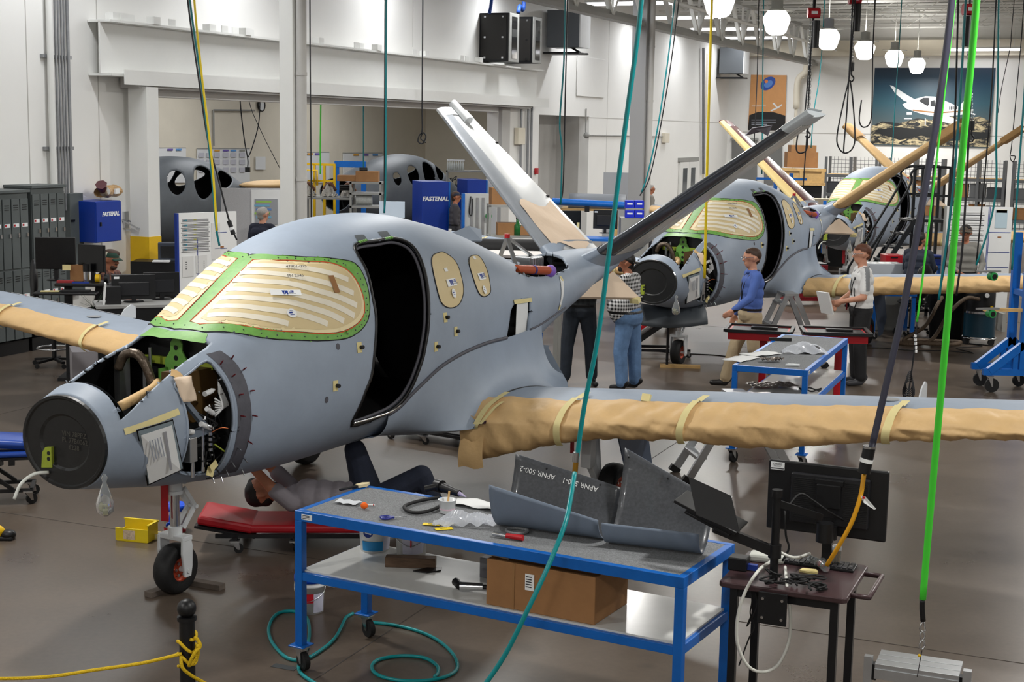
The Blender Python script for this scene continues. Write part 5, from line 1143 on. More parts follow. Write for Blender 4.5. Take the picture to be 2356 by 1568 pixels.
# ================================================================== foreground: benches, desk, floor items
M_carpet = mat('grey_carpet', (122,124,126), .95, var=.45, scale=140, bump=.3, bscale=160)
M_shelf = mat('shelf_laminate', (206,206,202), .18, var=.04, scale=5)
def caster(par, c, r=.06, rz=0., m=None):
    c = Vector(c); q = Matrix.Rotation(rz, 3, 'Z'); cs = obj('caster', MB().box(c+Vector((0,0,2*r+.022)), (.075,.075,.012)), M_chrome, par)
    f = MB()
    for s in (-1, 1): f.prism([(-.03,2*r+.016),(.03,2*r+.016),(.018+.02,r*.8),(.0+.02,r*.8)], -.003, .003, Matrix.Translation(c) @ q.to_4x4() @ basis((0, s*.022, 0), (1,0,0), (0,0,1)))
    obj('fork', f, M_chrome, cs)
    w = MB(); ax = q @ Vector((0,1,0)); o = c+q @ Vector((.028,0,r)); w.cyl(o-ax*.016, o+ax*.016, r, n=18); obj('wheel', w, m or M_rubber, cs)
    return cs
def bench(label, loc, rz):
    t = thing('work_bench', label, 'bench', loc, rz, 'blue work benches'); L, D, H_ = 2.45, .73, .97
    fr = MB()
    for s in (-1, 1): fr.box((0, s*(D/2-.02), H_-.03), (L,.04,.06)); fr.box((s*(L/2-.02), 0, H_-.03), (.04,D-.08,.06))
    obj('top_frame', fr, M_blue, t, bev=.003)
    obj('bench_top', MB().box((0,0,H_-.012), (L-.075,D-.075,.02)), M_carpet, t)
    for sx in (-1, 1):
        for sy in (-1, 1):
            lg = MB(); lg.box((sx*(L/2-.025), sy*(D/2-.025), (H_-.06+.15)/2), (.05,.05,H_-.06-.15)); lg.box((sx*(L/2-.025), sy*(D/2-.025), .148), (.11,.11,.008)); obj('leg', lg, M_blue, t, bev=.003)
            caster(t, (sx*(L/2-.025), sy*(D/2-.025), 0), .055, .6+sx)
    sf = MB(); z = .575
    for s in (-1, 1): sf.box((0, s*(D/2-.025), z), (L-.1,.04,.05)); sf.box((s*(L/2-.025), 0, z), (.04,D-.1,.05))
    obj('shelf_frame', sf, M_blue, t, bev=.003); obj('shelf', MB().box((0,0,z+.03), (L-.06,D-.06,.012)), M_shelf, t)
    tg = obj('asset_label', MB().box((-L/2+.09,-D/2-.002,H_-.03), (.075,.003,.032)), M_sticker, t)
    for k in range(3): obj('print', MB().box((-L/2+.085,-D/2-.0045,H_-.021-.008*k), (.05,.002,.003)), M_ink, tg)
    return t
B1C, B1R = Vector((-.006,8.069,0)), -R(28.8)
b1 = bench('blue steel bench covered with composite panels in front of the first airframe', B1C, B1R)
b2 = bench('blue steel bench with papers and a bagged part beside the white-polo man', Vector((2.93,15.05,0)), R(68.5))
HB, HS = .972, .612
def on1(px, py): return atz(px, py, HB)
def sh1(px, py): return atz(px, py, HS)
# two composite panels, curled, on the bench
M_pin = mat('carbon_inner', (66,68,72), .35, var=.25, scale=60, coat=.3); M_pout = mat('panel_bluegrey', (112,124,140), .5, var=.06, scale=9)
def curl_panel(label, A, B, z0, far, near, name='composite_panel', side=0.):
    # A,B ends of the bottom line; far/near: (rise, lean) lists at both ends
    t = thing(name, label, 'panel', (A+B)/2); o = (A+B)/2; ax = (B-A); n = Vector((-ax.y, ax.x, 0)).normalized()
    def fn(u, v, off=0.):
        base = A.lerp(B, u)-o; r0, l0 = [p+(q-p)*u for p, q in zip(near[0], near[1])]; r1, l1 = [p+(q-p)*u for p, q in zip(far[0], far[1])]
        s = v*2-1
        if s < 0: k = -s; y = -l0*math.sin(k*PI/2*.95); z = r0*(1-math.cos(k*PI/2))
        else: k = s; y = l1*math.sin(k*PI/2*.85); z = r1*(1-math.cos(k*PI/2))**.9
        return base+n*y+Vector((0,0,z+off))
    ob = obj('shell', MB().grid(fn, 16, 31), [M_pin, M_pout, M_pout], t)
    md = ob.modifiers.new('t', 'SOLIDIFY'); md.thickness = .006; md.offset = -1; md.material_offset = 1; md.material_offset_rim = 1
    return t, fn
A1, B1_ = on1(1150,1208)+Vector((0,.02,.008)), on1(1395,1240)+Vector((.0,.02,.008))
t1, f1 = curl_panel('curved carbon panel with chalk part numbers lying on the bench', A1, B1_, HB, ((.36,.22),(.22,.27)), ((.26,.16),(.13,.14)))
o1_ = (A1+B1_)/2
A2, B2_ = on1(1398,1246)+Vector((0,.0,.008)), on1(1618,1272)+Vector((0,.0,.008))
t2, f2 = curl_panel('plain curved carbon panel standing behind the laptop arm on the bench', A2, B2_, HB, ((.46,.30),(.24,.22)), ((.13,.12),(.13,.12)))
def write_on(fn, u, v, body, size, par, du=.03, flip=True):
    p = fn(u, v); x = (fn(min(1,u+.05), v)-p).normalized(); y = (fn(u, min(1,v+.03))-p).normalized()
    if flip: x, y = -x, -y
    T = basis(p, x, y); n = T.to_3x3() @ Vector((0,0,1)); T.translation = p+n*.004; text('chalk_writing', body, size, M_paper, par, T, ext=.0004)
write_on(f1, .22, .93, 'APNR 500-2', .042, t1); write_on(f1, .62, .93, "APNR 500-1", .042, t1)
for fn, par, uv in ((f1, t1, ((.04,.03),(.5,.03),(.96,.03),(.3,.97),(.8,.97))), (f2, t2, ((.05,.97),(.5,.97),(.3,.03),(.8,.03)))):
    for u, v in uv: 
        p = fn(u, v); obj('screw_hole', MB().sph(p, .006, 6), M_rubber, par)
p = on1(1425,1195); fm = MB(); fm.box(p+Vector((0,.05,.10)), (.09,.16,.035), rx=.5, rz=.4); tag(obj('foam_block', fm, M_finwh), 'white foam block propped between the two composite panels', 'block')
# small things on the bench
def small(name, label, cat, px, py, rz=0., base=HB): return thing(name, label, cat, atz(px, py, base), rz)
t = small('paint_brush', 'flat brush with pale bristles near the bench corner', 'brush', 822, 1122, .80); obj('handle', MB().box((-.07,0,.012), (.14,.02,.012)), M_black, t, bev=.004); obj('bristles', MB().prism([(0,-.018),(.06,-.024),(.10,0),(.06,.024),(0,.018)], .004, .022), mat('bristle', (214,200,160), .8), t)
t = small('plastic_sleeve', 'small clear plastic sleeve lying flat on the bench', 'bag', 801, 1157, -.4); obj('film', MB().grid(lambda u, v: Vector(((u-.5)*.15, (v-.5)*.085, .006+.008*math.sin(7*u+2*v)**2)), 8, 6), mat('milky_film', (222,226,230), .2), t)
t = small('orange_ball', 'orange foam ball beside a red and white marker', 'ball', 838, 1170); obj('foam', MB().sph((0,0,.02), (.022,.02,.02), 10), mat('orange_foam', (240,104,24), .8), t)
t = small('marker_pen', 'thin white and red marker behind the orange ball', 'pen', 851, 1163, -.1); obj('barrel', MB().cyl((-.02,.0,.006),(.03,.0,.006),.005,n=8), M_paper, t); obj('band', MB().cyl((.02,0,.006),(.026,0,.006),.0055,n=8), M_red, t)
t = small('scissors', 'scissors with dark blue handles at the front of the bench', 'scissors', 905, 1192, .25)
m = MB(); m.tube([(-.045+.028*math.cos(a),.016+.016*math.sin(a),.008) for a in np.linspace(0,2*PI,11)[:-1]], .006, 6, closed=True); m.tube([(-.045+.028*math.cos(a),-.016+.016*math.sin(a),.008) for a in np.linspace(0,2*PI,11)[:-1]], .006, 6, closed=True); m.box((-.01,0,.008), (.03,.02,.01)); obj('handle', m, mat('scissor_blue', (34,44,130), .4), t); obj('blade', MB().prism([(0,-.008),(.08,.0),(0,.008)], .006, .010), M_chrome, t)
t = small('paper_cup', 'white paper cup with pink residue and a wooden stick', 'cup', 1029, 1178); obj('wall', MB().lathe([(.042,0),(.052,.075),(.055,.078),(.052,.080),(.041,.006),(0,.005)], n=24), M_finwh, t); obj('residue', MB().cyl((0,0,.02),(0,0,.05),.046,n=20), mat('pink_residue', (214,188,200), .6), t); obj('stick', MB().bar((.0,.01,.03),(.01,.02,.125),.012,.003), M_wood, t)
for px, py, lb_, rz in ((993,1206,'yellow paper tag lying flat near the paper cup', -.15), (1021,1216,'yellow paper tag overhanging beside the plastic wrap', .3)):
    t = small('yellow_tag', lb_, 'tag', px, py, rz); obj('card', MB().box((0,0,.002), (.10,.045,.002)), mat('tag_yellow', (236,206,28), .6), t); obj('print', MB().box((0,0,.0035), (.04,.008,.001)), M_ink, t)
# grinder and hose
t = small('air_grinder', 'black pneumatic grinder with nozzle behind the paper cup', 'tool', 1035, 1140, -.75)
obj('body', MB().cyl((-.10,0,.045),(.08,0,.03),.032,.022,n=12), M_black, t); obj('head', MB().cyl((-.12,0,.045),(-.07,.0,.045),.04,n=12), M_blackm, t); obj('handle', MB().cyl((-.08,0,.05),(-.14,-.08,.03),.02,n=10), M_black, t); obj('nozzle', MB().cyl((.08,0,.03),(.14,0,.02),.014,.003,n=10), mat('nozzle_lilac', (176,166,196), .4), t)
hp = [on1(*q)+Vector((0,0,.012)) for q in ((1010,1148),(985,1152),(950,1160),(930,1170),(945,1182),(975,1182),(1005,1172),(1022,1160))]
tag(obj('air_whip', MB().tube(hp, .011, 8, k=5), M_rubber), 'short black rubber hose looped on the bench before the cup', 'hose')
# tissue and crumpled plastic wrap
t = small('white_wipe', 'white paper wipe lying behind the plastic wrap', 'wipe', 1098, 1162, -.5); obj('sheet', MB().grid(lambda u, v: Vector(((u-.5)*.30, (v-.5)*.16, .006+.012*math.sin(5*u+3*v)**2)), 10, 7), M_paper, t, thick=.002)
t = small('plastic_wrap', 'crumpled clear plastic wrap spilling over the bench edge', 'wrap', 1075, 1205, .35)
def crum(u, v): 
    x = (u-.5)*.40; y = (v-.5)*.14*(.4+u); return Vector((x, y, .012+.07*math.sin(PI*v)*math.sin(PI*min(1,u+.1))*(.6+.4*math.sin(13*u+7*v))+.012*math.sin(29*u+19*v)))
obj('film', MB().grid(crum, 34, 18, sm=False), mat('wrap_film', (214,218,226), .15, alpha=.62), t); obj('pink_fold', MB().sph((.18,-.02,.03), (.03,.02,.02), 8), mat('pink_film', (230,150,180), .3), t)
t = small('red_screwdriver', 'screwdriver with red grip and steel collar before the first panel', 'screwdriver', 1165, 1238, -.42); obj('grip', MB().cyl((.0,0,.016),(.10,0,.016),.014,.017,n=10), M_red, t); obj('collar', MB().cyl((-.08,0,.016),(0,0,.014),.013,n=10), M_chrome, t)
t = small('tape_ring', 'pale tape ring lying in the shadow beside the screwdriver', 'tape', 1190, 1222); obj('roll', MB().lathe([(.05,0),(.068,0),(.068,.012),(.05,.012),(.05,0)], n=24), M_carpet, t)
# things on the lower shelf
def bucket(label, loc, rz=0., r=.105, h=.22, lid=None, band=None, body=None, handle=True):
    t = thing('bucket', label, 'bucket', loc, rz)
    obj('body', MB().lathe([(0,0),(r*.88,0),(r,h),(r*1.03,h),(r*1.03,h-.012),(r*1.0,h-.03),(r*1.04,h-.034),(r*1.04,h-.046),(r*.985,h-.05)], n=28), body or M_white, t)
    for z0, z1, m, a0, a1 in (band or ()):
        b = MB(); b.grid(lambda u, v: Vector(((r*(.88+.12*(z0+(z1-z0)*v))+.002)*math.cos(a0+(a1-a0)*u), (r*(.88+.12*(z0+(z1-z0)*v))+.002)*math.sin(a0+(a1-a0)*u), h*(z0+(z1-z0)*v))), 18, 2); obj('label_band', b, m, t)
    if lid: obj('lid', MB().lathe([(0,h+.022),(r*.8,h+.022),(r*.84,h+.03),(r*1.06,h+.022),(r*1.08,h-.015),(r*1.0,h-.015)], n=28), lid, t)
    if handle: obj('bail', MB().tube([(-r*1.04,0,h-.03),(-r*.9,-.05,h*.6),(0,-r*1.15,h*.42),(r*.9,-.05,h*.6),(r*1.04,0,h-.03)], .003, 5, k=5), M_chrome, t)
    return t
LB = mat('label_sky', (30,130,190), .5); LR = mat('label_red', (190,20,36), .5); LV_ = mat('label_lilac', (196,196,214), .6); LIDB = mat('lid_blue', (14,80,214), .4)
p = sh1(862,1262); w1 = bucket('white tub with blue globe label on the lower shelf', p, 0, .10, .20, band=((.05,.35,LB,-2.4,-.9),(.05,.75,LV_,-.9,.0)), handle=False)
g = MB(); T = basis((0-.03,-.103,.13),(1,0,0),(0,0,1)); g.prism([(.03*math.cos(i*PI/8), .03*math.sin(i*PI/8)) for i in range(16)], 0, .004, T); obj('globe_mark', g, M_stblue, w1); obj('mark_stripe', MB().box((-.03,-.109,.13), (.04,.002,.012), ry=.3), M_sticker, w1); obj('blue_tab', MB().box((.075,-.055,.165), (.04,.03,.05)), M_stblue, w1)
p = sh1(946,1276); w2 = bucket('clear white bucket with red and lilac print on the lower shelf', p, 0, .10, .20, band=((.15,.72,LV_,-2.1,-.6),(.72,.80,LR,-2.1,-.6)), body=mat('bucket_clear', (216,216,212), .25))
obj('red_mark', MB().box((.005,-.102,.10), (.008,.003,.05)), LR, w2)
p = sh1(945,1302); t = thing('wood_block', 'stained timber block lying on the lower shelf', 'block', p, -.05); obj('timber', MB().box((0,0,.03), (.30,.07,.06)), mat('old_wood', (92,72,56), .8, var=.3, scale=10, stretch=(1,6,6)), t, bev=.003)
p = sh1(985,1312); t = thing('black_cloth', 'folded black cloth under the timber block', 'cloth', p, .3); obj('fold', MB().prism([(-.09,0),(-.02,-.05),(.07,-.03),(.09,.03),(0,.04)], .001, .008), M_black, t)
p = sh1(1070,1360); t = thing('angle_drill', 'chrome angle drill with black grip on the lower shelf', 'tool', p, -.05); obj('grip', MB().cyl((-.06,.08,.03),(-.03,.0,.03),.024,.022,n=12), M_black, t); obj('body', MB().cyl((-.03,0,.03),(.10,-.0,.03),.026,.022,n=14), M_chrome, t); obj('neck', MB().cyl((.10,0,.03),(.13,0,.03),.014,n=10), M_blackm, t); obj('chuck', MB().cyl((.14,-.03,.03),(.14,.04,.03),.018,.022,n=10), mat('chuck_red', (130,24,44), .4), t)
bx0 = sh1(1110,1400); p = sh1(1262,1400); t = thing('cardboard_box', 'large opened cardboard box with shipping label on the lower shelf', 'box', p, B1R)
obj('walls', MB().box((0,.10,.13), (.66,.42,.26)), M_card, t, bev=.004); obj('flap', MB().box((.05,.12,.268), (.52,.34,.012), rx=.03), mat('cardboard_dark', (112,78,48), .85, var=.2), t); obj('flap', MB().box((-.28,.02,.272), (.14,.2,.008), ry=.06), mat('film_lid', (150,140,132), .25), t)
sl_ = obj('shipping_label', MB().box((-.06,-.113,.17), (.055,.003,.09)), M_sticker, t)
for k in range(5): obj('print', MB().box((-.065,-.1155,.20-.014*k), (.035,.002,.005)), M_ink, sl_)
obj('seam_tape', MB().box((-.16,-.112,.13), (.012,.003,.26)), mat('clear_tape', (150,112,74), .2), t)
p = sh1(1120,1330); t = thing('clear_box', 'smoky plastic parts box left of the cardboard box', 'box', p, B1R); obj('case', MB().box((.02,.08,.06), (.14,.16,.12)), mat('smoky_plastic', (120,120,126), .15, alpha=.75), t, bev=.004); obj('contents', MB().box((.02,.08,.03), (.12,.14,.04)), mat('mixed_parts', (80,60,70), .6, var=.6, scale=40), t)
p = atz(714,1404,0); bucket('white bucket with blue lid and red label under the bench corner', p, 0, .10, .23, LIDB, ((.35,.62,LR,-2.6,-1.2),(.05,.62,LV_,-1.2,-.3)))
rd = MB(); rd.cyl(atz(745,1345,.02), atz(768,1350,.02), .008, n=8); tag(obj('steel_rod', rd, M_chrome), 'short steel rod on the floor beside the bench bucket', 'rod')
# ------------------------------------------------------------------ desk with monitor
DK, DR_, DZ = Vector((1.52,7.50,0)), -R(23), .90
t = thing('computer_cart', 'small brown computer desk with steel legs right of the bench', 'desk', DK, DR_)
tp = MB(); tp.prism([(-.33,-.30),(-.31,-.32),(.31,-.32),(.33,-.30),(.33,.30),(.31,.32),(-.31,.32),(-.33,.30)], DZ-.03, DZ); M_brown = mat('brown_laminate', (62,44,46), .35, var=.06); obj('desk_top', tp, M_brown, t, bev=.006)
for sx in (-1, 1):
    for sy in (-1, 1): obj('leg', MB().box((sx*.26, sy*.25, (DZ-.03)/2), (.04,.04,DZ-.03)), M_blackm, t)
ap = MB(); ap.box((0,-.25,DZ-.06), (.52,.03,.05)); ap.box((0,.25,DZ-.06), (.52,.03,.05)); obj('apron', ap, M_blackm, t)
obj('side_handle', MB().tube([(.33,-.20,DZ-.015),(.42,-.20,DZ-.015),(.42,.20,DZ-.015),(.33,.20,DZ-.015)], .014, 8), M_brown, t); obj('clamp_plate', MB().box((-.04,-.335,DZ-.10), (.15,.012,.17)), M_blackm, t, bev=.004)
for sx in (-.05,.05):
    for sz in (-.05,.05): obj('bolt', MB().cyl((-.04+sx,-.341,DZ-.10+sz),(-.04+sx,-.348,DZ-.10+sz),.008,n=8), M_chrome, t)
def dl(x, y, z): return DK+Matrix.Rotation(DR_, 3, 'Z') @ Vector((x, y, z))
def dpx(px, py): return atz(px, py, DZ)
pole = thing('screen_stand', 'black clamp pole with swivel arms on the computer desk', 'stand', dl(-.07,-.20,DZ), DR_)
obj('pole', MB().cyl((0,0,0),(0,0,.47),.022,n=14), M_blackm, pole); obj('pole_cap', MB().cyl((0,0,.45),(0,0,.49),.028,n=14), M_black, pole); obj('collar', MB().cyl((0,0,.13),(0,0,.20),.034,n=14), M_black, pole)
obj('laptop_arm', MB().bar((0,0,.16),(-.30,-.10,.28),.045,.05), M_blackm, pole); obj('laptop_plate', MB().box((-.32,-.06,.31), (.26,.22,.014), ry=.38), M_blackm, pole, bev=.003)
obj('monitor_link', MB().bar((0,0,.42),(.20,.16,.33),.035,.035), M_blackm, pole); obj('swivel', MB().cyl((.22,.17,.20),(.22,.17,.30),.045,n=14), M_black, pole)
lt = thing('laptop', 'black laptop open on the arm above the desk edge', 'laptop', dl(-.42,-.26,DZ+.345), DR_); 
obj('base', MB().box((.02,.0,.0), (.36,.24,.016), ry=.38), M_black, lt, bev=.003)
P_ = [atd(1585,1096,7.30), atd(1603,1184,7.22), atd(1702,1225,7.10), atd(1683,1140,7.18)]; lo_ = Vector(lt.location); iv = Matrix.Rotation(-DR_, 3, 'Z')
obj('screen_lid', MB().slab([iv @ (q-lo_) for q in P_], -.008), M_black, lt); c_ = iv @ (P_[3]*.80+P_[0]*.08+P_[2]*.12-lo_); nx = (P_[3]-P_[0]).normalized(); ny = (P_[0]-P_[1]).normalized()
T = basis(c_, iv @ nx, iv @ ny); T.translation = c_+T.to_3x3() @ Vector((-.012,-.0,.004)); lbl = obj('asset_label', MB().box((0,0,.0), (.05,.035,.001), M=T), M_sticker, lt)
for k in range(3): obj('print', MB().box((0,.009-.008*k,.001), (.038,.004,.001), M=T), M_ink, lbl)
mo = thing('desktop_monitor', 'large black desktop monitor seen from behind on the desk', 'monitor', Vector((1.70,7.64,DZ)), -R(24))
obj('case', MB().box((0,0,.365), (.64,.035,.38)), M_black, mo, bev=.008); obj('rear_bulge', MB().box((.02,-.03,.37), (.42,.03,.27)), mat('ribbed_black', (30,30,33), .35), mo, bev=.008)
rb = MB()
for k in range(22): rb.box((-.11,-.047,.27+.010*k), (.12,.004,.004)); rb.box((.16,-.047,.27+.010*k), (.12,.004,.004))
obj('vent_ribs', rb, M_rubber, mo)['kind'] = 'stuff'
obj('mount_boss', MB().box((.02,-.06,.40), (.13,.03,.13)), M_blackm, mo, bev=.006); obj('mount_top', MB().box((.02,-.055,.475), (.15,.03,.03)), M_blackm, mo, bev=.004); obj('tilt_cup', MB().cyl((.03,-.06,.17),(.03,-.06,.24),.045,n=16), M_black, mo); obj('neck', MB().box((.02,-.035,.14), (.05,.03,.28)), M_blackm, mo)
al = obj('asset_label', MB().box((-.27,-.0195,.525), (.075,.003,.042)), M_sticker, mo)
text('lettering', 'CIRRUS', .016, M_ink, al, basis((-.27,-.0215,.536),(1,0,0),(0,0,1))); text('lettering', 'AIRCRAFT', .009, M_greytx, al, basis((-.27,-.0215,.525),(1,0,0),(0,0,1))); obj('print', MB().box((-.27,-.0215,.512), (.07,.001,.005)), M_ink, al)
kb = thing('keyboard', 'black keyboard along the far edge of the desk', 'keyboard', dl(.06,.20,DZ), DR_); obj('tray', MB().box((0,0,.008), (.44,.13,.014)), M_black, kb, bev=.003)
ky = MB()
for i in range(15):
    for j in range(5): ky.box((-.20+.0285*i, -.048+.024*j, .018), (.022,.018,.008))
obj('keys', ky, mat('key_black', (40,40,44), .4), kb)['kind'] = 'stuff'
def dth(name, label, cat, px, py, rz=0.): return thing(name, label, cat, dpx(px, py), DR_+rz)
t = dth('power_supply', 'square black power supply at the left edge of the desk', 'adapter', 1700, 1308); obj('brick', MB().box((0,.0,.035), (.10,.09,.07)), M_black, t, bev=.006); obj('blue_plug', MB().box((.075,0,.02), (.05,.03,.03)), M_stblue, t)
t = dth('power_strip', 'grey-white network hub behind the arm pole', 'hub', 1765, 1290, .1); obj('case', MB().box((0,0,.022), (.19,.10,.044)), mat('hub_grey', (190,192,184), .5), t, bev=.014)
t = dth('sticky_notes', 'pale yellow sticky-note pad on the desk', 'notepad', 1860, 1315, .2); obj('pad', MB().prism([(-.05,-.01),(-.03,.035),(.04,.03),(.05,-.01),(.03,-.04)], 0, .010), mat('note_yellow', (226,208,140), .7), t)
t = dth('toothpick_jar', 'clear jar of toothpicks with white lid on the desk', 'jar', 1923, 1300); obj('glass', MB().lathe([(.024,.003),(.026,.09),(.024,.09)], n=16), M_clear, t); obj('lid', MB().lathe([(.027,.088),(.027,.105),(.02,.112),(0,.112)], n=16), M_finwh, t); m = MB()
for k in range(14): a = k*2.4; m.cyl((.014*math.cos(a),.014*math.sin(a),.006),(.016*math.cos(a+.3),.016*math.sin(a+.3),.078),.003,n=5)
obj('toothpicks', m, M_wood, t)['kind'] = 'stuff'
m = MB(); q = random.Random(9); c0 = dl(.02,-.22,DZ+.03)
for k in range(14):
    A = c0+Vector((q.uniform(-.10,.14), q.uniform(-.04,.05), q.uniform(-.015,.02))); pts = [A]
    for j in range(5): A = A+Vector((q.uniform(-.07,.07), q.uniform(-.035,.035), q.uniform(-.012,.016))); A.z = max(DZ+.008, A.z); pts.append(A)
    m.tube(pts, .0055, 6, k=4)
tag(obj('cable_tangle', m, M_rubber), 'tangle of black cables around the arm pole on the desk', 'cables', kind='stuff')
wc = MB(); wc.tube([dpx(1772,1300)+Vector((0,0,.02)), atd(1745,1312,7.25), atd(1715,1360,7.22), atd(1697,1420,7.22), atd(1697,1480,7.22), atd(1720,1530,7.22), atd(1755,1545,7.24), atd(1790,1528,7.26), atd(1815,1475,7.28), atd(1818,1410,7.28), atd(1810,1345,7.28), dpx(1806,1312)+Vector((0,0,.02))], .0085, 8, k=6)
tag(obj('white_cable', wc, mat('cable_white', (206,206,198), .5)), 'thick white cable hanging in a loop from the desk front', 'cable')
w2_ = MB(); w2_.tube([atd(1776,1254,7.35), atd(1800,1272,7.35), atd(1830,1282,7.37), dpx(1862,1285)+Vector((0,0,.03))], .008, 8, k=6); tag(obj('white_lead', w2_, MATS['cable_white']), 'white lead plugged into the clear splitter on the desk', 'cable')
sp_ = dth('plug_splitter', 'transparent three-way plug splitter at the end of yellow cord', 'plug', 1888, 1308); m = MB(); m.cyl((-.07,.06,.03),(.0,.0,.03),.022,n=10); m.cyl((.0,.0,.03),(.04,-.07,.03),.024,n=10); m.cyl((0,0,.03),(.02,.05,.06),.02,n=10); obj('housing', m, M_clear, sp_); obj('red_core', MB().box((.0,.0,.03), (.02,.02,.02)), M_red, sp_)
hc = MB(); hc.tube([atd(1808,1172,7.45), atd(1840,1136,7.5), atd(1870,1150,7.5), atd(1905,1175,7.5), atd(1940,1195,7.55)], .006, 6, k=5); hc.tube([atd(1806,1175,7.42), atd(1808,1230,7.4), atd(1815,1260,7.4), atd(1800,1290,7.4)], .006, 6, k=5); tag(obj('monitor_cables', hc, M_rubber), 'black leads running from the pole to the monitor back', 'cables', kind='stuff')
dg = MB(); dg.tube([atd(1725,1345,7.3), atd(1730,1380,7.3), atd(1726,1410,7.3), atd(1735,1440,7.3), atd(1722,1470,7.3), atd(1700,1530,7.3)], .004, 5, k=5); dg.tube([atd(1738,1360,7.3), atd(1742,1390,7.3), atd(1730,1420,7.3), atd(1718,1440,7.3), atd(1728,1416,7.3)], .004, 5, k=5); tag(obj('dangling_leads', dg, M_rubber), 'thin black leads dangling below the desk beside its leg', 'cables', kind='stuff')
# ------------------------------------------------------------------ aluminium vice at lower right
p = atz(2115,1525,.62); t = thing('aluminium_fixture', 'slotted aluminium fixture plate on black stand at lower right', 'fixture', (p.x, p.y, 0), -R(22))
for k in range(3): obj('plate', MB().box((0,-.075+.075*k,.61), (.40,.068,.03)), M_alu, t, bev=.002)
obj('front_rail', MB().box((0,-.11,.575), (.40,.012,.05)), M_alu, t); obj('base', MB().box((0,0,.02), (.36,.3,.04)), M_blackm, t); obj('column', MB().box((0,0,.32), (.10,.10,.56)), M_blackm, t)
for s in (-1, 1): obj('end_cheek', MB().box((s*.235,-.08,.55), (.04,.04,.20)), M_alu, t); obj('end_arm', MB().box((s*.21,-.06,.57), (.03,.05,.08)), M_blackm, t)
# ------------------------------------------------------------------ rope post
p = atz(433,1640,0); t = thing('barrier_post', 'black barrier post with ball top and yellow rope wound round', 'post', p)
h_ = (atd(432,1425,p.y)).z; obj('tube', MB().cyl((0,0,0),(0,0,h_),.042,n=24), M_black, t); obj('collar', MB().cyl((0,0,h_),(0,0,h_+.02),.053,n=24), M_black, t); obj('ball', MB().sph((0,0,h_+.065), .052, 18), M_black, t); obj('foot', MB().lathe([(0,.03),(.12,.03),(.15,0)], n=24), M_black, t)
M_rope = mat('yellow_rope', (222,184,20), .7, bump=.6, bscale=120)
wr = [(.05*math.cos(a), .05*math.sin(a), h_-.09-.022*a/2+.02*math.sin(2*a)) for a in np.linspace(-1, 5*PI, 60)]
obj('rope_coil', MB().tube(wr, .009, 8), M_rope, t); obj('rope_knot', MB().tube([(.05,-.03,h_-.08),(.08,-.04,h_-.13),(.05,-.06,h_-.17),(.02,-.05,h_-.24),(.06,-.03,h_-.20),(.07,-.05,h_-.12)], .010, 8, k=5), M_rope, t)
Y_ = p.y; rp = MB(); rp.tube([atd(418,1503,Y_-.05), atd(330,1524,Y_-.1), atd(220,1540,Y_-.15), atd(110,1556,Y_-.2), atd(0,1560,Y_-.25), atd(-150,1558,Y_-.3)], .010, 8, k=8); tag(obj('barrier_rope', rp, M_rope), 'yellow rope stretched from the post to the left', 'rope')
rp = MB(); rp.tube([atd(416,1508,Y_-.05), atd(420,1535,Y_-.06), atd(445,1556,Y_-.02), atd(490,1580,Y_+.1)], .010, 8, k=8); tag(obj('barrier_rope', rp, M_rope), 'yellow rope leading right from the post foot', 'rope')
# ------------------------------------------------------------------ floor items near the nose
p = atz(315,1240,0); t = thing('parts_bin', 'yellow stackable plastic parts bin on the floor', 'bin', p, -.25); yb = mat('bin_yellow', (222,196,24), .5, var=.05)
w = MB(); w.box((0,0,.005), (.26,.15,.01)); obj('floor_plate', w, yb, t)
for c, d in (((0,-.075,.055),(.28,.008,.10)), ((0,.075,.07),(.28,.008,.13)), ((.135,0,.07),(.008,.15,.13)), ((-.13,0,.04),(.008,.15,.07))): obj('side', MB().box(c, d), yb, t, bev=.002)
obj('rim', MB().box((.0,.078,.137), (.29,.02,.012)), yb, t); obj('rim', MB().box((.138,0,.137), (.02,.16,.012)), yb, t); obj('label', MB().box((-.02,-.0805,.055), (.10,.002,.07)), mat('worn_label', (196,176,150), .8, var=.4, scale=40), t)
p = atz(362,1238,0); t = thing('tape_roll', 'roll of masking tape beside the yellow bin', 'tape', p); obj('roll', MB().lathe([(.03,0),(.045,0),(.045,.045),(.03,.045),(.03,0)], n=24), M_tape, t)
p = atz(403,1222,0); bn_ = bucket('white bucket with blue lid and red base beside the nose wheel', p, 0, .095, .20, LIDB, ((.02,.22,LR,-PI,0),(.35,.8,LV_,-1.2,-.2)), handle=False); obj('blue_scoop', MB().lathe([(0,-.01),(.02,-.008),(.026,.0),(.022,.002)], n=14, M=basis((-.02,-.115,.08),(1,0,0),(0,0,1))), LIDB, bn_); obj('scoop_handle', MB().bar((-.02,-.112,.10),(-.01,-.10,.2),.010,.006), LIDB, bn_)
for px0, py0, px1, py1, lb_ in ((340,1374,408,1352,'timber chock left of the nose wheel'), (440,1344,512,1356,'timber chock right of the nose wheel')):
    a, b = atz(px0,py0,0), atz(px1,py1,0); o = obj('wheel_chock', MB().bar(a+Vector((0,0,.02)), b+Vector((0,0,.02)), .07, .04), mat('grey_wood', (96,86,78), .85, var=.2, scale=12), None, bev=.003); tag(o, lb_, 'chock', 'timber chocks of the nose wheel')
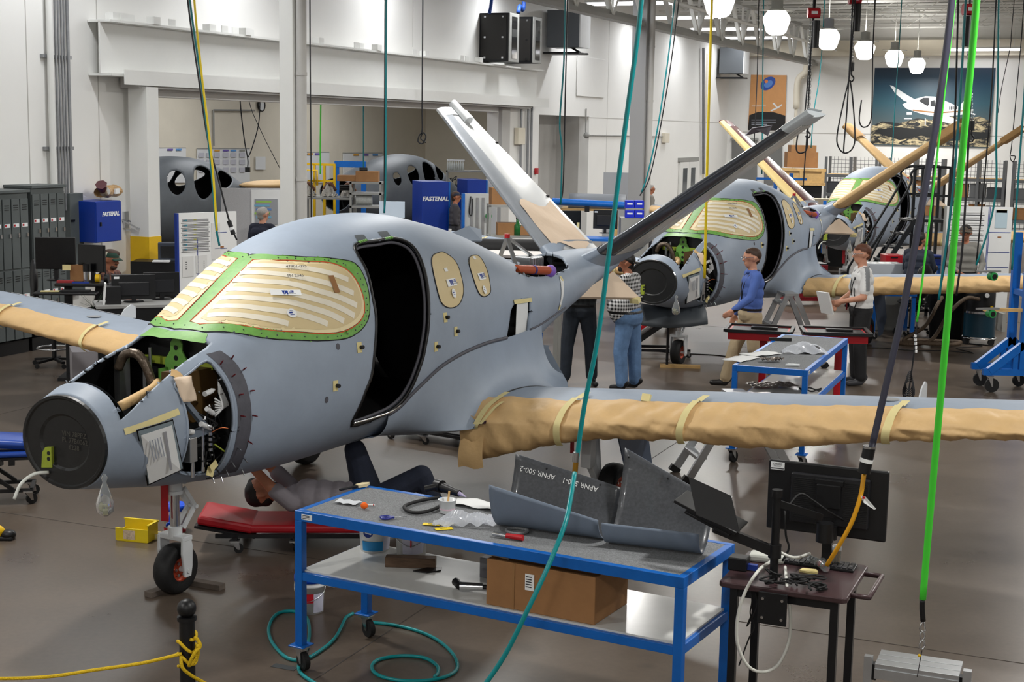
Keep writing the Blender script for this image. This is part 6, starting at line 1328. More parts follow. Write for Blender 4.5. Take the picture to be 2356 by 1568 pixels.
# blue creeper seat (left), shoe
p = atz(30,1165,0); t = thing('mechanic_seat', 'black-framed creeper with blue padded top left of the nose', 'creeper', p+Vector((-.35,.15,0)), .25)
bl = mat('blue_vinyl', (28,66,150), .35)
obj('pad', MB().grid(lambda u, v: Vector((-.45+.9*u, -.2+.4*v, .50+.03*math.sin(PI*u)+.02*math.sin(PI*v))), 12, 8), bl, t, thick=.06); obj('lower_pad', MB().box((.05,-.14,.435), (.80,.14,.05)), bl, t, bev=.02); obj('deck', MB().box((0,0,.40), (.92,.42,.02)), M_blackm, t)
fr = MB(); fr.bar((-.40,-.16,.12),(.46,-.16,.12),.03); fr.bar((-.40,.16,.12),(.46,.16,.12),.03); fr.bar((.45,-.18,.12),(.45,.18,.12),.03); fr.bar((.30,-.16,.13),(-.05,-.16,.40),.03); fr.bar((.30,.16,.13),(-.05,.16,.40),.03); obj('frame', fr, M_blackm, t)
for x, y in ((.42,-.16),(.42,.16),(-.38,-.16),(-.38,.16)): caster(t, (x,y,0), .045, .4)
cl_ = MB()
for k in range(5): cl_.box((-.1+.1*k,-.2,.375), (.06,.05,.05), rz=.4*k)
obj('clamps', cl_, M_black, t)['kind'] = 'stuff'
p = atz(8,1240,0); t = thing('work_shoe', 'black and yellow work shoe at the left edge', 'shoe', p+Vector((-.10,0,0)), 0); obj('sole', MB().box((.05,0,.015), (.26,.10,.03)), M_rubber, t, bev=.01); obj('toe', MB().sph((.14,0,.04), (.06,.05,.04), 12), M_black, t); obj('upper', MB().sph((.02,0,.06), (.10,.05,.06), 12), M_yel, t)
# red creeper under the mechanic, black creepers further back
def creeper(label, loc, rz, pad):
    t = thing('creeper', label, 'creeper', loc, rz, 'mechanic creepers'); 
    fr = MB(); 
    for y in (-.24,.24): fr.bar((-.45,y,.12),(.75,y,.12),.03)
    for x in (-.30,.15,.70): fr.bar((x,-.30,.105),(x,.30,.105),.03)
    obj('frame', fr, M_blackm, t)
    for x in (-.30,.15,.70):
        for y in (-.28,.28): caster(t, (x,y,0), .036, .5+x, M_rubber)
    if pad: 
        obj('pad', MB().box((.30,0,.165), (1.0,.46,.06)), pad, t, bev=.02); obj('head_pad', MB().box((-.38,0,.20), (.42,.46,.07), ry=.18), pad, t, bev=.02); obj('deck', MB().box((-.38,0,.15), (.46,.50,.02), ry=.18), M_blackm, t)
    else: obj('deck', MB().box((.15,0,.14), (1.2,.46,.02)), M_black, t)
    return t
creeper('red padded creeper under the lying mechanic', CRP+Vector((.02,.0,0)), CRZ, mat('red_vinyl', (158,18,30), .4))
creeper('black bare creeper on the floor behind the first airframe', atz(960,1016,0)+Vector((.1,.2,0)), -.6, None)
# floor hose coils, small floor mark
M_teal = mat('teal_hose', (0,134,138), .35, var=.05)
g0 = lambda q: atz(q[0], q[1], .011)
hs = [g0(q) for q in ((812,1410),(796,1420),(786,1440),(770,1468),(740,1494),(700,1516),(660,1512),(628,1480),(618,1450),(625,1425),(645,1408),(680,1406),(705,1420),(712,1450),(706,1490),(690,1520),(690,1545),(720,1568),(760,1590))]
tag(obj('floor_hose', MB().tube(hs, .011, 8, k=6), M_teal), 'teal air hose looping on the floor round the bench caster', 'hose')
hs = [g0(q) for q in ((846,1430),(900,1436),(960,1450),(1010,1474),(1045,1508),(1050,1540),(1010,1560),(940,1566),(880,1556),(856,1538),(868,1518),(920,1508),(975,1512),(1005,1530),(1008,1546),(1000,1556))]
tag(obj('floor_hose', MB().tube(hs, .011, 8, k=6), M_teal), 'teal air hose coiled on the floor under the bench', 'hose')
fmk = MB(); fmk.prism([(-.08,-.03),(.08,-.03),(.08,.03),(-.08,.03)], .001, .002, Matrix.Translation(atz(655,1534,0)) @ Matrix.Rotation(-.4, 4, 'Z')); tag(obj('floor_mark', fmk, mat('mark_dark', (52,56,58), .6)), 'small dark tape mark on the floor by the bench', 'mark')
# low aluminium step ladders
def ladder(label, c, rz, h=.8, spread=.5):
    t = thing('step_ladder', label, 'ladder', c, rz, 'aluminium step ladders')
    for s in (-1, 1):
        for y in (-.20,.20): 
            obj('rail', MB().bar((s*spread,y*1.15,.02),(s*.06,y*.9,h),.03,.07), M_alu, t); obj('foot', MB().box((s*spread,y*1.15,.03), (.10,.05,.06), ry=-s*.6), M_black, t)
    for k in range(1, 4): f_ = k/3.4; obj('tread', MB().box((-spread+(spread-.06)*f_, 0, h*f_), (.10,.40,.03)), M_alu, t)
    obj('top_cap', MB().box((0,0,h+.01), (.20,.40,.03)), M_alu, t); return t
ladder('low aluminium step ladder beneath the first left wing', atz(1690,1096,0)+Vector((0,.0,0)), .15, .78, .52)
ladder('aluminium step ladder beneath the second left wing', atz(1815,848,0)+Vector((0,.3,0)), .1, 1.0, .50)
# things on the second bench
o2 = lambda px, py: atz(px, py, HB)
t = thing('parts_bag', 'clear bag of dark parts on the second bench', 'bag', o2(1848,812), .2); obj('film', MB().grid(lambda u, v: Vector(((u-.5)*.46, (v-.5)*.26*(.35+.65*u), .012+.10*math.sin(PI*u)**.7*math.sin(PI*v)+.012*math.sin(17*u+11*v))), 22, 14, sm=False), mat('wrap_film', (214,218,226), .15, alpha=.62), t); obj('dark_parts', MB().sph((.07,0,.04), (.13,.07,.045), 12), mat('dark_part', (44,42,44), .5), t)
for px, py, lb_, rz in ((1750,815,'white drawing sheets at the near end of the second bench', .6), (1705,826,'torn white sheet at the corner of the second bench', .9)):
    t = thing('paper_sheet', lb_, 'paper', o2(px, py), rz); obj('sheet', MB().grid(lambda u, v: Vector(((u-.5)*.40, (v-.5)*.22, .005+.008*math.sin(6*u+4*v)**2)), 8, 6), M_paper, t, thick=.002)
t = thing('foil_scrap', 'crumpled grey foil scrap on the second bench', 'scrap', o2(1775,832), .2); obj('foil', MB().grid(lambda u, v: Vector(((u-.5)*.22, (v-.5)*.10, .012+.02*math.sin(9*u+8*v)*math.sin(17*u)+.02)), 14, 9, sm=False), mat('grey_foil', (120,112,106), .35, .4), t)
t = thing('black_bar', 'black rubber bar lying across the second bench', 'bar', o2(1795,783), -.1); obj('bar', MB().box((0,0,.015), (.24,.04,.03)), M_rubber, t)
t = thing('white_dish', 'small white plastic dish on the second bench', 'dish', o2(1822,841), 0); obj('shell', MB().prism([(-.07,-.02),(.06,-.03),(.08,0),(-.03,.03)], 0, .02), M_finwh, t, bev=.006)
s2 = lambda px, py: atz(px, py, HS)
t = thing('foil_sheet', 'grey quilted foil sheet on the second bench shelf', 'sheet', s2(1775,890), .2); obj('sheet', MB().grid(lambda u, v: Vector(((u-.5)*.5, (v-.5)*.3, .03+.012*math.sin(22*u)*math.sin(18*v))), 20, 12, sm=False), MATS['grey_foil'], t)
t = thing('cord_bundle', 'coiled dark cord on the second bench shelf', 'cord', s2(1865,900), 0); obj('coil', MB().tube([(.10*math.cos(a)*(1+.2*math.sin(3*a)), .06*math.sin(a), .02+.01*math.sin(5*a)) for a in np.linspace(0, 7*PI, 70)], .008, 6), M_rubber, t)
# red tool trays
def tray(label, px, py, rz, w=.85, d=.55):
    p = atz(px, py, .95); t = thing('tool_tray', label, 'cart', (p.x, p.y, 0), rz, 'red tool trays')
    obj('pan', MB().box((0,0,.90), (w*.92,d*.9,.10)), M_red, t); obj('liner', MB().box((0,0,.945), (w*.86,d*.82,.012)), M_black, t)
    for s in (-1, 1): obj('rim', MB().box((0,s*d/2,.955), (w,.04,.035)), M_black, t); obj('rim', MB().box((s*w/2,0,.955), (.04,d,.035)), M_black, t)
    obj('column', MB().box((.05,0,.45), (.08,.08,.82)), M_red, t); obj('foot', MB().box((0,0,.04), (w*.8,.07,.06)), M_red, t); obj('foot', MB().box((0,0,.04), (.07,d*.9,.06)), M_red, t); obj('tool_box', MB().box((.05,.05,.965), (.3,.1,.02)), M_black, t); return t
tray('red and black tool tray stand beside the blue-shirted man', 1748, 757, -.25, .74); tray('red and black tool tray stand in front of the white-polo man', 1922, 762, -.1, .74)
# ================================================================== left office corner
M_lock = mat('locker_grey', (86,92,92), .5, var=.05, scale=4)
def lockers(label, px0, px1, nd, zt, tiers):
    u0, u1 = wu(px0, 500), wu(px1, 500); u0, u1 = [atw(p, 500, .5).dot(WU) for p in (px0, px1)]; w = (u1-u0)/nd
    t = thing('locker_bank', label, 'lockers', bld(u0, -DW, 0), RZW); H_ = zt-.30
    obj('carcass', MB().box((.24, (u1-u0)/2, .15+zt/2-.02), (.46, u1-u0, zt-.30)), M_lock, t); obj('top', MB().box((.25, (u1-u0)/2, zt-.01), (.52, u1-u0+.03, .035)), M_lock, t); obj('plinth', MB().box((.22, (u1-u0)/2, .09), (.40, u1-u0, .18)), M_black, t)
    hh = H_/tiers
    for i in range(nd):
        for k in range(tiers):
            z = .20+hh*(k+.5); y = w*(i+.5); d = obj('door', MB().box((.478, y, z), (.022, w-.02, hh-.025)), M_lock, t, bev=.003)
            for j in range(3): obj('vent', MB().box((.490, y, z+hh*.40-.03*j), (.006, w*.5, .008)), M_black, d)
            obj('number_plate', MB().box((.492, y, z+hh*.12), (.004, w*.62, .05)), M_sticker, d); obj('plate_dot', MB().box((.495, y-w*.18, z+hh*.12), (.002, .03, .03)), M_red, d); obj('lock', MB().box((.497, y+w*.25, z-.02), (.02, .03, .055)), M_chrome, d)
    return t
lockers('grey locker bank at the far left with three narrow doors per row', -14, 68, 4, 2.25, 2); lockers('grey locker bank beside the wall conduits', 76, 152, 4, 2.30, 2)
p = atw(160, 560); t = thing('breaker_panel', 'flat grey electrical panel between the lockers and blue cabinet', 'panel', p, RZW); obj('case', MB().box((.08,0,0), (.14,.3,1.5)), M_lock, t, bev=.008); obj('catch', MB().box((.155,-.1,.35), (.02,.08,.03)), M_black, t)
p = atw(232, 556); p0 = atw(195,470,.0); t = thing('wall_cabinet', 'blue wall cabinet lettered in white beside the yellow-based column', 'cabinet', atw(250,556,.45)-WV*.45, RZW)
hC = atw(250,462,.45).z-atw(250,556,.45).z; obj('case', MB().box((.225,0,hC/2), (.45,.58,hC)), M_bluec, t, bev=.006); dr = obj('door', MB().box((.458,0,hC/2), (.016,.57,hC-.02)), M_bluec, t)
text('lettering', 'FASTENAL', .085, M_sticker, t, basis((.468,.04,hC*.68),(0,1,0),(0,0,1)), shear=.2, bold=.004); obj('lock', MB().box((.472,-.20,hC*.45), (.02,.03,.06)), M_black, dr)
t = thing('bread_bag', 'crumpled brown bread bag lying on the blue wall cabinet', 'bag', atw(250,453,.25), RZW+.3); obj('loaf', MB().grid(lambda u, v: Vector((.13*math.cos(2*PI*u)*(1-.25*math.sin(3*v)**2), -.26+.52*v, .085+.085*math.sin(2*PI*u)+.012*math.sin(11*v+9*u))), 14, 10, cu=True, sm=False), mat('bread_bag', (176,140,92), .35, var=.35, scale=16), t); obj('twist', MB().cyl((0,-.24,.10),(.02,-.34,.20),.05,.09,n=7), mat('bag_maroon', (84,34,40), .4), t); obj('print', MB().box((.12,.03,.09), (.02,.16,.08)), M_sticker, t)
t = thing('wall_bracket', 'chrome hose bracket on the wall right of the blue cabinet', 'bracket', atw(287,520), RZW); m = MB(); m.box((.02,0,.1), (.04,.10,.26)); m.bar((0,-.06,.1),(.30,-.06,-.02),.02); m.bar((0,.06,.1),(.30,.06,-.02),.02); m.bar((.30,-.1,-.02),(.30,.1,-.02),.02); m.bar((.02,0,-.06),(.30,0,-.04),.02); obj('arms', m, M_chrome, t)
def monitor(label, p, rz, w=.52, h=.31, stand=.16, back=False, tilt=0.):
    t = thing('monitor', label, 'monitor', p, rz, 'office monitors'); s = 1 if back else -1
    obj('case', MB().box((0,0,stand+h/2), (w,.04,h), rx=tilt), M_black, t, bev=.006); 
    if back: obj('rear_bulge', MB().box((0,-.03,stand+h/2-.02), (w*.7,.04,h*.55)), mat('ribbed_black', (30,30,33), .35), t, bev=.008); obj('label', MB().box((-w*.38,-.022,stand+h*.88), (.06,.004,.025)), M_sticker, t)
    else: obj('screen', MB().box((0,-.022,stand+h/2), (w-.02,.004,h-.02)), mat('screen_black', (9,9,11), .2), t)
    obj('neck', MB().box((0,.02*s*-1,stand/2+.05), (.05,.03,stand+.1)), M_blackm, t); obj('foot', MB().lathe([(0,.015),(.11,.012),(.12,0)], n=20), M_blackm, t); return t
# sit-stand desk of the seated man
D1 = atd(175,690,18.2); t = thing('office_desk', 'black stand-up desk with raised tray left of the seated man', 'desk', (D1.x, D1.y, 0), .1)
z1 = atd(185,655,18.0).z; z2 = atd(150,678,17.7).z
obj('upper_tray', MB().box((.12,0,z1), (.66,.50,.04)), M_black, t, bev=.01); obj('keyboard_tray', MB().box((-.06,-.30,z2), (.75,.26,.03)), M_black, t, bev=.01); m = MB(); m.box((.28,.05,z1/2), (.09,.07,z1)); m.box((-.1,.05,z1/2), (.09,.07,z1)); m.box((.1,0,.02), (.6,.5,.04)); obj('frame', m, M_blackm, t)
def od(x, y, z): return Vector((D1.x, D1.y, z))+Matrix.Rotation(.1, 3, 'Z') @ Vector((x, y, 0))
monitor('wide black monitor with a note stuck below on the stand-up desk', Vector((*atd(131,700,18.3).xy, z1+.02)), .12, .49, .40, .14); monitor('black monitor angled beside the wide one, on the stand-up desk', Vector((*atd(214,700,18.25).xy, z1+.02)), -.40, .40, .34, .12)
t = thing('sticky_note', 'yellow note hanging under the wide black monitor', 'note', atd(153,615,18.18), .1); obj('slip', MB().box((0,0,0), (.10,.004,.07)), M_tape, t)
t = thing('paper_slips', 'yellow slips on the keyboard tray', 'papers', od(-.25,-.30,z2+.018), .2); obj('slip', MB().box((0,0,.004), (.22,.12,.006)), M_tape, t)
t = thing('keyboard', 'black keyboard on the stand-up desk tray', 'keyboard', od(.06,-.30,z2+.016), .1); obj('tray', MB().box((0,0,.012), (.34,.13,.02)), M_rubber, t)
t = thing('travel_mug', 'steel and black travel mug on the stand-up desk', 'mug', od(.14,-.05,z1+.02)); obj('body', MB().cyl((0,0,0),(0,0,.13),.035,n=16), M_chrome, t); obj('lid', MB().cyl((0,0,.13),(0,0,.22),.038,n=16), M_black, t)
t = thing('ear_defenders', 'black and yellow ear defenders on the stand-up desk', 'ear defenders', od(.34,-.08,z1+.02)); obj('cup', MB().cyl((-.08,0,.05),(-.03,0,.05),.05,n=14), M_yel, t); obj('cup', MB().cyl((.03,0,.05),(.08,0,.05),.05,n=14), M_black, t); obj('band', MB().tube([(-.05,0,.06),(-.03,.05,.12),(.03,.05,.12),(.05,0,.06)], .01, 6, k=4), M_black, t)
t = thing('red_notebook', 'red notebook lying on the stand-up desk', 'book', od(-.10,-.12,z1+.02), .2); obj('cover', MB().box((0,0,.012), (.2,.1,.024)), mat('book_red', (150,40,44), .6), t)
t = thing('blue_folder', 'blue folder lying at the front of the stand-up desk', 'folder', od(.10,-.20,z1+.02), .1); obj('cover', MB().box((0,0,.008), (.2,.06,.016)), M_stblue, t)
t = thing('small_carton', 'small brown carton behind the travel mug', 'box', od(.02,.10,z1+.02)); obj('walls', MB().box((0,0,.10), (.18,.12,.2)), M_card, t)
# second desk with monitors seen from behind
D2 = atd(350,720,17.0); zD = atd(330,702,16.8).z; t = thing('office_desk', 'grey office desk with black skirt before the seated man', 'desk', (D2.x, D2.y, 0), .35); obj('top', MB().box((0,0,zD), (1.3,.6,.03)), mat('desk_grey', (150,150,148), .5), t); obj('skirt', MB().box((0,-.26,zD/2), (1.28,.02,zD-.04)), M_black, t); obj('pedestal', MB().box((-.75,.0,.30), (.35,.5,.60)), mat('pedestal_grey', (150,146,150), .5), t)
monitor('monitor with white tag seen from behind, before the seated man', atd(308,702,17.0).xy.to_3d()+Vector((0,0,zD+.016)), .30, .50, .29, .03, True); monitor('second monitor seen from behind beside the whiteboard', atd(372,700,17.3).xy.to_3d()+Vector((0,0,zD+.016)), .42, .42, .28, .04, True)
t = thing('document_rack', 'black rack of white papers at the desk end', 'rack', atd(262,725,16.8).xy.to_3d()+Vector((0,0,zD+.016)), .3); obj('case', MB().box((0,0,.10), (.16,.22,.2)), M_black, t); obj('sheet', MB().box((-.10,-.03,.12), (.02,.22,.24), ry=.1), M_paper, t)
t = thing('potted_plant', 'small dark spiky plant at the desk corner', 'plant', atd(215,728,16.9).xy.to_3d()+Vector((0,0,zD-.15)), 0); obj('pot', MB().lathe([(0,0),(.05,0),(.07,.10),(.06,.10)], n=14), M_black, t); q = random.Random(5)
for k in range(16):
    a, r_ = q.random()*6.28, q.uniform(.08,.2); obj('leaf', MB().slab([(0,-.006,.1),(r_*math.cos(a),r_*math.sin(a),.16+q.random()*.14),(0,.006,.1)], .002), mat('leaf_dark', (38,52,34), .6), t)
tag(obj('side_pedestal', MB().box((0,0,.32), (.45,.5,.64)), mat('pedestal_grey', (150,146,150), .5), loc=atz(205,850,0)+Vector((.1,.2,0)), bev=.006), 'grey steel pedestal cabinet beside the drafting chair', 'cabinet')
def swivel(label, loc, rz, ring=False, seat=.5, back=True):
    t = thing('swivel_chair', label, 'chair', loc, rz); 
    for k in range(5):
        a = k*2*PI/5; obj('base_arm', MB().bar((0,0,.10),(.28*math.cos(a),.28*math.sin(a),.075),.05,.03), M_black, t); c = Vector((.29*math.cos(a),.29*math.sin(a),.03)); obj('caster', MB().cyl(c+Vector((0,-.02,0)), c+Vector((0,.02,0)), .03, n=12), M_rubber, t)
    obj('gas_column', MB().cyl((0,0,.08),(0,0,seat),.03,n=12), M_black, t); obj('seat', MB().sph((0,0,seat+.04), (.24,.23,.05), 14), M_black, t)
    if ring: obj('foot_ring', MB().tube([(.22*math.cos(a),.22*math.sin(a),.24) for a in np.linspace(0,2*PI,25)[:-1]], .012, 8, closed=True), M_chrome, t)
    if back: obj('backrest', MB().sph((-.23,0,seat+.40), (.05,.22,.28), 14), M_black, t); obj('back_bar', MB().bar((-.1,0,seat+.02),(-.24,0,seat+.3),.05,.02), M_blackm, t)
    return t
swivel('drafting chair with chrome foot ring under the right wing', atz(112,848,0)+Vector((0,.25,0)), .4, True, .74)
swivel('black office chair by the second wing beside the drum vacuum', atz(2105,772,0)+Vector((0,.3,0)), 2.2, False, .48)
# whiteboard with charts (left)
def whiteboard(label, quad, Y0, Y1, zb=.25, blue=True):
    (x0, y0), (x1, y1) = quad; A, B = atd(x0, y0, Y0), atd(x1, y1, Y1); d = (B-A); d.z = 0; w = d.length; rz = math.atan2(d.y, d.x); zt = (A.z+B.z)/2
    t = thing('whiteboard', label, 'whiteboard', (A.x, A.y, 0), rz); obj('panel', MB().box((w/2,0,(zt+zb)/2), (w,.04,zt-zb)), M_paper, t); e = MB(); e.box((-.015,0,(zt+zb)/2), (.03,.06,zt-zb)); obj('edge', e, M_stblue if blue else M_steelg, t)
    for x in (.1, w-.1): obj('foot', MB().box((x,0,zb/2), (.06,.5,zb)), M_steelg, t)
    return t, w, zt
t, w, zt = whiteboard('whiteboard of grey strip charts with blue edge behind the windscreen', ((408,492),(542,484)), 19.6, 20.3)
def wb(t, x, z, ww, hh, m, name='chart'): return obj(name, MB().box((x,-.024,z), (ww,.006,hh)), m, t)
G = mat('chart_mid', (150,150,152), .7); BL = mat('chart_teal', (60,170,196), .7); YL = mat('chart_yellow', (220,214,70), .7); INK = mat('chart_line', (50,52,58), .7)
for k in range(7):
    z = zt-.10-.065*k; wb(t, .27, z, .42, .030, G, 'strip'); wb(t, .10, z, .06, .022, BL, 'strip_mark'); wb(t, .26, z+.004, .05, .012, YL, 'strip_mark'); wb(t, .27, z-.034, .46, .004, INK, 'rule')
for x, z, ww, hh in ((.14,zt-.72,.18,.28),(.36,zt-.70,.18,.24),(.60,zt-.40,.14,.5)): wb(t, x, z, ww, hh, mat('chart_pale', (212,212,210), .8), 'sheet')
for z in (.28,.50): wb(t, .68, zt-z, .2, .006, M_stblue, 'rule')
wb(t, .30, zt-.60, .006, .5, M_stblue, 'rule'); wb(t, .70, zt-.48, .06, .02, mat('eraser_brown', (150,100,60), .8), 'eraser')
for k in range(4): wb(t, .11, zt-.66-.03*k, .02, .014, INK, 'print'); wb(t, .40, zt-.66-.03*k, .012, .02, INK, 'print')
# partition with poster
A, B = atd(508,432,26.3), atd(655,424,26.6); t = thing('office_partition', 'grey fabric partition with pinned poster behind the navy-shirted man', 'partition', (A.x, A.y, 0), math.atan2(B.y-A.y, B.x-A.x)); w = (B-A).length; zt = A.z
obj('panel', MB().box((w/2,0,zt/2), (w,.06,zt)), mat('fabric_grey', (176,176,178), .9, var=.08, scale=60), t); obj('board', MB().box((w*.72,-.04,zt-.45), (w*.50,.02,.84)), M_paper, t); ps_ = obj('poster', MB().box((w*.70,-.055,zt-.42), (w*.36,.01,.46)), mat('poster_grey', (150,152,156), .7), t)
for k in range(5): obj('print_band', MB().box((w*.66-.03*(k % 2),-.062,zt-.24-.07*k), (w*.24,.004,.035)), mat('band_%d' % (k % 3), ((150,190,90),(110,170,200),(90,130,190))[k % 3], .7), ps_)
tag(obj('dark_shelf', MB().box((0,0,.55), (1.0,.5,1.1)), M_black, loc=(*atd(385,640,22.5).xy, 0)), 'low black shelf unit beside the yellow column base', 'shelf')
t = thing('dark_monitor', 'dark computer case standing on the low black shelf', 'computer', (*atd(388,640,22.5).xy, 1.1), .2); obj('case', MB().box((0,0,.14), (.3,.2,.28)), mat('slate', (50,56,68), .5), t, bev=.01); obj('front', MB().box((0,-.105,.14), (.22,.01,.18)), M_black, t)
t = thing('paper_towel', 'white cloth folded on the low black shelf', 'cloth', (*atd(372,640,22.3).xy, 1.1), .1); obj('cloth', MB().box((0,0,.01), (.25,.2,.02)), M_paper, t)
# ================================================================== bay: two bare fuselages
M_bare = mat('bare_composite_grey', (98,104,110), .5, var=.08, scale=4)
def oval(a, p, ra, rp, tl): return [(a+ra*math.cos(k)+tl*math.sin(k), p+rp*math.sin(k)) for k in np.linspace(0, 2*PI, 25)[:-1]]
bo_ = [oval(3.10,.48,.15,.22,-.02), oval(2.45,.52,.23,.30,-.05), oval(1.72,.56,.28,.42,-.12), oval(1.05,.75,.22,.34,-.20)]
bh = bo_+[mirror(q_) for q_ in bo_]+[top_open]
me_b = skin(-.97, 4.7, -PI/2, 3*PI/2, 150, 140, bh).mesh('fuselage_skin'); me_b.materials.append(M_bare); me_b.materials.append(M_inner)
def bare(label, px, py, Y, psi=32):
    p = atd(px, py, Y); s, c = math.sin(R(psi)), math.cos(R(psi)); ad, ld = Vector((-s,-c,0)), Vector((-c,s,0)); o = p-ad*2.45-ld*(-.78); o.z = 0
    t = thing('bare_fuselage', label, 'fuselage', o, PI-R(psi), 'bare fuselages in the bay'); f_ = bpy.data.objects.new('fuselage_skin', me_b); C.objects.link(f_); f_.parent = t; md = f_.modifiers.new('s', 'SOLIDIFY'); md.thickness = .02; md.offset = -1; md.material_offset = 1
    r = MB(); r.add(ellring(3.6,.96), [tuple(range(48))]); obj('bulkhead', r, M_inner, t)
    m = MB()
    for y in (.4,2.6,4.2): m.box((0,y,.32), (.9,.10,.64)); m.box((0,y,.66), (1.1,.16,.12))
    obj('cradle', m, M_black, t); m = MB(); q = random.Random(2)
    for k in range(24): a_ = Vector((q.uniform(-.4,.4), q.uniform(-.6,.2), q.uniform(1.5,1.85))); m.tube([a_, a_+Vector((q.uniform(-.2,.2),q.uniform(-.2,.2),.1)), a_+Vector((q.uniform(-.2,.2),q.uniform(-.2,.2),-.05))], .014, 5, k=3)
    obj('wiring', m, M_rubber, t)['kind'] = 'stuff'; return t
bare('bare grey fuselage shell behind the yellow-based column', 413, 413, 29.6, 37); bare('bare grey fuselage shell behind the blue vending cabinet', 958, 400, 36.5, 30)
A, B = atd(575,424,31.0), atd(690,405,32.5); t = thing('wrapped_wing', 'paper-wrapped wing behind the grey partition', 'wing', (A.x, A.y, 0), math.atan2(B.y-A.y, B.x-A.x)); obj('wrap', MB().sph(((B-A).length/2,0,A.z-.02), ((B-A).length/2+.2,.5,.10), 14), M_kraft, t); obj('stand', MB().box(((B-A).length/2,0,A.z/2-.05), (.1,.5,A.z-.1)), M_blackm, t)
# yellow guard rails, blue gantry
A = atd(735,430,33.5); t = thing('guard_rail', 'yellow tubular guard rail on the platform in the bay', 'rail', (A.x, A.y, 0), -.2)
zr = [atd(735,y,33.5).z for y in (378,402,416)]
for x in (-.35,-.12,.12,.36): obj('post', MB().bar((x,0,.0),(x,0,zr[0]),.05), M_yel, t)
for z in (zr[0], zr[2]): obj('rail', MB().bar((-.5,0,z),(.38,0,z),.05), M_yel, t)
obj('gate', MB().tube([(-.30,-.1,zr[2]),(-.30,-.1,zr[1]+.1),(-.02,-.1,zr[1]+.1),(-.02,-.1,zr[2]-.1)], .025, 6), M_yel, t)
A, B = atd(770,372,34), atd(842,372,34); t = thing('blue_gantry', 'blue square-tube gantry frame in the bay', 'gantry', (A.x, A.y, 0), 0); w = (B-A).length; obj('beam', MB().box((w/2,0,A.z-.05), (w,.12,.14)), M_blue, t)
for x in (.05, w-.05): obj('post', MB().box((x,0,A.z/2-.06), (.11,.11,A.z-.12)), M_blue, t)
# cluttered benches in the bay mouth
def crate(label, px, py, Y, w, d, h, m=None, rz=0., name='carton'):
    p = atd(px, py, Y); t = thing(name, label, 'box', (p.x, p.y, p.z), rz); obj('walls', MB().box((0,0,h/2), (w,d,h)), m or M_card, t, bev=.004); obj('flap', MB().box((0,-d*.25,h+.004), (w,d*.48,.008)), m or M_card, t); obj('flap', MB().box((0,d*.25,h+.004), (w,d*.48,.008)), m or M_card, t); return t
def rack(label, px0, px1, Y, levels, rz=0., depth=.6, m=None):
    A, B = atd(px0,500,Y), atd(px1,500,Y); w = B.x-A.x; t = thing('shelf_rack', label, 'shelf', ((A.x+B.x)/2, Y, 0), rz); zt = max(levels)
    for z in levels: obj('shelf', MB().box((0,0,z-.02), (w,depth,.04)), m or M_steelg, t)
    for sx in (-1, 1):
        for sy in (-1, 1): obj('post', MB().box((sx*(w/2-.02),sy*(depth/2-.02),zt/2), (.04,.04,zt)), m or M_steelg, t)
    return t, w
Y = 30.5; zz = [atd(760,y,Y).z for y in (452,492)]; rack('steel bench heaped with plastic bags right of the cream column', 700, 815, Y, [zz[1]-.3, zz[0]], 0, .9)
for k, (px, lb_) in enumerate(((708,'heap of clear plastic bags at the left end of the bay bench'), (757,'pile of brown wiring looms in clear film on the bay bench'), (802,'loose clear film at the right end of the bay bench'))):
    p = atd(px, 452, Y); t = thing('bag_heap', lb_, 'bags', (p.x, p.y, zz[0]+.012), 0); obj('film', MB().grid(lambda u, v: Vector(((u-.5)*.32, (v-.5)*.5, .02+.22*math.sin(PI*u)*math.sin(PI*v)+.03*math.sin(19*u+13*v+k))), 18, 14, sm=False), mat('bag_film', (176,172,164), .2, var=.3, scale=14), t)
    obj('loom', MB().tube([(-.12,0,.12),(-.05,.1,.24),(.05,-.05,.25),(.13,.05,.12)], .035, 7, k=4), mat('loom_brown', (110,70,44), .6), t)
Y = 30.0; zz = [atd(830,y,Y).z for y in (417,442,472)]; rack('steel rack with cartons at the bay mouth', 808, 880, Y, [zz[2], zz[1], zz[0]], 0, .6)
crate('brown carton on top of the bay rack', 800, 416, 30.0, .40, .3, .11); crate('taller brown carton beside it on the bay rack', 846, 417, 30.0, .46, .34, .20)
t = thing('black_tool', 'black power tool on the tall carton of the bay rack', 'tool', atd(836,396,30.0)+Vector((0,0,0)), .2); obj('body', MB().cyl((-.08,0,.05),(.08,0,.05),.05,n=10), M_black, t)
t = thing('film_roll', 'roll of bubble film on the middle shelf of the bay rack', 'roll', (*atd(838,470,29.9).xy, zz[2]), 0); obj('roll', MB().cyl((-.16,0,.13),(.16,0,.13),.12,n=18), mat('bubble_film', (176,178,174), .3, var=.2, scale=30), t)
t = thing('spray_gun', 'dark grinder lying on the bay rack', 'tool', (*atd(795,428,30.2).xy, zz[1]), .2); obj('body', MB().cyl((-.12,0,.08),(.10,0,.08),.06,n=10), M_black, t)
tag(obj('display_screen', MB().box((0,0,0), (.42,.05,.27)), mat('screen_pale', (196,210,224), .4, emit=.35), loc=atd(902,482,24.5)), 'pale computer screen beside the ear-defender worker', 'monitor')
tag(obj('bench_stub', MB().box((0,0,.5), (1.5,.6,1.0)), M_blackm, loc=(*atd(900,560,24.8).xy, 0)), 'dark bench below the pale computer screen', 'bench')
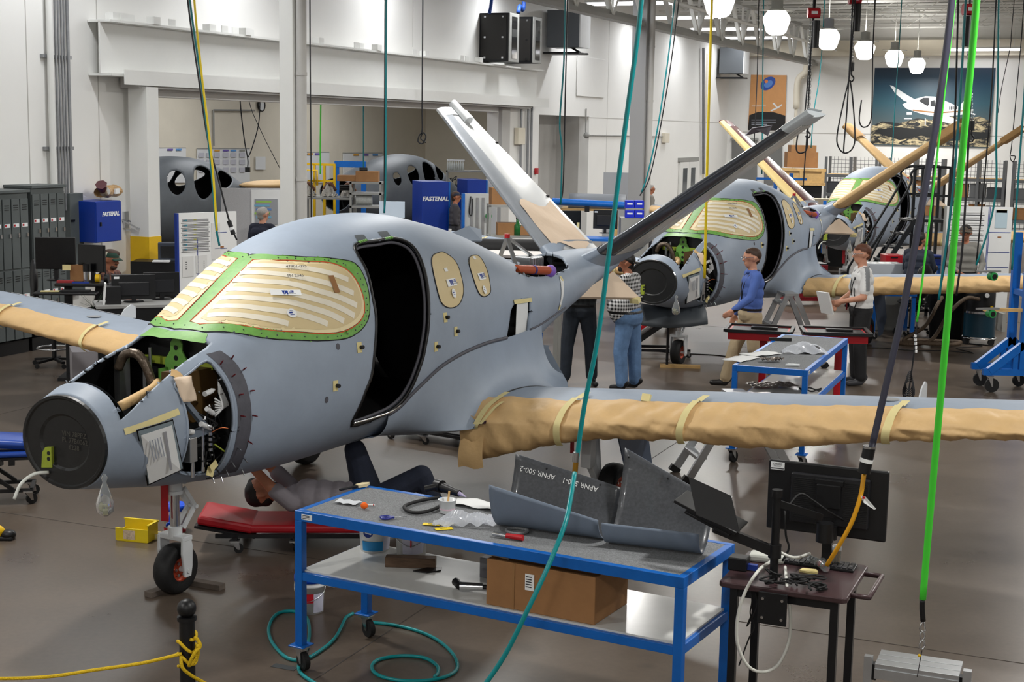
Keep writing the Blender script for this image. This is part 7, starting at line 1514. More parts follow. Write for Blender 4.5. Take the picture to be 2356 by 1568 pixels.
# vending cabinets
def vend(label, px0, px1, py, Y, rz=0., side=.75):
    A, B = atd(px0,py,Y), atd(px1,py,Y); w = B.x-A.x; h = A.z; t = thing('vending_cabinet', label, 'vending machine', ((A.x+B.x)/2, Y, 0), rz); obj('case', MB().box((0,.4,h/2), (w,.8,h)), M_bluec, t, bev=.008)
    text('lettering', 'FASTENAL', w*.21, M_sticker, t, basis((0,-.006,h*.80),(1,0,0),(0,0,1)), shear=.18, bold=.006); f = obj('front_frame', MB().box((w/2+.02,.4,h/2), (.04,.8,h-.02)), M_blue, t); obj('window', MB().box((w/2+.044,.36,h*.55), (.01,.56,h*.75)), mat('vend_dark', (14,18,24), .2), f)
    for k in range(8):
        s_ = obj('coil_shelf', MB().box((w/2+.053,.36,h*.25+k*h*.085), (.012,.54,.012)), mat('vend_light', (170,200,220), .3, emit=.6), f)
        for j in range(6): obj('item', MB().box((w/2+.053,.14+.085*j,h*.25+k*h*.085+.05), (.012,.03,.07)), (M_sticker, M_red, M_stblue, M_black)[(k+j*3) % 4], s_)
    return t
vend('large blue vending cabinet lettered in white at the bay mouth', 970, 1034, 417, 33.6, .35); vend('second blue vending cabinet behind the first', 1074, 1120, 413, 36, .35)
t = thing('tube_bundle', 'bundle of white cardboard tubes leaning at the vending cabinet', 'tubes', (*atd(1000,530,24).xy, 1.0), 0)
for k in range(9): obj('tube', MB().cyl((-.22+.055*k,0,0), (-.22+.055*k+.03*((k % 3)-1),.05,.36+.10*((k*7) % 3)), .026, n=10), M_paper, t)
tag(obj('tube_stand', MB().box((0,0,.5), (.6,.4,1.0)), M_card, loc=(*atd(1000,530,24).xy, 0)), 'carton stand holding the white cardboard tubes', 'box')
# bottles on a rack behind
Y = 37.5; zb2 = atd(1050,391,Y).z; rack('grey rack holding clear bottles behind the vending cabinets', 1026, 1130, Y, [1.2, zb2], 0, .5)
bo = None
for k in range(11):
    p = atd(1030+5.0*(k % 8), 391, Y-.1+.12*(k//8)); t = thing('spray_bottle', 'clear spray bottle in the row on the bay rack', 'bottle', (p.x, p.y, zb2), 0, 'clear bottles on the bay rack'); 
    if bo is None: b_ = MB(); b_.lathe([(0,0),(.026,0),(.026,.16),(.010,.20),(.010,.23)], n=10); n_ = MB(); n_.box((.01,0,.25), (.06,.02,.04)); bo = (b_.mesh('bottle_body'), n_.mesh('nozzle'))
    obj('bottle_body', bo[0], mat('bottle_clear', (200,204,200), .2), t) if not bo[0].materials else [C.objects.link(x_) or setattr(x_, 'parent', t) for x_ in [bpy.data.objects.new('bottle_body', bo[0])]]
    obj('nozzle', bo[1], M_paper, t) if not bo[1].materials else [C.objects.link(x_) or setattr(x_, 'parent', t) for x_ in [bpy.data.objects.new('nozzle', bo[1])]]
# pale fridge-like cabinet, rack with boxes, carboy
p = atd(1095,540,28); t = thing('metal_rack_panel', 'pale steel panel rack with steel rulers beside the vending cabinet', 'rack', (p.x, p.y, 0), .2); zt = atd(1095,445,28).z; obj('panel', MB().box((0,0,zt/2), (.50,.10,zt)), mat('panel_pale', (190,192,190), .5), t); obj('edge', MB().box((-.26,-.02,zt/2), (.05,.14,zt)), M_blue, t)
for k in range(3): obj('steel_rule', MB().box((-.10+.11*k,-.06,zt-.5), (.05,.008,.85)), M_alu, t)
obj('black_strap', MB().tube([(-.12,-.07,zt-.05),(-.15,-.08,zt-.35),(-.10,-.08,zt-.40),(-.09,-.07,zt-.1)], .012, 6, k=4), M_black, t); obj('green_reel', MB().cyl((.22,-.08,zt-.42),(.22,-.14,zt-.42),.06,n=14), mat('reel_green', (40,140,70), .5), t)
Y = 27; zz = [atd(1180,y,Y).z for y in (470,500,540)]; rack('grey rack of cartons and a green bottle behind the white fin', 1122, 1240, Y, [zz[2], zz[0]], .1, .6)
crate('open carton on the grey rack behind the fin', 1150, 470, Y, .36, .3, .30, rz=.2); crate('carton on the lower shelf behind the fin', 1165, 540, Y, .36, .3, .22, rz=.1); crate('flat carton on the lower shelf beside green bottle', 1215, 540, Y, .30, .3, .16)
t = thing('green_bottle', 'dark green bottle on the rack behind the fin', 'bottle', (*atd(1190,540,Y-.1).xy, zz[2]), 0); obj('glass', MB().lathe([(0,0),(.07,0),(.07,.18),(.025,.25),(.025,.3)], n=14), mat('green_glass', (24,96,40), .15), t); obj('cap', MB().cyl((0,0,.3),(0,0,.33),.03,n=12), M_black, t)
t = thing('black_drum', 'long black roll lying below the white fin', 'roll', (*atd(1180,545,21.5).xy, 0), .1); zt = atd(1180,548,21.5).z; obj('roll', MB().cyl((-.75,0,zt-.16),(.62,0,zt-.16),.15,n=18), M_rubber, t); obj('trestle', MB().box((-.4,0,(zt-.3)/2), (.06,.4,zt-.3)), M_blackm, t); obj('trestle', MB().box((.4,0,(zt-.3)/2), (.06,.4,zt-.3)), M_blackm, t)
# white trestle table beyond the first fuselage
Y = 17.6; zt = atd(1215,585,Y).z; t = thing('white_table', 'white table beyond the open engine bay', 'table', (*atd(1200,600,Y).xy, 0), -.1); obj('top', MB().box((0,0,zt), (1.0,.7,.03)), mat('table_grey', (190,184,180), .5), t)
for sx in (-.45,.45):
    for sy in (-.3,.3): obj('leg', MB().box((sx,sy,zt/2), (.05,.05,zt-.03)), M_steelg, t)
# work bench with grey cowl, monitors, blue bins
Y = 32; zt = atd(1350,478,Y).z; t, w = rack('long wooden bench under a grey cowling beyond the first tail', 1292, 1420, Y, [.5, zt], -.1, .9, M_wood); p = atd(1375,462,Y); 
t = thing('grey_cowl', 'half-round grey cowling lying on the long bench', 'cowling', (p.x, p.y, zt), -.1); obj('shell', MB().grid(lambda u, v: Vector((-.62+1.24*u, .30*math.cos(PI*v), .30*math.sin(PI*v))), 6, 16), mat('cowl_grey', (112,116,122), .5), t, thick=.02)
m = MB(); m.cyl((-.95,-.5,.15),(.60,-.5,.10),.075,n=12); t = thing('blue_pipe_roll', 'blue padded rail along the front of the long bench', 'rail', (p.x, p.y, zt), -.1); obj('padding', m, M_blue, t); obj('bracket', MB().box((-.2,-.48,.04), (.1,.1,.2)), M_black, t)
def blk_mon(label, px, py, Y, rz, w=.55, h=.36, back=True): 
    p = atd(px, py, Y); return monitor(label, Vector((p.x, p.y, p.z)), rz, w, h, .08, back)
Y = 27.6; zt = atd(1330,545,Y).z; t, w = rack('blue bench cluttered with monitors beyond the tail', 1270, 1420, Y, [.4, zt], -.15, .8, M_blue)
blk_mon('slim black monitor with yellow notes on the blue bench', 1312, 538, Y, .3, .40, .36, False); blk_mon('wide black monitor on the blue bench', 1392, 536, Y+.2, -.2, .46, .36)
for k, (px, py, lb_) in enumerate(((1330,520,'yellow note stuck to the slim black monitor'), (1318,538,'yellow note hanging below the slim black monitor'))): t = thing('sticky_note', lb_, 'note', atd(px, py, Y-.1), .2); obj('slip', MB().box((0,0,0), (.05,.004,.14)), M_tape, t)
Y = 27.5; p = atd(1455,497,Y)
for k in range(2):
    for j in range(2):
        t = thing('blue_bin', ('blue stacking bin, upper row beyond the tail', 'blue stacking bin, lower row beyond the tail')[1-k], 'bin', atd(1448+22*j, 500-22*k, Y), 0, 'blue stacking bins'); obj('shell', MB().box((0,0,.07), (.17,.2,.14)), mat('bin_blue', (16,40,190), .4), t, bev=.006); obj('label', MB().box((0,-.102,.08), (.10,.004,.03)), M_sticker, t)
tag(obj('bin_stand', MB().box((0,.1,.4), (.5,.5,.80)), M_steelg, loc=(*atd(1458,520,Y).xy, atd(1458,501,Y).z-.80)), 'grey cabinet under the blue stacking bins', 'cabinet')
# blue stand under the first tail
t = thing('tail_stand', 'blue post stand under the first airframe tail', 'stand', atz(1250,905,0)+Vector((-.05,.35,0)), 0); obj('post', MB().box((0,0,.62), (.07,.07,1.24)), M_blue, t); obj('foot', MB().box((0,0,.03), (.5,.07,.06)), M_blue, t); obj('foot', MB().box((0,0,.03), (.07,.5,.06)), M_blue, t); obj('head', MB().box((0,0,1.27), (.14,.14,.06)), M_rubber, t)
t = thing('tail_stand', 'blue post with caster between the first tail and the dark-clad man', 'stand', atz(1281,800,0)+Vector((0,.4,0)), 0); obj('post', MB().box((0,0,.62), (.06,.06,1.10)), M_blue, t); caster(t, (0,0,0), .05)
# red lift under the second nose
t = thing('red_lift', 'red and black tilted lift arm under the second nose', 'lift', atz(1520,842,0)+Vector((.1,1.0,0)), .0)
obj('arm', MB().bar((-.45,0,.15),(.42,0,.78),.30,.08), M_black, t); obj('cover', MB().bar((-.50,0,.24),(.30,0,.86),.10,.05), M_red, t); fr = MB(); fr.bar((-.6,-.2,.1),(.4,-.2,.1),.04); fr.bar((-.6,.2,.1),(.4,.2,.1),.04); fr.bar((-.5,-.25,.1),(-.5,.25,.1),.04); fr.bar((.35,-.25,.1),(.35,.25,.1),.04); obj('frame', fr, M_blackm, t)
for x in (-.55,.35):
    for y in (-.22,.22): caster(t, (x,y,0), .035, .3)
ck_ = P2; tag(obj('wheel_chock', MB().box((0,0,.02), (.55,.10,.04)), M_wood, loc=P2+Vector((0,-.26,0)), rz=-.1), 'pale wooden chock before the second nose wheel', 'chock')
t = thing('belly_fairing', 'dark grey belly fairing leaning below the second nose', 'panel', P2+Vector((-.15,-.45,0)), .15); obj('sheet', MB().grid(lambda u, v: Vector((-.50+1.0*u, .0+.25*v*v, .62+.27*v-.05*math.sin(PI*u))), 8, 6), mat('panel_dark', (72,78,84), .5), t, thick=.01); obj('prop', MB().bar((0,.2,0),(0,.2,.85),.03), M_blackm, t)
# ================================================================== right side: stairs, whiteboard, vacuum, racks
Y = 26.5; P = lambda px, py: atd(px, py, Y); x0 = P(1992,640).x; xt = P(2092,505).x; zp = P(2092,505).z; zr = P(2060,382).z; xe = P(2168,505).x
t = thing('rolling_stairs', 'black steel rolling stairs with platform and handrails beside the third airframe', 'stairs', (0, Y, 0)); M_st = mat('stair_black', (30,33,36), .4, .3)
n = 7; xb = x0-(xt-x0)*.35
for k in range(n): f_ = (k+1)/n; obj('tread', MB().box((xb+(xt-xb)*f_, 0, zp*f_), (.22,.66,.03)), M_st, t)
for y in (-.35,.35):
    obj('stringer', MB().bar((xb,y,.05),(xt,y,zp),.05,.08), M_st, t); obj('handrail', MB().tube([(xb+.1,y,.95),(xt-.15,y,zp+.55),(xt-.1,y,zr-.1),(xt+.12,y,zr),(xe,y,zr)], .022, 8, k=4), M_st, t); obj('handrail', MB().tube([(xb+.1,y,.95),(xb,y,.70),(xb+.15,y,.45),(xt-.3,y,zp-.1)], .022, 8, k=4), M_st, t)
    for x in (xt+.15, (xt+xe)/2, xe): obj('post', MB().box((x,y,zr/2), (.05,.05,zr)), M_st, t)
    obj('mid_rail', MB().bar((xt,y,zp+.45),(xe,y,zp+.45),.04), M_st, t); obj('base_rail', MB().bar((xb,y,.10),(xe,y,.10),.05), M_st, t)
obj('platform', MB().box(((xt+xe)/2,0,zp), (xe-xt,.7,.05)), M_st, t)
for x in (xb+.1, xe-.1): caster(t, (x,-.3,-.0), .05); caster(t, (x,.3,0), .05)
t, w, zt = whiteboard('tall whiteboard of strip charts behind the grey-shirted technician', ((2178,476),(2330,474)), 24.4, 24.4, .3, False)
for k in range(8): z = zt-.10-.085*k; wb(t, .35, z, .52, .02, mat('chart_pale', (212,212,210), .8), 'strip'); wb(t, .35, z-.04, .56, .008, INK, 'rule')
for x in (.72,.70): wb(t, x, zt-.55, .008, 1.1, M_stblue, 'rule')
for z in (.42,.75,1.0): wb(t, .9, zt-z, .36, .008, M_stblue, 'rule')
wb(t, .91, zt-.20, .20, .30, mat('chart_blue', (180,200,210), .8), 'sheet'); wb(t, .91, zt-.07, .18, .05, mat('chart_tan', (226,206,140), .8), 'sheet'); wb(t, .9, zt-.50, .06, .02, MATS['eraser_brown'], 'eraser'); wb(t, .28, zt-.82, .60, .14, mat('roll_white', (220,220,218), .6), 'paper_roll')
# drum vacuum, bin
p = atz(2262,795,0)+Vector((0,.25,0)); t = thing('drum_vacuum', 'teal and black industrial drum vacuum on casters', 'vacuum', p); M_tank = mat('tank_teal', (18,54,70), .35)
obj('tank', MB().cyl((0,0,.12),(0,0,.50),.24,n=24), M_tank, t); obj('base_ring', MB().tube([(.26*math.cos(a),.26*math.sin(a),.10) for a in np.linspace(0,2*PI,25)[:-1]], .012, 6, closed=True), M_chrome, t); obj('rim', MB().cyl((0,0,.49),(0,0,.52),.25,n=24), M_chrome, t); obj('head', MB().lathe([(.22,.50),(.22,.88),(.18,.96),(0,.98)], n=24), M_black, t); obj('gauge', MB().cyl((.02,-.215,.78),(.02,-.235,.78),.035,n=14), M_sticker, t); obj('yellow_tag', MB().box((.10,-.235,.56), (.04,.02,.12)), M_yel, t); obj('lid_clips', MB().box((0,0,1.0), (.22,.03,.06)), M_chrome, t)
for a in (.4,2.0,3.6,5.2): obj('caster', MB().cyl((.26*math.cos(a),.26*math.sin(a)-.015,.05),(.26*math.cos(a),.26*math.sin(a)+.015,.05),.05,n=12), M_rubber, t)
p2 = p+Vector((-.36,.45,0)); t = thing('black_bin', 'large black plastic bin beside the drum vacuum', 'bin', p2); obj('shell', MB().lathe([(0,0),(.27,0),(.34,.95),(.36,.96),(.33,.97),(.26,.02)], n=24), mat('bin_black', (32,34,38), .5), t); obj('liner', MB().lathe([(.33,.80),(.37,.99),(.32,.98)], n=20), M_black, t)
hv = [p+Vector(q) for q in ((-.1,-.22,.72),(-.35,-.35,.74),(-.62,-.42,.50),(-.85,-.45,.12),(-1.15,-.42,.03),(-1.35,-.2,.03),(-1.1,.02,.03),(-.6,-.02,.03),(-.35,-.22,.05),(-.55,-.45,.04),(-1.0,-.50,.06),(-1.25,-.30,.07),(-.95,-.35,.30),(-.75,-.25,.62),(-.62,-.05,.72))]
tag(obj('vacuum_hose', MB().tube(hv, .03, 10, k=6), mat('hose_brown', (84,68,52), .6, bump=.6, bscale=60)), 'ribbed brown vacuum hose coiled on the floor', 'hose')
fc = [atz(*q, .006) for q in ((1985,800),(2030,800),(2100,806),(2170,806),(2240,812),(2200,800),(2260,796),(2230,790),(2290,796),(2320,802))]
tag(obj('floor_cable', MB().tube(fc, .007, 5, k=5), M_rubber), 'thin black cord snaking over the floor near the vacuum', 'cord')
fc = [atz(*q, .006) for q in ((1480,805),(1560,812),(1640,816),(1690,822))]; tag(obj('floor_cable', MB().tube(fc, .007, 5, k=5), M_rubber), 'thin black cord on the floor beyond the check-shirted man', 'cord')
# blue wheeled frame at the right edge
t = thing('wheeled_jig', 'blue welded wheeled frame at the right edge', 'frame', atz(2335,905,0)+Vector((.1,.1,0)), 0)
for y in (-.02,.45):
    m = MB(); m.box((0,y,1.15), (.10,.08,1.7)); m.bar((-.42,y,.27),(0,y,.62),.08,.09); m.box((-.02,y,.26), (.95,.07,.08)); m.bar((.42,y,.27),(0,y,.62),.08,.09); m.box((-.10,y,.40), (.06,.06,.3)); obj('side', m, M_blue, t); caster(t, (-.40,y,0), .09); caster(t, (.10,y,0), .08)
obj('cross_bar', MB().box((0,.2,1.25), (.07,.5,.07)), M_blue, t); obj('shelf_arm', MB().box((-.28,0,1.05), (.5,.06,.04)), M_wood, t)
for z, lb_ in ((1.55,'green tape reel on the upper bracket of the blue frame'), (1.10,'green tape reel on the lower bracket of the blue frame')):
    r_ = thing('cable_reel', lb_, 'reel', atd(2318 if z > 1.3 else 2320, 0, 17.6).xy.to_3d()+Vector((0,-.1,z)), .3); obj('drum', MB().cyl((0,-.04,0),(0,.04,0),.05,n=14), mat('reel_green', (40,140,70), .5), r_); obj('core', MB().cyl((0,-.05,0),(0,.0,0),.03,n=12), M_black, r_); obj('arm', MB().box((-.05,0,.06), (.3,.05,.02)), M_alu, r_)
# blue bench between the second wing and stairs, red tool chest
def leggy(label, px, py, Y, w, d, h, m, rz=0., name='side_bench'):
    p = atd(px, py, Y); t = thing(name, label, 'bench', (p.x, p.y, 0), rz); obj('top', MB().box((0,0,h), (w,d,.05)), m, t)
    for sx in (-1, 1):
        for sy in (-1, 1): obj('leg', MB().box((sx*(w/2-.04),sy*(d/2-.04),h/2+.05), (.06,.06,h-.1)), m, t); caster(t, (sx*(w/2-.04),sy*(d/2-.04),0), .05)
    return p
leggy('blue bench under the second wing left of the office chair', 2045, 760, 23.2, .7, .5, .72, M_blue); p = leggy('blue bench heaped with trays beyond the second wing', 2095, 700, 25.3, 1.2, .5, .98, M_blue, .1); 
for k, (dx, m_, lb_) in enumerate(((-.38,M_red,'red tool box on the far blue bench'), (.0,M_paper,'white tray on the far blue bench'), (.35,M_stblue,'blue tray on the far blue bench'))):
    t = thing('bench_tray', lb_, 'tray', (p.x+dx, p.y, 1.006), .1); obj('shell', MB().box((0,0,.08), (.30,.3,.16)), m_, t, bev=.01); obj('handle', MB().box((0,-.16,.12), (.12,.02,.02)), M_black, t)
t = thing('clear_tote', 'clear plastic tote before the rolling stairs', 'tote', (*atd(2030,640,24.3).xy, .0), .1); zt = atd(2030,604,24.3).z; obj('shell', MB().box((0,0,zt-.15), (.62,.4,.30)), mat('tote_clear', (186,190,194), .2), t, bev=.01); obj('stand', MB().box((0,0,(zt-.3)/2), (.55,.35,zt-.3)), M_steelg, t)
t = thing('red_chest', 'dark red tool chest between the second tail and third nose', 'chest', (*atd(1848,640,27.5).xy, 0), .1); zt = atd(1848,606,27.5).z; obj('cabinet', MB().box((0,0,zt/2+.05), (.8,.45,zt-.1)), mat('chest_red', (120,16,26), .4), t, bev=.01)
for z in (.3,.55,.8): obj('drawer', MB().box((0,-.23,z*zt), (.74,.012,.16)), MATS['chest_red'], t)
obj('top_mat', MB().box((0,0,zt+.01), (.78,.43,.02)), M_black, t)
# wire-mesh shelving along the back, cartons, crate
M_rk = mat('rack_grey', (98,100,102), .5)
def back_rack(label, px0, px1, Yr, seed):
    A, B = atd(px0,480,Yr), atd(px1,480,Yr); w = B.x-A.x; t = thing('mesh_rack', label, 'shelf', ((A.x+B.x)/2, Yr, 0), -.38, 'mesh racks along the back wall'); q = random.Random(seed); w /= math.cos(.38)
    for z in (.7,1.3,1.9): obj('shelf', MB().box((0,0,z), (w,.8,.09)), M_rk, t); obj('deck', MB().box((0,0,z+.05), (w-.1,.7,.02)), M_wood if z > 1.5 else M_rk, t)
    for x in (-w/2,0,w/2):
        for y in (-.38,.38): obj('post', MB().box((x,y,1.25), (.08,.06,2.5)), M_rk, t)
    m = MB()
    for k in range(int(w/.12)): m.box((-w/2+.12*k,.42,1.4), (.012,.012,2.2))
    for k in range(18): m.box((0,.42,.35+.12*k), (w,.012,.012))
    obj('mesh_panel', m, M_rk, t)['kind'] = 'stuff'
    for z in (.76,1.36):
        for k in range(3): 
            hh = q.uniform(.28,.48); c = thing('stored_box', '', 'box', t.location+Matrix.Rotation(-.38, 3, 'Z') @ Vector((-w*.33+w*.33*k, -.1, z)), -.38, 'dark stores on the mesh racks'); 
            cm = (M_black, M_card, M_rk, mat('store_slate', (60,62,66), .6))[(k+seed+int(z*2)) % 4]; c['label'] = ('black', 'brown', 'grey', 'slate')[(k+seed+int(z*2)) % 4]+(' case on the low shelf of the ' if z < 1 else ' case on the middle shelf of the ')+label.split(' mesh')[0]+' mesh rack'
            obj('case', MB().box((0,0,hh/2), (w*.30,.4,hh)), cm, c, bev=.01); obj('lid', MB().box((0,0,hh+.01), (w*.31,.42,.02)), cm, c)
back_rack('first mesh rack nearest the carton stack', 1905, 2010, 47, 1); back_rack('middle mesh rack under the aeroplane banner', 2045, 2160, 46, 2); back_rack('end mesh rack behind the tall whiteboard', 2195, 2300, 45, 3); back_rack('outer mesh rack beyond the tall whiteboard', 2335, 2440, 44, 4)
t = thing('wooden_crate', 'pale wooden crate with battens behind the second airframe', 'crate', (*atd(1842,440,41).xy, 0), -.2); zc, zb_c = atd(1842,387,41).z, atd(1842,424,41).z; w = atd(1895,400,41).x-atd(1790,400,41).x
obj('box', MB().box((0,0,(zc+zb_c)/2), (w,.8,zc-zb_c-.04)), M_wood, t)
for z in (zc-.03, zb_c+.03): obj('batten', MB().box((0,-.42,z), (w+.06,.04,.08)), M_wood, t)
for x in (-w/2+.05,0,w/2-.05): obj('batten', MB().box((x,-.43,(zc+zb_c)/2), (.09,.04,zc-zb_c-.1)), M_wood, t)
obj('trestle', MB().box((0,0,zb_c/2), (w*.9,.6,zb_c)), M_blackm, t)
for k, (px, py, w_, h_, lb_) in enumerate(((1842,386,.85,.42,'large carton on top of the wooden crate'), (1845,352,.70,.20,'small carton on top of the stack above the crate'))): crate(lb_, px, py-1, 41.2, w_, .5, h_)
t = thing('test_stand', 'beige hydraulic test stand with blue posts behind the second tail', 'stand', (*atd(1805,450,38).xy, 0), 0); zt = atd(1805,398,38).z
for x in (-.25,.15): obj('post', MB().box((x,0,zt/2), (.09,.09,zt)), M_blue, t)
obj('beam', MB().box((-.1,0,zt-.15), (1.3,.06,.06)), M_blue, t); obj('body', MB().box((.7,.1,.9), (1.1,.5,1.3)), mat('beige_panel', (176,166,144), .6, var=.2, scale=9), t); obj('door_panel', MB().box((.8,-.16,1.1), (.4,.02,.6)), M_paper, t)
t = thing('black_case_row', 'black electronics rack before the wooden crate', 'rack', (*atd(1882,470,36).xy, 0), 0); obj('case', MB().box((0,0,.75), (1.5,.5,1.5)), M_black, t); obj('blue_post', MB().box((.1,-.3,.8), (.07,.07,1.6)), M_blue, t); obj('label', MB().box((-.1,-.256,1.2), (.12,.01,.12)), M_seal, t)
# ================================================================== hoists
def hoist(label, px, py, Y, by, cy, hk=True):
    B = atd(px, py, Y); t = thing('chain_hoist', label, 'hoist', B, 0, 'red chain hoists'); g = lambda x, y: atd(x, y, Y)-B
    obj('motor', MB().cyl((-.10,0,0),(.10,0,0),.085,n=14), M_red, t); obj('badge', MB().box((0,-.09,.0), (.10,.01,.05)), M_sticker, t); obj('top_hook', MB().tube([(0,0,.06),(0,0,.20),(.04,0,.26),(0,0,.32),(-.03,0,.28)], .015, 6, k=4), M_blackm, t); obj('rope', MB().cyl((0,0,.3),(0,0,HZ-B.z-.5),.012,n=6), M_blackm, t)
    bg = g(*by); obj('chain_bag', MB().cyl(bg+Vector((0,0,.02)), bg+Vector((0,0,-.42)), .065, .06, n=14), M_black, t)
    e = g(*cy)
    for dx in (0, .035): 
        m = MB(); L = Vector((e.x-.05, 0, e.z)).length; n = int(L/.05)
        for k in range(n): c = Vector((-.05+dx,0,-.06)).lerp(Vector((e.x+dx,0,e.z)), (k+.5)/n); a = PI/2*(k % 2); m.tube([c+Vector((.012*math.cos(b)*math.cos(a), .012*math.cos(b)*math.sin(a), .03*math.sin(b))) for b in np.linspace(0,2*PI,7)[:-1]], .004, 4, closed=True)
        obj('chain', m, M_chrome, t)['kind'] = 'stuff'
    obj('hook_block', MB().cyl(e+Vector((.02,0,.08)), e+Vector((.02,0,-.06)), .04, n=10), M_black, t); obj('hook', MB().tube([e+Vector(v) for v in ((.02,0,-.06),(.02,0,-.12),(.06,0,-.17),(.03,0,-.23),(-.02,0,-.20))], .014, 6, k=4), M_black, t); return t
hoist('red chain hoist with black chain bag above the second tail', 1872, 30, 24.5, (1878,50), (1857,285)); hoist('chain hoist with its bag high above the third airframe', 1967, -2, 24.5, (1973,12), (1957,155)); hoist('red chain hoist among the green hoses at right', 2231, 22, 22, (2226,40), (2233,290))
# ================================================================== hanging hoses and cords
M_gr = mat('green_hose', (76,224,60), .4); M_blk = mat('cord_black', (24,24,28), .5); M_navy = mat('cord_slate', (52,52,66), .45); M_yh = mat('yellow_hose', (228,200,24), .4); M_tl = mat('teal_hose_dark', (0,112,118), .4)
def hang(label, pts, Y, r, m, name='hanging_hose', k=6, free=False, cat=None):
    P = [atd(q[0], q[1], q[2] if len(q) > 2 else Y) for q in pts]
    if not free:
        d = P[0]-P[1]; d.x *= .15; d.y *= .15; d = d/max(d.z, .05); L_ = max(.1, HZ-.5-P[0].z); P = [P[0]+d*L_*f_ for f_ in (1,.8,.6,.4,.2)]+P
    return tag(obj(name, MB().tube(P, r, 8, k=k), m), label, cat or ('cable' if 'cable' in name else 'hose'))
hang('thick teal air hose hanging in front of the first tail down to the bench', [(1476,0),(1440,280),(1404,560),(1375,780),(1345,930),(1326,1062),(1322,1085)], 7.4, .0125, M_teal)
t = thing('hose_coupling', 'brass and steel coupling on the thick teal hose', 'coupling', atd(1325,1062,7.35)); obj('collar', MB().cyl((0,0,.05),(-.002,0,-.0),.016,n=12), M_chrome, t); obj('brass', MB().cyl((0,0,0),(-.004,0,-.06),.014,n=12), mat('brass', (176,130,50), .3, .8), t)
hang('teal air hose running from the coupling over the bench to the floor', [(1322,1088,7.3),(1312,1150,7.1),(1298,1210,6.95),(1262,1300,6.85),(1215,1400,6.8),(1165,1500,6.8),(1120,1568,6.8),(1080,1620,6.8)], 7, .0125, M_teal, free=True)
hang('yellow hose hanging before the second nose', [(1638,0),(1632,200),(1626,420),(1621,640)], 17.5, .016, M_yh)
hang('teal hose of the bundle before the whiteboard', [(437,0),(462,180),(478,310),(488,410),(497,520),(505,565)], 16, .012, M_tl); hang('yellow hose of the bundle before the whiteboard', [(447,0),(465,180),(481,310),(491,410),(499,530)], 15.9, .012, M_yh); hang('black power cord of the bundle before the whiteboard', [(432,0),(457,180),(478,320),(502,410),(528,510),(545,552)], 16.1, .010, M_blk, 'hanging_cable')
t = thing('cord_connector', 'black and white cord connector by the whiteboard', 'plug', atd(531,520,16.0)); obj('body', MB().cyl((-.02,0,.06),(.03,0,-.09),.026,n=12), M_black, t); obj('band', MB().cyl((.004,0,-.01),(.014,0,-.04),.028,n=12), M_paper, t)
hang('black cord hanging right of the cream column', [(713,0),(714,200),(716,420),(716,520)], 20, .010, M_blk, 'hanging_cable'); hang('teal hose hanging in the middle of the opening', [(889,0),(888,200),(887,420),(884,490)], 21, .014, M_tl); hang('black cord beside the teal hose in the opening', [(886,0),(885,250),(884,480)], 21.1, .010, M_blk, 'hanging_cable')
hang('bright green hose hanging in the bay', [(738,240),(737,330),(737,400)], 31, .016, M_gr); hang('thin teal hose hanging in the bay', [(836,245),(836,330),(836,395)], 31, .012, M_tl)
hang('thin cord with looped plug hanging in the bay', [(971,255),(971,300),(964,312),(962,325),(972,330),(980,315),(974,305),(968,318),(980,328)], 31, .014, M_blk, 'hanging_cable'); hang('cord pair meeting at a black plug in the bay', [(553,238),(562,320),(570,365),(570,385)], 31, .013, M_blk, 'hanging_cable'); hang('curved cord from the clock to the black plug', [(598,240),(594,290),(580,340),(571,362)], 31, .011, M_blk, 'hanging_cable')
tag(obj('plug_box', MB().box((0,0,0), (.10,.08,.10)), M_black, loc=atd(570,390,31)), 'black plug box hanging in the bay', 'plug'); hang('thin slanting cord in the bay behind the column', [(574,236),(600,300),(630,360),(652,402)], 31, .007, M_blk, 'hanging_cable')
hang('teal hose in front of the wall niche', [(1301,0),(1297,150),(1288,280),(1293,350),(1290,470)], 22, .013, M_tl); hang('black cord beside the teal hose before the niche', [(1306,0),(1301,200),(1296,420),(1288,470)], 22.2, .010, M_blk, 'hanging_cable')
hang('teal hose slanting before the grey column', [(1553,0),(1535,150),(1512,300),(1490,400),(1476,442)], 26, .013, M_tl); hang('black cord slanting beside the teal hose at the grey column', [(1562,0),(1543,150),(1518,300),(1494,410),(1472,450)], 26.2, .010, M_blk, 'hanging_cable')
hang('thick slate power cord hanging at right, reaching the desk', [(2190,0),(2160,240),(2120,480),(2080,700),(2040,880),(2006,1028)], 7.3, .018, M_navy, 'hanging_cable')
t = thing('cord_connector', 'large black and white connector above the desk', 'plug', atd(2000,1030,7.3)); obj('body', MB().cyl((0,0,0),(-.02,0,-.13),.032,n=14), M_black, t); obj('band', MB().cyl((-.009,0,-.055),(-.013,0,-.075),.034,n=14), M_paper, t); obj('cap', MB().cyl((0,0,0),(0,0,.012),.034,n=14), M_chrome, t)
hang('yellow extension cord dropping from the connector to the splitter', [(1988,1090,7.32),(1980,1140,7.3),(1960,1200,7.3),(1930,1255,7.32),(1902,1300,7.36)], 7.3, .012, mat('cord_amber', (218,154,16), .45), 'extension_cord', free=True, cat='cord')
t = thing('cord_tag', 'white printed tag tied to the yellow extension cord', 'tag', atd(1995,1155,7.25)); obj('card', MB().slab([(-.035,0,.035),(-.01,0,.03),(.05,.01,-.035),(.04,.01,-.04),(-.02,0,.0)], .002), M_sticker, t); obj('dot', MB().box((-.02,-.004,.025), (.012,.004,.012)), M_red, t)
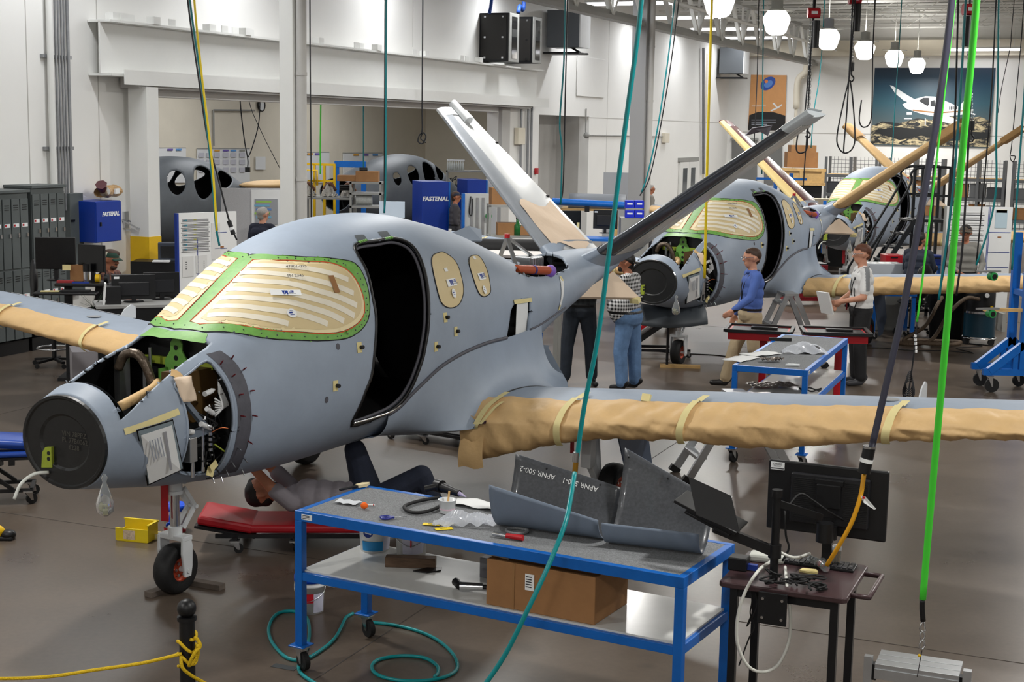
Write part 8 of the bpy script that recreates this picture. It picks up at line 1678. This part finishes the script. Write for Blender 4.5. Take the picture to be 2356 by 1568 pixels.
hang('bright green rope-covered hose hanging at right down to the hook', [(2247,0),(2225,240),(2200,500),(2178,760),(2160,960),(2140,1180),(2123,1378)], 6.6, .0165, M_gr)
t = thing('hook_tackle', 'black sleeve, snap hook and wire below the green hose', 'hook', atd(2122,1378,6.6)); g = lambda x, y: atd(x, y, 6.6)-t.location
obj('sleeve', MB().tube([g(2122,1378), g(2122,1400), g(2124,1428)], .013, 8, k=3), M_black, t); obj('snap_hook', MB().tube([g(2122,1428), g(2116,1446), g(2118,1452), g(2130,1450), g(2126,1432)], .004, 6, closed=True), M_chrome, t); obj('link', MB().tube([g(2122,1452), g(2117,1462), g(2122,1472), g(2128,1462)], .004, 6, closed=True, k=3), M_chrome, t); obj('lower_hook', MB().tube([g(2122,1472), g(2116,1484), g(2120,1494), g(2128,1484)], .005, 6, closed=True, k=3), M_chrome, t); obj('bead', MB().sph(g(2115,1507), .008, 8), M_yel, t); obj('wire', MB().cyl(g(2122,1492), g(2110,1556), .002, n=5), M_blackm, t)
hang('slim green hose with white coupling hanging beyond the wing', [(2198,0),(2170,240),(2145,450),(2125,620),(2110,740)], 15, .011, M_gr); hang('thin black lead below the slim green hose', [(2110,740,15),(2104,800,15),(2098,850,15),(2090,900,15),(2082,910,14.8)], 15, .008, M_blk, 'hanging_cable', free=True)
t = thing('white_coupling', 'white coupling at the end of the slim green hose', 'coupling', atd(2105,785,15)); [obj('bead', MB().cyl((.004*k,0,.07-.04*k),(.004*k,0,.045-.04*k),.014,n=10), M_paper, t) for k in range(5)]
m = MB(); c = atd(2092,875,14.9)
for k in range(6): m.tube([c+Vector((.055*math.cos(a)*(.6+.1*k), .02*math.sin(a*2), .10*math.sin(a)-.02*k)) for a in np.linspace(0,2*PI,15)[:-1]], .006, 5, closed=True)
tag(obj('cord_coil', m, M_blk), 'bundled black cord hanging beyond the left wing', 'cord', kind='stuff')
for lb_, pts, Yh, r_, m_, nm in (('teal hose hanging before the third wing at right', [(2222,0),(2208,240),(2190,460),(2172,600),(2160,690)], 19, .016, M_tl, 'hanging_hose'), ('black cord hanging beside the teal hose at right', [(2205,0),(2196,300),(2180,560),(2158,690)], 19.2, .013, M_blk, 'hanging_cable'), ('long teal hose bending to the grey-shirted technician', [(2298,0),(2296,180),(2292,320),(2292,430),(2276,520),(2246,610)], 20, .014, M_teal, 'hanging_hose'), ('black cord hanging before the tall whiteboard', [(2292,0),(2282,200),(2266,400),(2246,610)], 20.5, .011, M_blk, 'hanging_cable'), ('black cord hanging in front of the drum vacuum', [(2240,60),(2228,330),(2215,560),(2200,680)], 18, .014, M_blk, 'hanging_cable'), ('teal and green hose at the right edge', [(2356,230),(2345,380),(2335,520),(2328,620)], 18, .013, M_tl, 'hanging_hose'), ('slack black cord before the aeroplane banner', [(2008,120),(2006,250),(2000,285),(1985,292),(1977,275),(1982,230)], 30, .014, M_blk, 'hanging_cable'), ('long cord loop on the high chain hook', [(1955,170),(1942,230),(1926,310),(1930,340),(1945,352),(1962,340),(1967,310),(1962,230),(1956,185)], 24.4, .012, M_blk, 'hanging_cable'), ('straight cord with plug inside the long loop', [(1953,180),(1948,260),(1942,330),(1941,350)], 24.4, .012, M_blk, 'hanging_cable'), ('teal hose hanging before the orange banner', [(1757,0),(1755,180),(1753,400)], 40, .016, M_tl, 'hanging_hose'), ('black cord hanging before the orange banner', [(1745,30),(1742,180),(1735,330)], 40, .013, M_blk, 'hanging_cable'), ('thin teal line hanging left of the aeroplane banner', [(1892,100),(1885,180),(1872,260),(1866,340)], 40, .014, M_tl, 'hanging_hose'), ('thin teal line in front of the aeroplane banner', [(2068,120),(2060,230),(2054,330),(2050,380)], 40, .014, M_tl, 'hanging_hose'), ('thin cord with ring hanging right of the aeroplane banner', [(2350,90),(2340,200),(2328,330),(2324,360),(2330,372),(2336,360),(2326,358)], 36, .012, M_blk, 'hanging_cable'), ('thin cord crossing the right corner of the banner', [(2324,110),(2305,200),(2296,260)], 38, .010, M_blk, 'hanging_cable'), ('black cord loop hanging under the red hoist', [(1850,270),(1838,300),(1832,340),(1840,352),(1855,345),(1858,320),(1856,300)], 24.5, .012, M_blk, 'hanging_cable'), ('long cord from the red hoist down to the crate', [(1857,300),(1852,370),(1848,430)], 24.5, .010, M_blk, 'hanging_cable')):
    hang(lb_, pts, Yh, r_, m_, nm)
cbl = MB(); pts = [bld(38, v, HZ-.62-.10*abs(math.sin(v*.9))) for v in np.linspace(-10.5, 3, 28)]; cbl.tube(pts, .07, 8); tag(obj('cable_tray_bundle', cbl, mat('cable_blue', (22,64,140), .5)), 'sagging bundle of blue cables under the roof joists', 'cables')
